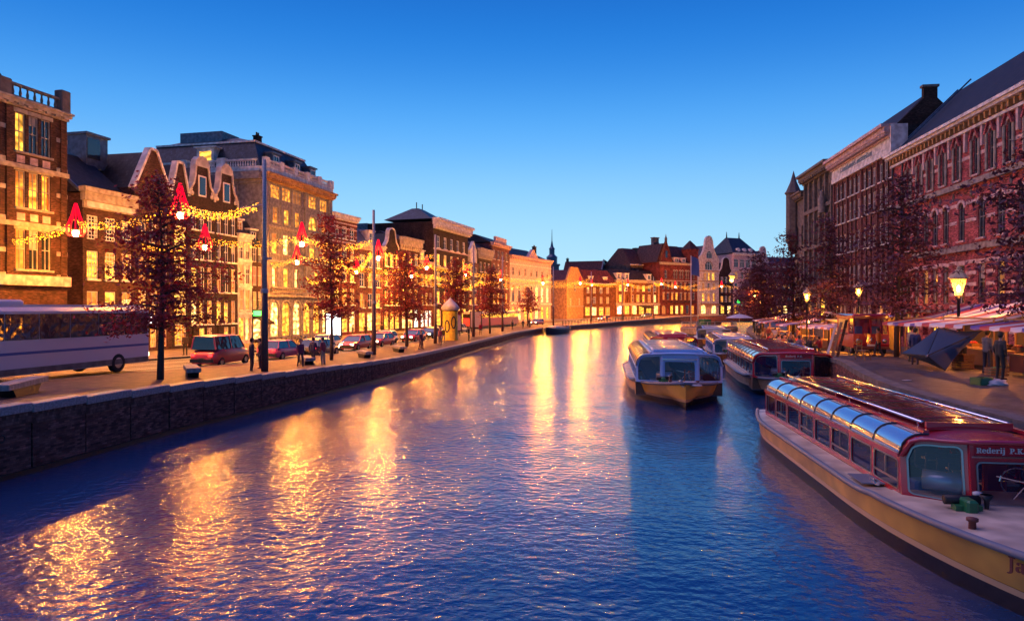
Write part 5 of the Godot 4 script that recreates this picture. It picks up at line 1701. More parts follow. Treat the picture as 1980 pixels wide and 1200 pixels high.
	part("short_post", MB.new().smooth().lathe([[0.06, 0], [0.05, 0.22], [0.09, 0.24], [0.09, 0.32], [0.0, 0.34]], 10, Vector3(-0.6, yf - 0.03, z1 + 1.05)), M.frame, o)
	for s in [-1, 1]:
		part("bollard", MB.new().smooth().lathe([[0.07, 0], [0.06, 0.2], [0.1, 0.22], [0.1, 0.27], [0, 0.28]], 10, Vector3(s * hull_half(z1 + 2.6, L, B) * 0.82, yf - 0.07, z1 + 2.6)), M.rust, o)
		part("cleat", MB.new().span(s * hull_half(z1 - 0.4, L, B) * 0.92 - 0.03, s * hull_half(z1 - 0.4, L, B) * 0.92 + 0.03, 1.2, 1.28, z1 - 0.6, z1 - 0.2), M.chrome, o)
	part("deck_rail", MB.new().smooth().tube([Vector3(-0.3, yf + 0.02, z1 + 2.4), Vector3(-0.2, yf + 0.05, z1 + 4.2), Vector3(0, yf + 0.08, L - 1.0)], 0.025, 6), M.chrome, o)
	var coil := []
	for k in 49:
		coil.append(Vector3(0.55 + cos(k * 0.52) * (0.3 - k * 0.003), yf + 0.01 + k * 0.0012, z1 + 3.1 + sin(k * 0.52) * (0.3 - k * 0.003)))
	part("rope_coil", MB.new().smooth().tube(coil, 0.022, 5), M.plaster, o)
	part("deck_hatch", MB.new().chamfer(Vector3(0.35, yf + 0.02, z1 + 1.9), Vector3(0.6, 0.08, 0.6), 0.03), M.frame, o)
	part("jack_staff", MB.new().tube([Vector3(0, 1.4, L - 0.5), Vector3(0, 2.0, L - 0.45)], 0.025, 6), M.rust, o)
	return o

func rounded(r: Rect2, k: float) -> PackedVector2Array:
	var p := PackedVector2Array()
	for q in [[r.end.x - k, r.end.y - k, 0.0], [r.position.x + k, r.end.y - k, PI / 2], [r.position.x + k, r.position.y + k, PI], [r.end.x - k, r.position.y + k, PI * 1.5]]:
		p.append_array(arc(q[0], q[1], k, q[2], q[2] + PI / 2, 4))
	return p

func smoothed(p: PackedVector2Array, k: float) -> PackedVector2Array:
	var big := PackedVector2Array()
	for q in p:
		big.append(q * 100.0)
	var a := Geometry2D.offset_polygon(big, -k * 100.0)
	if a.is_empty():
		return p
	var b := Geometry2D.offset_polygon(a[0], k * 100.0, Geometry2D.JOIN_ROUND)
	var out := PackedVector2Array()
	for q in b[0]:
		q *= 0.01
		if out.is_empty() or out[-1].distance_to(q) > 0.015:
			out.append(q)
	return out

func moor_boats() -> void:
	M.red_lacquer = mat(0.42, 0.012, 0.03, 0.25)
	M.red_lacquer.clearcoat_enabled = true
	M.red_lacquer.clearcoat_roughness = 0.1
	M.tail_red = mat(0.35, 0.02, 0.03, 0.5)
	M.hull_yellow = grain(mat(0.74, 0.43, 0.07, 0.3), 7.0, M.stain)
	M.hull_cream = grain(mat(0.55, 0.38, 0.2, 0.35), 3.0, M.stain)
	M.strake_cream = mat(0.62, 0.42, 0.22, 0.35)
	M.boot = grain(mat(0.018, 0.014, 0.02, 0.4), 2.0, M.fine)
	M.rubber = mat(0.13, 0.15, 0.19, 0.5)
	M.deck = grain(mat(0.7, 0.58, 0.42, 0.4), 5.0, M.stain)
	M.floor_dark = mat(0.1, 0.1, 0.13, 0.6)
	M.seat_blue = mat(0.05, 0.1, 0.3, 0.55)
	M.drum = mat(0.3, 0.36, 0.45, 0.3, 0.5)
	M.boat_glass = pane(0.01, 0.03, 0.12, 0.2)
	M.boat_glass.metallic_specular = 0.5
	M.cove_glass = mat(0.5, 0.62, 0.75, 0.08, 0.75, 0.8)
	M.cove_glass.albedo_color.a = 0.7
	M.cove_glass.transparency = BaseMaterial3D.TRANSPARENCY_ALPHA
	M.rib = mat(0.02, 0.02, 0.025, 0.4)
	M.roof_wood = grain(mat(0.13, 0.04, 0.035, 0.14), 0.9, M.fine)
	M.roof_wood.clearcoat_enabled = true
	M.roof_wood.clearcoat_roughness = 0.08
	M.roof_pale = grain(mat(0.4, 0.3, 0.22, 0.2), 0.9, M.fine)
	M.blue_frame = mat(0.33, 0.48, 0.72, 0.35)
	M.green = mat(0.02, 0.14, 0.05, 0.4)
	M.rust = mat(0.14, 0.035, 0.025, 0.6)
	M.gilt = mat(0.5, 0.36, 0.2, 0.45)
	var red := {"trim": M.red_lacquer, "hull": M.hull_yellow, "strake": M.strake_cream, "roof": M.roof_wood, "board": M.red_lacquer, "text": "Rederij  P.K."}
	var o := boat("large red and yellow tour boat in the right foreground with curved glass roof", 11.75, 27.9, -deg_to_rad(6.7), red)
	words("Jan", 0.3, M.rust, o, Transform3D(Basis(Vector3(0.42, 0.0, 0.907), Vector3.UP, Vector3(-0.907, 0, 0.42)), Vector3(-1.47, 0.98, 17.15)), "Droid Serif", 700)
	boat("red-framed tour boat moored behind the foreground boat, its windscreen over the quay paving", 19.9, 56.0, -deg_to_rad(12.0), red.merged({"L": 19.8, "z1": 16.2, "z0": 1.2, "bays": 10, "text": "Rederij  P.K.", "hull": M.hull_cream, "B": 2.7, "cw": 2.25, "H": 2.5}, true))
	var blue := {"trim": M.blue_frame, "hull": M.hull_yellow, "strake": M.hull_cream, "roof": M.roof_pale, "line": M.blue_frame, "nose": 0.5}
	boat("blue-fronted tour boat with broad yellow bow, alone in mid canal nearest the viewer", 11.4, 53.0, -deg_to_rad(8.0), blue.merged({"L": 18.6, "z1": 15.2, "z0": 1.0, "B": 2.8, "cw": 2.35, "bays": 9, "H": 2.6}, true))
	boat("dark tour boat directly behind the blue-fronted one, red-edged windscreen", 17.4, 79.0, -deg_to_rad(9.0), red.merged({"L": 19.0, "z1": 16.6, "B": 2.6, "cw": 2.2, "H": 2.5, "hull": M.hull_cream, "roof": M.roof_pale, "bays": 9}, true))
	boat("pale blue-windowed tour boat between the dark boat and the market benches", 23.3, 75.0, -deg_to_rad(13.0), blue.merged({"L": 17.0, "z1": 14.8, "B": 2.3, "cw": 2.0, "hull": M.wood, "bays": 8}, true))
	boat("farthest glass-topped tour boat, beyond the pale blue-windowed one", 30.4, 104.0, -deg_to_rad(15.0), blue.merged({"L": 18.0, "z1": 15.4, "B": 2.5, "cw": 2.2, "bays": 8}, true))
	# white pontoon and its flagpoles, a dark launch by the left quay
	o = thing("pontoon_barge", "cream hulled barge with deck rails moored at the market's far end", "barge", at(37.0, 128.0, 0), deg_to_rad(-60))
	part("hull", MB.new().chamfer(Vector3(0, 0.55, 0), Vector3(5.0, 1.9, 10.0), 0.1), M.hull_cream, o)
	part("rub_rail", MB.new().span(-2.6, 2.6, 0.1, 0.3, -5.1, 5.1), M.boot, o)
	part("deck", MB.new().span(-2.3, 2.3, 1.505, 1.6, -4.8, 4.8), M.rust, o)
	for s in [-1, 1]:
		part("rail", MB.new().bar(Vector3(s * 2.3, 2.5, -4.7), Vector3(s * 2.3, 2.5, 4.7), 0.06, 0.06).bar(Vector3(s * 2.3, 2.1, -4.7), Vector3(s * 2.3, 2.1, 4.7), 0.04, 0.04), M.frame, o)
		for k in 6:
			part("rail_post", MB.new().bar(Vector3(s * 2.3, 1.6, -4.7 + k * 1.88), Vector3(s * 2.3, 2.5, -4.7 + k * 1.88), 0.06, 0.06), M.frame, o)
	part("deck_box", MB.new().chamfer(Vector3(-0.6, 2.1, -2.2), Vector3(1.6, 1.0, 1.8), 0.06), M.brick_orange, o)
	part("deck_box", MB.new().chamfer(Vector3(0.5, 2.3, 1.6), Vector3(1.4, 1.4, 1.8), 0.06), M.green, o)
	for q in [[33.2, 126.5, "taller flagpole with a dark blue flag by the barge", 14.0], [35.2, 129.0, "bare pale flagpole just right of the flag", 12.5]]:
		o = thing("flagpole", q[2], "flagpole", at(q[0], q[1], 0.8), 0.0, "flagpoles by the barge")
		part("pole", MB.new().smooth().tube([Vector3(0, 0, 0), Vector3(0, q[3], 0)], [0.12, 0.06], 8), M.frame, o)
		if q[3] > 13:
			var rows := []
			for i in 9:
				var row := []
				for k in 5:
					row.append(Vector3(0.1 + 0.32 * k + 0.04 * i * k * 0.2, 13.8 - i * 0.42 - 0.06 * k * k * 0.5, 0.15 * sin(k * 1.6 + i * 0.5)))
				rows.append(row)
			part("flag", MB.new().smooth().sheet(rows), M.seat_blue, o)
	o = thing("launch", "low dark launch moored against the left quay wall", "boat", at(9.0, 136.0, 0), deg_to_rad(-24))
	var m := MB.new().smooth()
	for s in [-1, 1]:
		var rows := []
		for i in 21:
			var z := -7.0 + 14.0 * i / 20.0
			var w := 1.7 * pow(maxf(0.0, 1.0 - pow(absf(z) / 7.2, 2.6)), 0.7)
			rows.append([Vector3(s * w, 0.85 + 0.012 * z * z, -z), Vector3(s * w * 0.9, 0.3, -z * 0.97), Vector3(s * w * 0.6, -0.3, -z * 0.9)])
		m.sheet(rows, s < 0)
	part("hull", m, M.boot, o)
	part("deck_cover", MB.new().chamfer(Vector3(0, 1.0, 0), Vector3(2.6, 0.5, 8.0), 0.15), M.metal_blue, o)
	part("cockpit", MB.new().chamfer(Vector3(0, 1.3, 2.0), Vector3(1.8, 0.5, 2.2), 0.12), M.frame, o)

# ---------------------------------------------------------------- people

# a pose: bones [from, to, radius, radius, region]; regions: 0 skin 1 top 2 trousers 3 shoes 4 hair
func pose(kind: String) -> Array:
	var b := []
	var sit := kind.begins_with("sit")
	var hip := 0.52 if sit else 0.93
	var lean: float = {"bend": 0.42, "sit_lean": 0.22}.get(kind, 0.02)
	var up := Vector3(0, cos(lean), sin(lean))
	var pelvis := Vector3(0, hip, 0)
	var chest := pelvis + up * 0.34
	var neck := pelvis + up * 0.5
	var head := neck + Vector3(0, 0.19, 0.03 + lean * 0.12)
	for s in [-1.0, 1.0]:
		var h := pelvis + Vector3(s * 0.09, -0.03, 0)
		var knee := h + Vector3(s * 0.02, -0.42, 0.03)
		var ankle := knee + Vector3(0, -0.41, -0.04)
		if sit:
			knee = h + Vector3(s * 0.05, 0.0, 0.43)
			ankle = knee + Vector3(0, -0.42, 0.02)
		elif kind == "walk":
			knee = h + Vector3(s * 0.01, -0.4, 0.14 if s > 0 else -0.02)
			ankle = knee + Vector3(0, -0.4, 0.03 if s > 0 else -0.22)
		b.append([h, knee, 0.088, 0.06, 2])
		b.append([knee, ankle, 0.06, 0.042, 2])
		b.append([ankle + Vector3(0, -0.03, -0.03), ankle + Vector3(s * 0.02, -0.045, 0.15), 0.045, 0.034, 3])
		b.append([pelvis + Vector3(s * 0.055, 0, 0), chest + Vector3(s * 0.075, 0, 0), 0.105, 0.115, 1])
		var sh := pelvis + up * 0.46 + Vector3(s * 0.17, 0, 0)
		var el := sh + Vector3(s * 0.06, -0.27, -0.03)
		var wr := el + Vector3(-s * 0.01, -0.24, 0.07)
		if kind in ["sit", "sit_lean", "bend"]:
			el = sh + Vector3(s * 0.07, -0.22, 0.12)
			wr = el + Vector3(-s * 0.08, 0.0, 0.24)
		elif kind == "walk":
			el = sh + Vector3(s * 0.05, -0.26, -0.1 if s > 0 else 0.08)
			wr = el + Vector3(0, -0.22, 0.0 if s > 0 else 0.14)
		elif kind == "reach" and s > 0:
			el = sh + Vector3(0.14, -0.1, 0.18)
			wr = el + Vector3(0.04, 0.12, 0.2)
		b.append([sh, el, 0.056, 0.045, 1])
		b.append([el, wr, 0.044, 0.032, 1])
		b.append([wr, wr + (wr - el).normalized() * 0.085, 0.03, 0.028, 0])
	b.append([pelvis + up * 0.44 + Vector3(-0.12, 0, 0), pelvis + up * 0.44 + Vector3(0.12, 0, 0), 0.07, 0.07, 1])
	b.append([neck - up * 0.05, neck + Vector3(0, 0.1, 0.01), 0.05, 0.05, 0])
	b.append([head + Vector3(0, -0.03, 0.02), head + Vector3(0, 0.04, 0.0), 0.075, 0.092, 0])
	b.append([head + Vector3(0, -0.01, 0.09), head + Vector3(0, -0.025, 0.105), 0.014, 0.016, 0])
	b.append([head + Vector3(0, 0.055, -0.012), head + Vector3(0, 0.0, -0.045), 0.096, 0.085, 4])
	return b

func body_shape(kind: String) -> Array:
	if cache.has("body " + kind):
		return cache["body " + kind]
	var bones := pose(kind)
	var cell := 0.021
	var lo := Vector3(-0.5, -0.03, -0.45)
	var n := Vector3i(48, 86, 56)
	var field := PackedFloat32Array()
	field.resize(n.x * n.y * n.z)
	field.fill(1.0)
	var k := 0.028
	for b in bones:
		var a: Vector3 = b[0]
		var c: Vector3 = b[1]
		var reach: float = maxf(b[2], b[3]) + 0.07
		var p0 := ((a.min(c) - Vector3.ONE * reach - lo) / cell).floor()
		var p1 := ((a.max(c) + Vector3.ONE * reach - lo) / cell).ceil()
		var ab := c - a
		var len2 := maxf(ab.length_squared(), 1e-6)
		for x in range(maxi(0, int(p0.x)), mini(n.x, int(p1.x))):
			for y in range(maxi(0, int(p0.y)), mini(n.y, int(p1.y))):
				for z in range(maxi(0, int(p0.z)), mini(n.z, int(p1.z))):
					var p := lo + Vector3(x, y, z) * cell
					var t := clampf((p - a).dot(ab) / len2, 0, 1)
					var d := p.distance_to(a + ab * t) - lerpf(b[2], b[3], t)
					var i := (x * n.y + y) * n.z + z
					var f := field[i]
					var h := clampf(0.5 + 0.5 * (f - d) / k, 0, 1)
					field[i] = lerpf(f, d, h) - k * h * (1 - h)
	var verts := PackedVector3Array()
	var region := PackedByteArray()
	var index := PackedInt32Array()
	var id := {}
	var corner := []
	for q in 8:
		corner.append(Vector3i(q & 1, (q >> 1) & 1, (q >> 2) & 1))
	for x in n.x - 1:
		for y in n.y - 1:
			for z in n.z - 1:
				var v := []
				var inside := 0
				for q in corner:
					var f := field[((x + q.x) * n.y + y + q.y) * n.z + z + q.z]
					v.append(f)
					if f < 0:
						inside += 1
				if inside == 0 or inside == 8:
					continue
				var sum := Vector3.ZERO
				var cnt := 0
				for e in [[0, 1], [2, 3], [4, 5], [6, 7], [0, 2], [1, 3], [4, 6], [5, 7], [0, 4], [1, 5], [2, 6], [3, 7]]:
					if (v[e[0]] < 0) != (v[e[1]] < 0):
						sum += Vector3(corner[e[0]]).lerp(Vector3(corner[e[1]]), v[e[0]] / (v[e[0]] - v[e[1]]))
						cnt += 1
				var p := lo + (Vector3(x, y, z) + sum / cnt) * cell
				id[Vector3i(x, y, z)] = verts.size()
				verts.append(p)
				var best := 9.0
				var reg := 1
				for b in bones:
					var ab: Vector3 = b[1] - b[0]
					var t: float = clampf((p - b[0]).dot(ab) / maxf(ab.length_squared(), 1e-6), 0, 1)
					var d: float = p.distance_to(b[0] + ab * t) - lerpf(b[2], b[3], t)
					if d < best:
						best = d
						reg = b[4]
				region.append(reg)
	for c in id:
		for axis in 3:
			var step := Vector3i(int(axis == 0), int(axis == 1), int(axis == 2))
			var u := Vector3i(int(axis == 1), int(axis == 2), int(axis == 0))
			var w := Vector3i(int(axis == 2), int(axis == 0), int(axis == 1))
			var a := field[(c.x * n.y + c.y) * n.z + c.z]
			var e: Vector3i = c + step
			var b := field[(e.x * n.y + e.y) * n.z + e.z]
			if (a < 0) == (b < 0) or not (id.has(c - u) and id.has(c - w) and id.has(c - u - w)):
				continue
			var q := [id[c], id[c - u], id[c - u - w], id[c - w]]
			if a < 0:
				index.append_array(PackedInt32Array([q[0], q[2], q[1], q[0], q[3], q[2]]))
			else:
				index.append_array(PackedInt32Array([q[0], q[1], q[2], q[0], q[2], q[3]]))
	# fingers
	for b in bones:
		if b[4] == 0 and b[3] == 0.028:
			var dir: Vector3 = (b[1] - b[0]).normalized()
			var side := dir.cross(Vector3.UP if absf(dir.y) < 0.8 else Vector3.BACK).normalized()
			for f in 5:
				var root: Vector3 = b[1] + side * (f - 1.5) * 0.016 if f < 4 else b[0] + dir * 0.03 - side * 0.03
				var length: float = [0.065, 0.075, 0.07, 0.055, 0.05][f]
				var tip: Vector3 = root + (dir + (Vector3.ZERO if f < 4 else -side * 0.8)).normalized() * length
				var m := MB.new().tube([root, root.lerp(tip, 0.5) + dir.cross(side) * 0.004, tip], [0.009, 0.0085, 0.006], 5).done().surface_get_arrays(0)
				var base := verts.size()
				verts.append_array(m[Mesh.ARRAY_VERTEX])
				for i in m[Mesh.ARRAY_VERTEX].size():
					region.append(0)
				for i in m[Mesh.ARRAY_INDEX]:
					index.append(base + i)
	cache["body " + kind] = [verts, region, index]
	return cache["body " + kind]

func person(label: String, kind: String, pos: Vector3, turn: float, top: Color, legs: Color, group := "", hair := Color(0.03, 0.02, 0.015)) -> void:
	var s := body_shape(kind)
	var pal := [Color(0.42, 0.24, 0.17), top, legs, Color(0.03, 0.025, 0.025), hair]
	var st := SurfaceTool.new()
	st.begin(Mesh.PRIMITIVE_TRIANGLES)
	st.set_smooth_group(0)
	for i in s[0].size():
		st.set_color(pal[s[1][i]])
		st.add_vertex(s[0][i])
	for i in s[2]:
		st.add_index(i)
	st.generate_normals()
	var o := part("person", st.commit(), M.person, self, pos, Basis(Vector3.UP, turn).scaled(Vector3.ONE * rng.randf_range(0.97, 1.06)))
	tag(o, label, "person", group)

# ---------------------------------------------------------------- vehicles

func wheel(o: Node3D, pos: Vector3, r := 0.32, w := 0.2) -> void:
	if not cache.has("tyre %.2f" % r):
		cache["tyre %.2f" % r] = MB.new().smooth().lathe([[r * 0.55, -w / 2], [r * 0.9, -w / 2], [r, -w * 0.3], [r, w * 0.3], [r * 0.9, w / 2], [r * 0.55, w / 2]], 18).done()
		cache["rim %.2f" % r] = MB.new().lathe([[0.0, -w * 0.4], [r * 0.55, -w * 0.42], [r * 0.58, w * 0.42], [r * 0.2, w * 0.38], [0.0, w * 0.44]], 10).done()
	var t := part("wheel", cache["tyre %.2f" % r], M.tyre, o, pos, Basis(Vector3.BACK, PI / 2))
	part("rim", cache["rim %.2f" % r], M.rim, t)

# a car nose to +z, standing on its origin
func car(label: String, pos: Vector3, turn: float, paint: Material, van := false, facing_lights := true) -> Node3D:
	var o := thing("van" if van else "parked_car", label, "van" if van else "car", pos, turn, "" if van else "cars on the left street")
	var key := "van" if van else "car"
	if not cache.has(key):
		var H := 2.0 if van else 1.46
		var sill := 0.22
		var belt := 1.15 if van else 0.92
		var prof := [[-2.15, 0.62, 0.72], [-2.08, 0.82, 0.86], [-1.5, 0.9, belt], [-0.6, 0.9, belt], [0.7, 0.9, belt - 0.02], [1.0, 0.88, belt - 0.06], [1.7, 0.84, 0.78 if not van else 1.0], [2.05, 0.74, 0.66], [2.15, 0.6, 0.55]]
		var rows := []
		for p in prof:
			var row := []
			for q in [[-0.9, sill], [-1.0, 0.45], [-0.98, p[2] - 0.1], [-0.9, p[2]], [-0.4, p[2] + 0.03], [0.4, p[2] + 0.03], [0.9, p[2]], [0.98, p[2] - 0.1], [1.0, 0.45], [0.9, sill]]:
				row.append(Vector3(q[0] * p[1], q[1], p[0]))
			rows.append(row)
		var m := MB.new().smooth().sheet(rows, true)
		for e in [rows[0], rows[-1]]:
			for i in e.size() - 2:
				m.tri(e[0], e[i + 1], e[i + 2])
		cache[key] = m.done()
		var cab := func(a: float, b: float, ta: float, tb: float, y0: float, y1: float, w0: float, w1: float) -> MB:
			var g := MB.new()
			var l := [Vector3(-w0, y0, b), Vector3(w0, y0, b), Vector3(w0, y0, a), Vector3(-w0, y0, a)]
			var u := [Vector3(-w1, y1, tb), Vector3(w1, y1, tb), Vector3(w1, y1, ta), Vector3(-w1, y1, ta)]
			for i in 4:
				g.quad(u[i], u[(i + 1) % 4], l[(i + 1) % 4], l[i])
			g.quad(u[3], u[2], u[1], u[0])
			return g
		cache[key + " glass"] = cab.call(-1.95, 1.15, -1.55 if not van else -1.9, 0.35 if not van else 0.7, belt - 0.03, H - 0.05, 0.86, 0.68).done()
		cache[key + " roof"] = cab.call(-1.6 if not van else -1.94, 0.45 if not van else 0.78, -1.4, 0.2, H - 0.06, H + 0.02, 0.71, 0.58).done()
		var pl := MB.new()
		for s in [-1, 1]:
			pl.bar(Vector3(s * 0.87, belt - 0.03, 1.14), Vector3(s * 0.7, H - 0.05, 0.38 if not van else 0.74), 0.05, 0.05)
			pl.bar(Vector3(s * 0.88, belt - 0.03, -0.3), Vector3(s * 0.7, H - 0.04, -0.3), 0.06, 0.05)
			pl.bar(Vector3(s * 0.87, belt - 0.03, -1.93), Vector3(s * 0.69, H - 0.05, -1.53 if not van else -1.88), 0.08, 0.08)
		cache[key + " pillars"] = pl.done()
	part("body", cache[key], paint, o)
	part("window_glass", cache[key + " glass"], M.glass, o)
	part("roof", cache[key + " roof"], paint, o)
	part("pillars", cache[key + " pillars"], paint, o)
	part("bumper", cached_span(1.6, 0.2, 0.12), M.black, o, Vector3(0, 0.3, 2.07))
	part("bumper", cached_span(1.6, 0.2, 0.12), M.black, o, Vector3(0, 0.32, -2.2))
	part("number_plate", cached_span(0.5, 0.11, 0.02), M.ochre, o, Vector3(0, 0.5, -2.2))
	for s in [-1, 1]:
		part("headlight", cached_span(0.3, 0.14, 0.1), M.head if facing_lights else M.rim, o, Vector3(s * 0.55, 0.56, 2.02))
		part("tail_light", cached_span(0.22, 0.16, 0.08), M.tail, o, Vector3(s * 0.62, 0.7, -2.2))
		for z in [-1.32, 1.32]:
			wheel(o, Vector3(s * 0.8, 0.32, z))
	return o

func bicycle(pos: Vector3, turn: float, label: String) -> void:
	var o := thing("bicycle", label, "bicycle", pos, turn, "bicycles parked before the shops")
	for z in [-0.52, 0.52]:
		var w := part("wheel", MB.new().tube(range(17).map(func(k): return Vector3(0, 0.34 + sin(TAU * k / 16) * 0.32, z + cos(TAU * k / 16) * 0.32)), 0.022, 5, false), M.tyre, o)
		part("spokes", MB.new().bar(Vector3(0, 0.03, z), Vector3(0, 0.65, z), 0.01, 0.01).bar(Vector3(0, 0.34, z - 0.31), Vector3(0, 0.34, z + 0.31), 0.01, 0.01), M.rim, w)
	part("frame", MB.new().bar(Vector3(0, 0.34, -0.52), Vector3(0, 0.8, -0.15), 0.03, 0.03).bar(Vector3(0, 0.3, -0.05), Vector3(0, 0.85, 0.38), 0.035, 0.035).bar(Vector3(0, 0.78, -0.15), Vector3(0, 0.82, 0.36), 0.03, 0.03).bar(Vector3(0, 0.34, 0.52), Vector3(0, 1.0, 0.36), 0.03, 0.03).bar(Vector3(0, 0.3, -0.05), Vector3(0, 0.9, -0.18), 0.03, 0.03), M.black, o)
	part("handlebar", MB.new().tube([Vector3(-0.28, 1.0, 0.22), Vector3(-0.2, 1.04, 0.36), Vector3(0.2, 1.04, 0.36), Vector3(0.28, 1.0, 0.22)], 0.015, 5), M.rim, o)
	part("saddle", MB.new().chamfer(Vector3(0, 0.93, -0.2), Vector3(0.16, 0.07, 0.26), 0.03), M.black, o)

func bench(label: String, d: float, o_: float, turn: float, length := 3.0) -> void:
	var o := thing("stone_bench", label, "bench", beside(d, o_), turn, "stone slab benches on the left quay")
	part("seat", MB.new().chamfer(Vector3(0, 0.43, 0), Vector3(0.62, 0.2, length), 0.02), M.concrete, o)
	var p := PackedVector2Array([Vector2(-length * 0.27, 0), Vector2(length * 0.27, 0), Vector2(length * 0.36, 0.33), Vector2(-length * 0.36, 0.33)])
	part("foot", MB.new().prism(p, -0.24, 0.24, Transform3D(Basis(Vector3.FORWARD, Vector3.UP, Vector3.RIGHT), Vector3.ZERO)), M.black, o)

func fill_left_street() -> void:
	M.person = mat(1, 1, 1, 0.8)
	M.person.vertex_color_use_as_albedo = true
	var dir := PI - 0.2  # nose away from the bridge
	# the long bus
	var white := mat(0.5, 0.47, 0.55, 0.3)
	white.clearcoat_enabled = true
	var o := thing("coach_bus", "long pale coach with dark window band passing the striped bank at left", "bus", beside(30.5, 8.9) + Vector3(-0.2, 0, 0), PI - 0.19)
	var bx := MB.new().chamfer(Vector3(0, 1.9, 0), Vector3(2.5, 3.0, 12.6), 0.18)
	part("body", bx, white, o)
	for s in [-1, 1]:
		for k in 7:
			part("side_window", MB.new().span(minf(s * 1.252, s * 1.275), maxf(s * 1.252, s * 1.275), 1.95, 3.1, -6.0 + k * 1.72, -4.33 + k * 1.72), M.glass, o)
		part("side_stripe", MB.new().span(minf(s * 1.252, s * 1.27), maxf(s * 1.252, s * 1.27), 1.3, 1.42, -6.1, 6.1), M.seat_blue, o)
		part("lower_skirt", MB.new().span(minf(s * 1.252, s * 1.265), maxf(s * 1.252, s * 1.265), 0.42, 0.7, -6.1, 6.1), M.metal_blue, o)
		for z in [-4.2, 3.9]:
			wheel(o, Vector3(s * 1.12, 0.5, z), 0.5, 0.3)
	part("rear_window", MB.new().span(-1.1, 1.1, 2.0, 3.1, -6.33, -6.302), M.glass, o)
	part("windscreen", MB.new().span(-1.1, 1.1, 1.4, 3.1, 6.302, 6.33), M.glass, o)
	part("roof_edge", MB.new().span(-1.0, 1.0, 3.4, 3.52, -6.0, 6.0), white, o)
	part("roof_unit", MB.new().chamfer(Vector3(0, 3.62, -2.5), Vector3(1.7, 0.24, 2.6), 0.08), white, o)
	for k in 8:
		part("panel_seam", MB.new().span(1.251, 1.256, 0.72, 1.92, -6.0 + k * 1.72, -5.985 + k * 1.72), M.black, o)
	for q in [[-5.4, 1.0], [-2.2, 1.4], [0.3, 1.4], [1.9, 1.0]]:
		part("locker_door", MB.new().span(1.251, 1.262, 0.74, 1.24, q[0], q[0] + q[1]), white, o)
	for z in [-4.2, 3.9]:
		part("wheel_arch", MB.new().prism(arc(0, 0, 0.66), 1.251, 1.268, Transform3D(Basis(Vector3.FORWARD, Vector3.UP, Vector3.RIGHT), Vector3(0, 0.48, z))), M.black, o)
	part("marker_light", MB.new().span(1.25, 1.28, 1.1, 1.18, -5.9, -5.75), M.tail, o)
	for s in [-1, 1]:
		part("tail_light", MB.new().span(s * 1.0 - 0.12, s * 1.0 + 0.12, 0.9, 1.4, -6.34, -6.302), M.tail, o)
		part("headlight", MB.new().span(s * 0.9 - 0.2, s * 0.9 + 0.2, 0.7, 0.9, 6.302, 6.33), M.head, o)
	# cars: [d, o, turn, paint, label, van]
	var red := mat(0.42, 0.015, 0.03, 0.25)
	var pink := mat(0.38, 0.05, 0.16, 0.25)
	var dark := mat(0.03, 0.03, 0.05, 0.22)
	var silver := mat(0.4, 0.38, 0.36, 0.25)
	var cream := mat(0.55, 0.48, 0.35, 0.3)
	for m in [red, pink, dark, silver, cream]:
		m.clearcoat_enabled = true
	for c in [[44.0, 8.6, dir, red, "red van driving away behind the nearest street tree", true], [53.5, 9.2, dir, pink, "pinkish hatchback partly hidden by the nearest tram pole", false], [57.0, 8.0, dir, dark, "dark saloon with red tail lights behind the people on the quay", false], [66.0, 8.3, 0.0 - 0.2, red, "red car with bright headlights beside the second quay tree", false], [66.5, 11.5, -0.2, cream, "cream car left of the second tram pole", false], [72.0, 8.2, -0.22, red, "bright red car just right of the second tram pole", false], [78.0, 10.0, -0.22, silver, "pale car behind the bright red one", false], [83.0, 7.9, -0.25, red, "red car facing the bridge beside the yellow column", false], [92.0, 8.2, -0.25, dark, "dark car behind the yellow advertising column", false], [101.0, 8.0, -0.3, red, "small red car beyond the yellow advertising column", false], [112.0, 9.0, dir, silver, "silver car by the fifth quay tree", false], [158.0, 9.0, -0.5, red, "red car before the pink palazzo", false], [196.0, 8.0, -0.8, red, "red car before the three-storey shop", false], [224.0, 8.0, -0.85, dark, "dark car before the Gothic brick block", false]]:
		car(c[4], beside(c[0], c[1]), c[2], c[3], c[5], true)
	# red and white tram
	o = thing("tram", "red and cream tram standing before the pink palazzo", "tram", beside(139.0, 11.6) + Vector3(0, 0.05, 0), PI - 0.38)
	part("body", MB.new().chamfer(Vector3(0, 1.25, 0), Vector3(2.4, 1.6, 24), 0.15), red, o)
	part("upper_body", MB.new().chamfer(Vector3(0, 3.05, 0), Vector3(2.4, 0.5, 24), 0.15), cream, o)
	for s in [-1, 1]:
		for k in 10:
			part("window", MB.new().span(minf(s * 1.1, s * 1.17), maxf(s * 1.1, s * 1.17), 2.06, 2.8, -11.7 + k * 2.36, -9.6 + k * 2.36), M.lit_y, o)
	part("window_core", MB.new().span(-1.09, 1.09, 2.05, 2.81, -11.9, 11.9), M.brick_dark, o)
	part("underframe", MB.new().span(-1.0, 1.0, 0.05, 0.45, -11, 11), M.black, o)
	part("pantograph", MB.new().bar(Vector3(-0.6, 3.3, 2), Vector3(-0.6, 4.3, 3), 0.05, 0.05).bar(Vector3(0.6, 3.3, 2), Vector3(0.6, 4.3, 3), 0.05, 0.05).bar(Vector3(-0.8, 4.3, 3), Vector3(0.8, 4.3, 3), 0.06, 0.06), M.black, o)
	# benches
	bench("stone bench nearest the bridge, in front of the pale coach", 24.3, 2.6, 0.25, 3.2)
	bench("second stone bench, left of the two standing people", 33.6, 2.3, 0.5, 2.6)
	bench("third stone bench, right of the nearest tram pole", 44.2, 2.5, 0.5, 2.6)
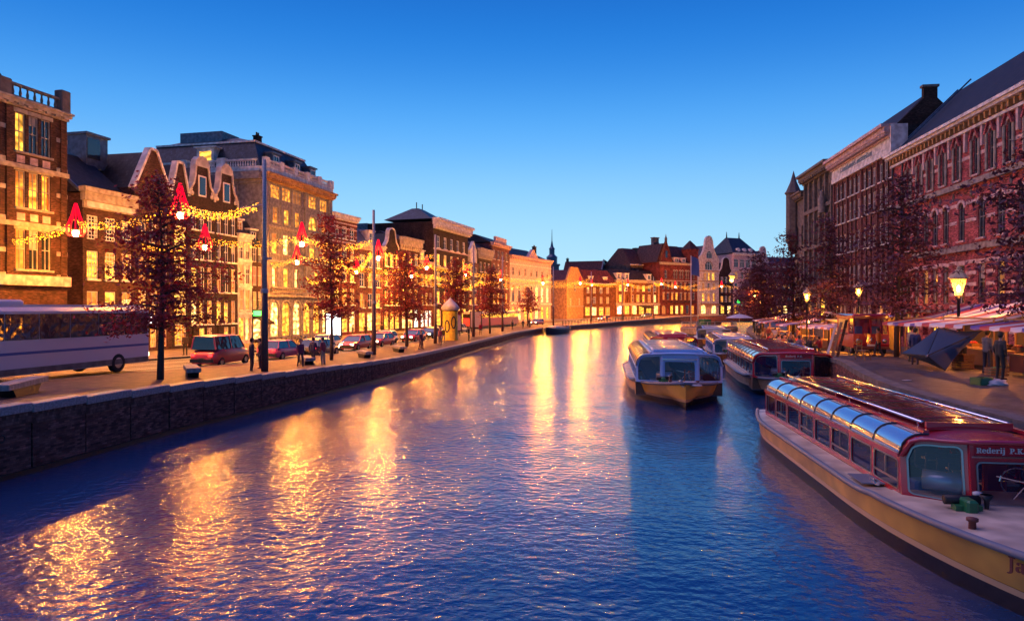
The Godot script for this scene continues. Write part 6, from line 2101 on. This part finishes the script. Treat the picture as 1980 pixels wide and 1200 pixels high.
	bench("fourth stone bench, left of the second tram pole", 53.0, 2.4, 0.5, 2.6)
	bench("fifth stone bench, right of the second tram pole", 61.0, 2.6, 0.5, 2.6)
	# yellow column
	o = thing("advertising_column", "yellow round advertising column with two dark zeros and a pale conical roof", "advertising column", at(-7.6, 84.0, 1.15))
	part("drum", MB.new().smooth().lathe([[1.0, 0.0], [1.0, 0.25], [0.93, 0.3], [0.93, 3.7]], 28), M.poster_yellow, o)
	part("roof_cap", MB.new().smooth().lathe([[0.96, 3.7], [1.1, 3.72], [1.1, 3.95], [1.16, 4.0], [0.85, 4.4], [0.3, 4.95], [0.08, 5.2], [0.0, 5.35]], 28), M.white, o)
	part("neck_ring", MB.new().lathe([[0.95, 3.6], [1.0, 3.62], [1.0, 3.7]], 28), M.black, o)
	for q in [[-0.42, 1.75, 0.62, 0.0], [0.42, 2.2, 0.62, 0.0]]:
		var m := MB.new()
		var outer := PackedVector2Array()
		var inner := PackedVector2Array()
		for k in 24:
			var w := TAU * k / 24
			outer.append(Vector2(cos(w) * 0.36, sin(w) * 0.78))
			inner.append(Vector2(cos(w) * 0.2, sin(w) * 0.6))
		var cx: float = q[0]
		var cy: float = q[1]
		m.ring(outer, inner, func(p: Vector2, z: float) -> Vector3:
			var w := (p.x + cx) / 0.94 + 0.1
			return Vector3(sin(w) * (0.945 + z), p.y + cy, cos(w) * (0.945 + z)), 0.012)
		part("zero", m, M.black, o)
	# lit poster panel, posters, green-lit bits
	o = thing("lit_poster", "white glowing poster panel left of the second tram pole", "poster", beside(77.0, 15.3) + Vector3(0, 0.12, 0), -0.2 + 0.5)
	part("screen", MB.new().span(-0.75, 0.75, 0.9, 3.3, -0.02, 0.1), M.white_light, o)
	part("frame", MB.new().ring(rounded(Rect2(-0.95, 0.6, 1.9, 2.9), 0.1), rounded(Rect2(-0.76, 0.88, 1.52, 2.44), 0.05), func(p: Vector2, z: float) -> Vector3: return Vector3(p.x, p.y, 0.13 + z), 0.2), M.iron, o)
	part("leg", MB.new().span(-0.2, 0.2, 0, 0.6, -0.05, 0.1), M.iron, o)
	omni("poster_light", Vector3(0, 2.1, 0.6), Color(0.9, 0.95, 1.0), 6.0, 0.4, o)
	for q in [[97.0, 6.0, "lilac poster board just right of the yellow column"], [112.0, 6.3, "lilac poster board beside the fifth quay tree"]]:
		o = thing("poster_board", q[2], "poster board", beside(q[0], q[1]), 0.1, "lilac poster boards on the quay")
		part("panel", MB.new().span(-0.85, 0.85, 0.8, 3.3, -0.06, 0.06), M.lilac, o)
		part("frame", MB.new().ring(rounded(Rect2(-1.0, 0.62, 2.0, 2.85), 0.08), rounded(Rect2(-0.86, 0.79, 1.72, 2.52), 0.04), func(p: Vector2, z: float) -> Vector3: return Vector3(p.x, p.y, 0.08 + z), 0.16), M.iron, o)
		for s in [-0.7, 0.7]:
			part("leg", MB.new().span(s - 0.06, s + 0.06, 0, 0.62, -0.06, 0.06), M.iron, o)
	# railing along the curve
	o = thing("quay_railing", "thin iron railing along the curving quay before the low brick house", "railing")
	var rail := []
	for q in left_line:
		if q[1] > 150 and q[1] < 216:
			var p := off(q, 0.5, level(q[1]))
			rail.append(p + Vector3(0, 1.0, 0))
			part("post", MB.new().tube([p, p + Vector3(0, 1.05, 0)], 0.07, 6), M.iron, o)
	part("rail", MB.new().tube(rail, 0.05, 5), M.iron, o)
	part("rail", MB.new().tube(rail.map(func(p): return p - Vector3(0, 0.45, 0)), 0.04, 5), M.iron, o)
	# bicycles
	for k in 9:
		bicycle(beside(64.0 + k * 1.25, 16.9) + Vector3(0, 0, 0), 1.2 + 0.2 * sin(k * 2.0), ["black bicycle, %s in the row before the stone block" % ["first", "second", "third", "fourth", "fifth", "sixth", "seventh", "eighth", "ninth"][k]][0])
	# people
	var g := "people on the left quay"
	person("person in a dark coat standing just left of the nearest tram pole", "stand", beside(38.6, 2.0), 2.2, Color(0.05, 0.035, 0.05), Color(0.03, 0.025, 0.04), g)
	person("person in a brown jacket beside the one at the nearest tram pole", "stand", beside(39.6, 2.9), -1.0, Color(0.12, 0.06, 0.05), Color(0.04, 0.035, 0.05), g)
	person("person in a plum top walking right of the nearest tram pole", "walk", beside(43.0, 1.6), 0.6, Color(0.14, 0.02, 0.06), Color(0.03, 0.03, 0.05), g)
	person("person in dark blue beside the third stone bench", "walk", beside(43.8, 2.0), 2.9, Color(0.04, 0.03, 0.08), Color(0.05, 0.05, 0.06), g)
	person("person in red with a pale shirt hem near the third stone bench", "stand", beside(44.6, 1.3), -2.0, Color(0.2, 0.03, 0.05), Color(0.22, 0.2, 0.18), g)
	person("person in a maroon coat by the fifth stone bench", "walk", beside(66.5, 1.8), 0.8, Color(0.1, 0.02, 0.04), Color(0.08, 0.03, 0.04), g)
	person("person in a dark red jacket left of the third tram pole", "stand", beside(68.0, 2.4), 1.9, Color(0.12, 0.02, 0.04), Color(0.06, 0.05, 0.06), g)
	person("person in plum standing at the third tram pole's foot", "stand", beside(75.0, 2.2), -0.6, Color(0.16, 0.03, 0.08), Color(0.06, 0.05, 0.08), g)
	person("person with grey trousers in front of the yellow column", "walk", beside(79.5, 3.0), 0.4, Color(0.12, 0.1, 0.02), Color(0.16, 0.17, 0.2), g)
	person("person in black standing alone right of the yellow column", "stand", beside(83.0, 1.0), 1.4, Color(0.02, 0.02, 0.022), Color(0.02, 0.02, 0.022), g)
	person("person in a red coat under the fifth quay tree", "stand", beside(101.0, 3.2), 0.3, Color(0.35, 0.02, 0.03), Color(0.04, 0.03, 0.05), g)
	for k in 9:
		person("small dark figure on the far quay, %s" % ["left of the sixth tram pole", "second from the sixth tram pole", "before the tram's middle", "before the tram's near end", "under the farthest quay tree", "left of the eighth tram pole", "right of the eighth tram pole", "before the three-storey shop", "by the ninth tram pole"][k], ["walk", "stand"][k % 2], beside([136.0, 139.0, 128.0, 124.0, 143.0, 188.0, 199.0, 205.0, 212.0][k], [2.5, 3.5, 2.0, 3.0, 5.0, 3.0, 3.0, 2.6, 3.2][k]), k * 1.3, [Color(0.04, 0.03, 0.04), Color(0.1, 0.03, 0.03), Color(0.03, 0.03, 0.06)][k % 3], Color(0.03, 0.03, 0.04), g)
	for k in 6:
		person("person on the shop pavement, %s" % ["before the striped bank", "before the stone block's first arch", "before the stone block's third arch", "before the stone block's fifth arch", "before the red brick house", "before the white-gabled house"][k], ["stand", "walk"][k % 2], beside([52.0, 83.0, 87.0, 92.0, 98.0, 112.0][k], 17.5), k * 0.9, Color(0.05, 0.03, 0.03), Color(0.03, 0.03, 0.03), g)

# ---------------------------------------------------------------- the market

func stall(label: String, x: float, d: float, turn: float, w: float, deep: float, colors: Array, power: float) -> Node3D:
	var o := thing("market_stall", label, "market stall", at(x, d, right(d)), turn, "market stalls with striped awnings")
	for s in [-1, 1]:
		part("front_post", MB.new().bar(Vector3(s * w * 0.48, 0, deep * 0.32), Vector3(s * w * 0.48, 2.35, deep * 0.32), 0.06, 0.06), M.ochre, o)
		part("back_post", MB.new().bar(Vector3(s * w * 0.48, 0, -deep * 0.45), Vector3(s * w * 0.48, 3.0, -deep * 0.45), 0.06, 0.06), M.ochre, o)
	part("cross_beam", MB.new().bar(Vector3(-w * 0.5, 2.28, deep * 0.32), Vector3(w * 0.5, 2.28, deep * 0.32), 0.06, 0.08), M.ochre, o)
	part("cross_beam", MB.new().bar(Vector3(-w * 0.5, 2.9, -deep * 0.45), Vector3(w * 0.5, 2.9, -deep * 0.45), 0.06, 0.08), M.ochre, o)
	var n := colors.size()
	for k in n:
		var xa := lerpf(-w / 2, w / 2, k / float(n))
		var xb := lerpf(-w / 2, w / 2, (k + 1) / float(n))
		var rows := []
		for i in 9:
			var t := i / 8.0
			var z := lerpf(-deep * 0.5, deep * 0.62, t)
			var y := lerpf(3.1, 2.0, t) - 0.16 * sin(t * PI)
			rows.append([Vector3(xa, y, z), Vector3((xa + xb) / 2, y - 0.05, z), Vector3(xb, y, z)])
		rows.append([Vector3(xa, 1.86, deep * 0.625), Vector3((xa + xb) / 2, 1.82, deep * 0.625), Vector3(xb, 1.86, deep * 0.625)])
		part("awning_stripe", MB.new().smooth().sheet(rows), colors[k], o)
	part("counter", MB.new().span(-w * 0.46, w * 0.46, 0.78, 0.84, -0.3, deep * 0.3), M.wood, o)
	part("counter_skirt", MB.new().span(-w * 0.46, w * 0.46, 0.1, 0.779, deep * 0.28, deep * 0.295), M.rust, o)
	part("back_cloth", MB.new().span(-w * 0.48, w * 0.48, 0.3, 2.8, -deep * 0.47, -deep * 0.455), M.canvas, o)
	part("light_bulb", MB.new().smooth().lathe([[0.0, 0], [0.08, 0.05], [0.09, 0.12], [0.04, 0.2], [0.0, 0.21]], 10, Vector3(0.1, 2.2, 0.1)), M.stall_bulb, o)
	part("light_cord", MB.new().tube([Vector3(0.1, 2.4, 0.1), Vector3(0.1, 2.8, 0.0)], 0.015, 4), M.black, o)
	omni("stall_light", Vector3(0.1, 2.3, 0.1), Color(1.0, 0.56, 0.16), power, 0.1, o)
	return o

func goods(s: Node3D, place: String, w: float, deep: float, seed_: int) -> void:
	var r := RandomNumberGenerator.new()
	r.seed = seed_
	for k in 5:
		var b := s.transform * Vector3(lerpf(-w * 0.38, w * 0.38, k / 4.0), 0.842, r.randf_range(0.05, 0.3))
		var o := thing("goods_crate", "small crate on %s, %s along its counter" % [place, ["first", "second", "third", "fourth", "fifth"][k]], "crate", b, s.rotation.y, "crates of goods on the stalls")
		part("crate_box", MB.new().span(-0.26, 0.26, 0, 0.16, -0.2, 0.2), [M.wood, M.ochre, M.green][k % 3], o)
		for i in 5:
			part("goods", MB.new().smooth().lathe([[0.0, 0], [0.09, 0.03], [0.1, 0.09], [0.0, 0.15]], 7, Vector3(-0.18 + i * 0.09, 0.12, r.randf_range(-0.09, 0.09))), [M.poster_yellow, M.brick_orange, M.tail_red, M.plaster][(k + seed_) % 4], o)

func lantern(label: String, x: float, d: float, h: float, power: float, k := 1.0) -> void:
	var o := thing("street_lantern", label, "street lantern", at(x, d, right(d)), 0.0, "old crown-topped street lanterns")
	part("post", MB.new().smooth().lathe([[0.16, -0.1], [0.16, 0.5], [0.09, 0.7], [0.07, h - 0.3], [0.12, h - 0.25], [0.05, h - 0.15]], 10), M.iron, o)
	var e := h - 0.1
	part("lamp_glass", MB.new().lathe([[0.14 * k, e], [0.34 * k, e + 0.85 * k]], 6), M.lamp_glass, o)
	part("lamp_bulb", MB.new().smooth().lathe([[0, e + 0.2], [0.1, e + 0.3], [0.1, e + 0.48], [0, e + 0.6]], 10), M.stall_bulb, o)
	part("lamp_frame", MB.new().tube(range(7).map(func(i): return Vector3(sin(TAU * i / 6) * 0.35 * k, e + 0.86 * k, cos(TAU * i / 6) * 0.35 * k)), 0.03, 5, false).tube(range(7).map(func(i): return Vector3(sin(TAU * i / 6) * 0.15 * k, e, cos(TAU * i / 6) * 0.15 * k)), 0.025, 5, false), M.iron, o)
	part("lamp_crown", MB.new().lathe([[0.46 * k, e + 0.86 * k], [0.44 * k, e + 0.92 * k], [0.2 * k, e + 1.15 * k], [0.22 * k, e + 1.2 * k], [0.08 * k, e + 1.3 * k], [0.1 * k, e + 1.36 * k], [0.0, e + 1.5 * k]], 6), M.gilt, o)
	omni("lantern_light", Vector3(0, e + 0.4, 0), Color(1.0, 0.6, 0.22), power, 0.12, o)

func fill_market() -> void:
	M.lamp_glass = pane(0.9, 0.7, 0.4, 0.3)
	var blue := mat(0.06, 0.05, 0.3, 0.75)
	var white := mat(0.6, 0.55, 0.58, 0.75)
	var red := mat(0.45, 0.03, 0.05, 0.75)
	for m in [blue, white, red]:
		m.backlight_enabled = true
		m.backlight = Color(0.5, 0.5, 0.5)
	var three := [red, white, blue]
	var face := -PI / 2 - 0.14
	var o: Node3D
	var s1 := stall("stall with blue, white and red awning right of the red van", 24.6, 38.5, face, 4.6, 4.2, [red, white, blue, red, white, blue], 4.0)
	goods(s1, "the stall right of the red van", 4.6, 4.2, 1)
	var s2 := stall("stall with warm-lit pinkish awning behind the leaning dark parasol", 23.2, 32.5, face, 4.8, 4.4, [white, red, white, white, red, white], 8.0)
	goods(s2, "the stall behind the dark parasol", 4.8, 4.4, 2)
	var s3 := stall("stall at the picture's right edge under the overhanging tree", 22.0, 26.6, face, 4.4, 4.4, [blue, red, white, red, white, blue], 8.0)
	goods(s3, "the stall at the picture's edge", 4.4, 4.4, 3)
	stall("stall with blue and white awning just left of the red van's roof", 27.0, 53.0, face, 4.6, 4.6, [white, blue, white, red, white, blue], 30.0)
	stall("stall with pale awning behind the crowded benches", 29.6, 62.0, face, 4.6, 4.6, [white, red, white, red, white, white], 30.0)
	stall("pink striped stall left of the crowded benches", 31.4, 72.0, face, 4.6, 4.6, three, 30.0)
	stall("small striped stall far along the market, under the broad tree", 34.6, 86.0, face, 4.8, 4.6, [white, red, white, red], 24.0)
	stall("farthest striped stall, beyond the yellow bench", 38.0, 98.0, face, 4.8, 4.6, [blue, white, red], 24.0)
	# white-blue parasol far along
	o = thing("market_parasol", "pale blue flat parasol beyond the seated crowd", "parasol", at(31.0, 93.0, right(93)))
	part("canopy", MB.new().lathe([[1.9, 2.4], [1.0, 2.75], [0.0, 2.95]], 8), white, o)
	part("pole", MB.new().tube([Vector3(0, 0, 0), Vector3(0, 3.2, 0)], 0.04, 6), M.frame, o)
	# white kiosk trailer
	o = thing("food_trailer", "white food trailer with yellow-lit hatch behind the seated crowd", "trailer", at(29.4, 57.0, right(57)), face + 0.5)
	part("body", MB.new().chamfer(Vector3(0, 1.45, 0), Vector3(4.4, 2.3, 2.0), 0.12), M.white, o)
	part("hatch_window", MB.new().span(-1.4, 0.6, 1.3, 2.2, 1.002, 1.03), M.lit_y, o)
	part("hatch_window", MB.new().span(0.9, 1.8, 1.3, 2.2, 1.002, 1.03), M.lit_y, o)
	part("hatch_flap", MB.new().box(Vector3(0, 2.5, 1.5), Vector3(4.2, 0.05, 1.1), Basis(Vector3.RIGHT, -0.25)), M.frame, o)
	for s in [-1, 1]:
		wheel(o, Vector3(s * 1.2, 0.32, 0.9))
	shop_light(o, -0.4, 1.75, 2.0, 0.9, 5.0)
	o.get_child(-1).position.z = 1.2
	build_red_van()
	build_parasol()
	lantern("tall lit lantern with a gilt crown behind the striped awnings", 23.7, 36.2, 3.5, 16.0, 1.1)
	lantern("lit lantern between the two dark trees, left of the pointed one", 26.6, 61.5, 4.4, 14.0, 0.85)
	lantern("lit lantern hidden in the pointed tree's lower left leaves", 28.2, 55.5, 4.6, 14.0, 0.85)
	lantern("lit lantern right of the green neon sign", 37.0, 104.0, 5.4, 40.0, 1.4)
	lantern("lit lantern high among the far trees, above the green sign", 49.0, 152.0, 9.4, 60.0, 1.8)
	lantern("lit lantern over the far end of the market", 43.0, 118.0, 4.4, 40.0, 1.4)
	# chair, leaning planks, crate
	o = thing("wooden_chair", "dark wooden high chair standing before the red van", "chair", at(18.95, 36.8, right(36.8)), 0.5)
	part("seat", MB.new().chamfer(Vector3(0, 0.5, 0), Vector3(0.45, 0.05, 0.45), 0.02), M.wood, o)
	part("backrest", MB.new().span(-0.2, 0.2, 0.95, 1.05, -0.23, -0.2).span(-0.2, 0.2, 0.72, 0.8, -0.23, -0.2), M.wood, o)
	for s in [[-1, -1], [1, -1], [-1, 1], [1, 1]]:
		part("leg", MB.new().bar(Vector3(s[0] * 0.27, 0, s[1] * 0.27), Vector3(s[0] * 0.19, 0.5 if s[1] > 0 else 1.08, s[1] * 0.2), 0.04, 0.04), M.wood, o)
	part("stretcher", MB.new().bar(Vector3(-0.22, 0.2, 0.23), Vector3(0.22, 0.2, 0.23), 0.03, 0.03).bar(Vector3(-0.22, 0.2, -0.23), Vector3(0.22, 0.2, -0.23), 0.03, 0.03), M.wood, o)
	for k in 3:
		o = thing("plank", ["pale plank leaning on the red van's left side", "middle brown plank leaning on the red van", "reddish plank leaning nearest the red van's door"][k], "plank", at(19.9 + k * 0.28, 42.2 - k * 0.1, right(42)), 0.0, "planks leaning on the red van")
		part("board", MB.new().bar(Vector3(-0.5, 0, 0.2), Vector3(0.28, 1.95 + 0.15 * k, -0.25), 0.16, 0.05), [M.plaster, M.wood, M.brick_brown][k], o)
	o = thing("green_crate", "green plastic crate on the paving in the right foreground", "crate", at(16.95, 24.6, right(24.6)), 0.3)
	part("base", MB.new().span(-0.3, 0.3, 0, 0.03, -0.2, 0.2), M.green, o)
	for s in [-1, 1]:
		part("side", MB.new().span(s * 0.3 - 0.015, s * 0.3 + 0.015, 0.03, 0.26, -0.2, 0.2), M.green, o)
		part("side", MB.new().span(-0.284, 0.284, 0.03, 0.26, s * 0.2 - 0.015, s * 0.2 + 0.015), M.green, o)
	o = thing("plastic_bag", "crumpled white plastic bag lying against the green crate", "bag", at(17.42, 24.5, right(24.5)), 0.2)
	var rows := []
	var f := FastNoiseLite.new()
	f.frequency = 2.5
	for i in 9:
		var row := []
		for k in 17:
			var w := TAU * k / 16
			var t := i / 8.0 * PI * 0.5
			var rr := 1.0 + 0.5 * f.get_noise_3d(cos(w) * 1.0, t, sin(w) * 1.0)
			row.append(Vector3(cos(w) * sin(t) * 0.42 * rr, cos(t) * 0.2 * rr, sin(w) * sin(t) * 0.25 * rr))
		rows.append(row)
	part("sack", MB.new().smooth().sheet(rows, true), M.white, o)
	o = thing("paper_scrap", "pale scrap of paper on the paving near the foreground boat", "litter", at(15.0, 25.9, right(25.9) + 0.01), 0.4)
	part("sheet", MB.new().chamfer(Vector3(0, 0.015, 0), Vector3(0.3, 0.02, 0.2), 0.008), M.white, o)
	# people at the stalls
	var g := "market visitors"
	person("person in dark blue standing between the red van and the leaning parasol", "stand", at(19.75, 33.4, right(33.4)), 2.6, Color(0.04, 0.04, 0.1), Color(0.03, 0.03, 0.06), g)
	person("person in dark clothes bending at the right-edge stall", "stand", at(18.9, 26.4, right(26.4)), 1.8, Color(0.03, 0.028, 0.03), Color(0.02, 0.02, 0.022), g)
	person("person in a pale jacket crouched behind the leaning parasol", "bend", at(20.9, 31.6, right(31)), -1.2, Color(0.2, 0.19, 0.22), Color(0.05, 0.05, 0.07), g)
	for k in 4:
		person("person browsing the stalls, %s" % ["in a beige coat under the nearest awning's left end", "in a grey hooded top between the two nearest stalls", "in plum behind the counter of the right-edge stall", "in an orange jacket by the lantern"][k], ["stand", "reach", "reach", "walk"][k], at([20.6, 20.2, 22.6, 22.9][k], [35.2, 29.0, 27.4, 42.6][k], right([35.2, 29.0, 27.4, 42.6][k])), [1.6, 1.9, -1.4, -2.6][k], [Color(0.3, 0.22, 0.14), Color(0.14, 0.14, 0.15), Color(0.15, 0.03, 0.08), Color(0.5, 0.16, 0.03)][k], Color(0.03, 0.03, 0.04), g)
	for k in 5:
		o = thing("wooden_crate", "wooden market crate on the paving, %s" % ["lower of the pair before the nearest stall's counter", "upper of the pair before the nearest stall's counter", "alone beside the right-edge stall's post", "lower of the pair right of the van", "upper of the pair right of the van"][k], "crate", at([20.5, 20.55, 19.9, 21.9, 21.95][k], [31.0, 31.0, 28.0, 37.2, 37.2][k], right(30.0) + [0.0, 0.34, 0.0, -0.02, 0.32][k]), [0.2, 0.35, -0.1, 0.1, 0.3][k], "wooden crates on the market paving")
		for j in 3:
			for sd in [-1, 1]:
				part("slat", MB.new().span(-0.35, 0.35, 0.02 + j * 0.11, 0.1 + j * 0.11, sd * 0.24 - 0.01, sd * 0.24 + 0.01), M.wood, o)
				part("slat", MB.new().span(sd * 0.34 - 0.01, sd * 0.34 + 0.01, 0.02 + j * 0.11, 0.1 + j * 0.11, -0.229, 0.229), M.wood, o)
		part("base", MB.new().span(-0.33, 0.33, 0.0, 0.02, -0.22, 0.22), M.wood, o)
		part("produce", MB.new().smooth().lathe([[0.0, 0.36], [0.2, 0.33], [0.3, 0.26], [0.31, 0.1]], 9, Vector3.ZERO, 1.0, 0.68), [M.poster_yellow, M.brick_orange, M.green][k % 3], o)
	# benches with seated people
	for k in 5:
		var d: float = [52.6, 55.4, 58.4, 61.8, 66.0][k]
		var x: float = [22.6, 22.4, 23.6, 24.6, 25.4][k]
		o = thing("picnic_table", "long wooden bench table %s" % ["nearest the red van", "behind the nearest bench table, by the quay edge", "third along the quay from the red van", "fourth along the quay from the red van", "farthest from the red van"][k], "table", at(x, d, right(d)), 0.1, "bench tables on the market quay")
		part("tabletop", MB.new().span(-1.2, 1.2, 0.7, 0.75, -0.35, 0.35), M.wood, o)
		for s in [-1, 1]:
			part("bench_seat", MB.new().span(-1.2, 1.2, 0.42, 0.46, s * 0.75 - 0.13, s * 0.75 + 0.13), M.wood, o)
			part("leg", MB.new().bar(Vector3(s * 0.9, 0, -0.8), Vector3(s * 0.9, 0.7, -0.2), 0.06, 0.06).bar(Vector3(s * 0.9, 0, 0.8), Vector3(s * 0.9, 0.7, 0.2), 0.06, 0.06).bar(Vector3(s * 0.9, 0.4, -0.8), Vector3(s * 0.9, 0.4, 0.8), 0.06, 0.04), M.wood, o)
		var tops := [Color(0.3, 0.2, 0.2), Color(0.06, 0.08, 0.06), Color(0.35, 0.02, 0.02), Color(0.04, 0.04, 0.07), Color(0.28, 0.16, 0.2), Color(0.1, 0.05, 0.03)]
		var looks := ["pale pink", "dark green", "red", "dark blue", "rosy", "brown"]
		for i in 6:
			var s := -1 if i < 3 else 1
			var c := (i + k * 2) % 6
			person("person in %s seated at bench table %s, %s" % [looks[c], ["nearest the van", "by the quay edge", "third from the van", "fourth from the van", "farthest from the van"][k], ["canal side, left", "canal side, middle", "canal side, right", "far side, left", "far side, middle", "far side, right"][i]], "sit" if i % 2 else "sit_lean", o.position + Vector3(-0.8 + (i % 3) * 0.8, -0.02, -0.75 * s).rotated(Vector3.UP, 0.1), 0.1 + (0.0 if s > 0 else PI), tops[c], Color(0.03, 0.03, 0.05), "people seated at the bench tables", [Color(0.03, 0.02, 0.015), Color(0.2, 0.12, 0.05)][i % 2])
	for k in 9:
		var d: float = [50.0, 54.0, 57.0, 64.0, 68.0, 76.0, 79.0, 92.0, 70.0][k]
		person("standing person at the market, %s" % ["in purple by the food trailer", "in red beside the food trailer hatch", "in dark blue behind the bench tables", "in brown left of the bench tables", "in red before the pink striped stall", "in blue jeans at the quay edge", "in black at the quay edge by the pale boat", "in dark clothes near the pale blue parasol", "in a white top near the quay edge"][k], ["reach", "stand", "stand", "walk", "stand", "walk", "stand", "stand", "reach"][k], at([25.2, 26.6, 27.0, 27.0, 28.5, 28.6, 28.6, 33.0, 27.0][k], d, right(d)), k * 1.1, [Color(0.15, 0.05, 0.15), Color(0.4, 0.02, 0.02), Color(0.04, 0.05, 0.1), Color(0.15, 0.08, 0.05), Color(0.35, 0.03, 0.03), Color(0.15, 0.03, 0.03), Color(0.02, 0.02, 0.025), Color(0.03, 0.03, 0.04), Color(0.4, 0.38, 0.4)][k], [Color(0.04, 0.05, 0.1), Color(0.03, 0.03, 0.04)][k % 2], g)

func build_red_van() -> void:
	var o := thing("red_food_van", "old red box van with round emblem, raised side hatch and two-part windscreen", "van", at(23.9, 46.6, right(44.5) + 0.02), -0.24)
	var red := mat(0.36, 0.01, 0.02, 0.5, 0.0, 0.3)
	red.clearcoat_enabled = true
	red.clearcoat_roughness = 0.08
	# nose to +z; origin at the middle
	var p := PackedVector2Array([Vector2(-2.4, 0.45), Vector2(2.3, 0.45), Vector2(2.42, 0.7), Vector2(2.36, 1.38), Vector2(-2.4, 1.38)])
	var f := Transform3D(Basis(Vector3.BACK, Vector3.UP, Vector3.LEFT), Vector3.ZERO)
	part("body", MB.new().prism(p, -1.06, 1.06, f), red, o)
	part("roof", MB.new().chamfer(Vector3(0, 2.52, -0.1), Vector3(2.2, 0.3, 4.7), 0.1), red, o)
	part("rear_cabin", MB.new().span(-1.05, 1.05, 1.382, 2.38, -2.4, 0.9), red, o)
	for q in [[-1.02, 2.3], [1.02, 2.3], [0.0, 2.3], [-1.02, 1.0], [1.02, 1.0]]:
		part("pillar", MB.new().bar(Vector3(q[0], 1.38, q[1]), Vector3(q[0] * 0.97, 2.4, q[1] - (0.22 if q[1] > 2 else 0.0)), 0.07, 0.07), red, o)
	for s in [-1, 1]:
		part("windscreen_pane", MB.new().quad_plate(Vector3(s * 0.04, 1.4, 2.3), Vector3(s * 0.98, 1.4, 2.3), Vector3(s * 0.95, 2.38, 2.09), Vector3(s * 0.04, 2.38, 2.09)), M.boat_glass, o)
		part("side_window", MB.new().quad_plate(Vector3(s * 1.03, 1.42, 1.05), Vector3(s * 1.03, 1.42, 2.2), Vector3(s * 1.0, 2.36, 2.02), Vector3(s * 1.0, 2.36, 1.05)), M.boat_glass, o)
		part("headlight", MB.new().smooth().lathe([[0.14, 0], [0.14, 0.05], [0.0, 0.09]], 14, Vector3.ZERO), M.rim, o, Vector3(s * 0.78, 0.92, 2.4), Basis(Vector3.RIGHT, PI / 2))
		for z in [-1.5, 1.5]:
			wheel(o, Vector3(s * 0.92, 0.36, z), 0.36, 0.24)
	part("cab_seat", MB.new().chamfer(Vector3(-0.5, 1.5, 1.2), Vector3(0.5, 0.7, 0.15), 0.05).chamfer(Vector3(0.5, 1.5, 1.2), Vector3(0.5, 0.7, 0.15), 0.05), M.seat_blue, o)
	part("emblem_ring", MB.new().tube(range(25).map(func(k): return Vector3(cos(TAU * k / 24) * 0.16, 0.98 + sin(TAU * k / 24) * 0.16, 2.43)), 0.014, 6, false), M.chrome, o)
	var star := MB.new()
	for k in 3:
		var w := PI / 2 + TAU * k / 3
		star.tube([Vector3(0, 0.98, 2.43), Vector3(cos(w) * 0.16, 0.98 + sin(w) * 0.16, 2.43)], [0.026, 0.006], 5)
	part("emblem_star", star, M.chrome, o)
	part("bumper", MB.new().chamfer(Vector3(0, 0.5, 2.48), Vector3(2.1, 0.18, 0.14), 0.03), M.rust, o)
	part("number_plate", MB.new().span(-0.26, 0.26, 0.6, 0.71, 2.45, 2.47), M.frame, o)
	part("side_hatch", MB.new().box(Vector3(-1.5, 2.62, -0.6), Vector3(1.1, 0.05, 2.6), Basis(Vector3.BACK, -0.25)), red, o)
	part("hatch_light", MB.new().span(-1.075, -1.062, 1.6, 2.3, -1.8, 0.5), M.lit_d, o)
	part("side_shelf", MB.new().span(-1.4, -1.07, 1.3, 1.36, -1.9, 0.6), M.wood, o)
	part("underbody", MB.new().span(-0.9, 0.9, 0.25, 0.45, -2.2, 2.2), M.black, o)

func build_parasol() -> void:
	var o := thing("dark_parasol", "large dark blue square parasol lying tilted on the quay paving", "parasol")
	var A := at(18.6, 32.6, 3.0)
	var B := at(20.7, 33.0, 4.3)
	var C := at(20.95, 30.4, 4.15)
	var D := at(18.95, 29.8, 2.44)
	var T := at(18.45, 30.3, 3.05)
	var cloth := mat(0.018, 0.03, 0.06, 0.6)
	var q := [A, B, C, D]
	for i in 4:
		var a: Vector3 = q[i]
		var b: Vector3 = q[(i + 1) % 4]
		var n := (a - T).cross(b - T).normalized()
		var mid := (a + b) / 2
		var rows := []
		for r in 7:
			var row := []
			for k in 9:
				var t := k / 8.0
				var e := a.lerp(b, t) + (T - mid) * 0.09 * sin(t * PI)
				var p := T.lerp(e, r / 6.0)
				row.append(p - n * 0.03 * sin(r / 6.0 * PI) * sin(t * PI) * 2.0)
			rows.append(row)
		part("canopy_panel", MB.new().smooth().sheet(rows), cloth, o)
		part("rib", MB.new().tube([T, a], [0.03, 0.02], 6), M.iron, o)
	var c := (A + B + C + D) / 4
	part("pole", MB.new().tube([T - (c - T) * 0.06, T + (c - T) * 1.9], 0.04, 8), M.pole_grey, o)
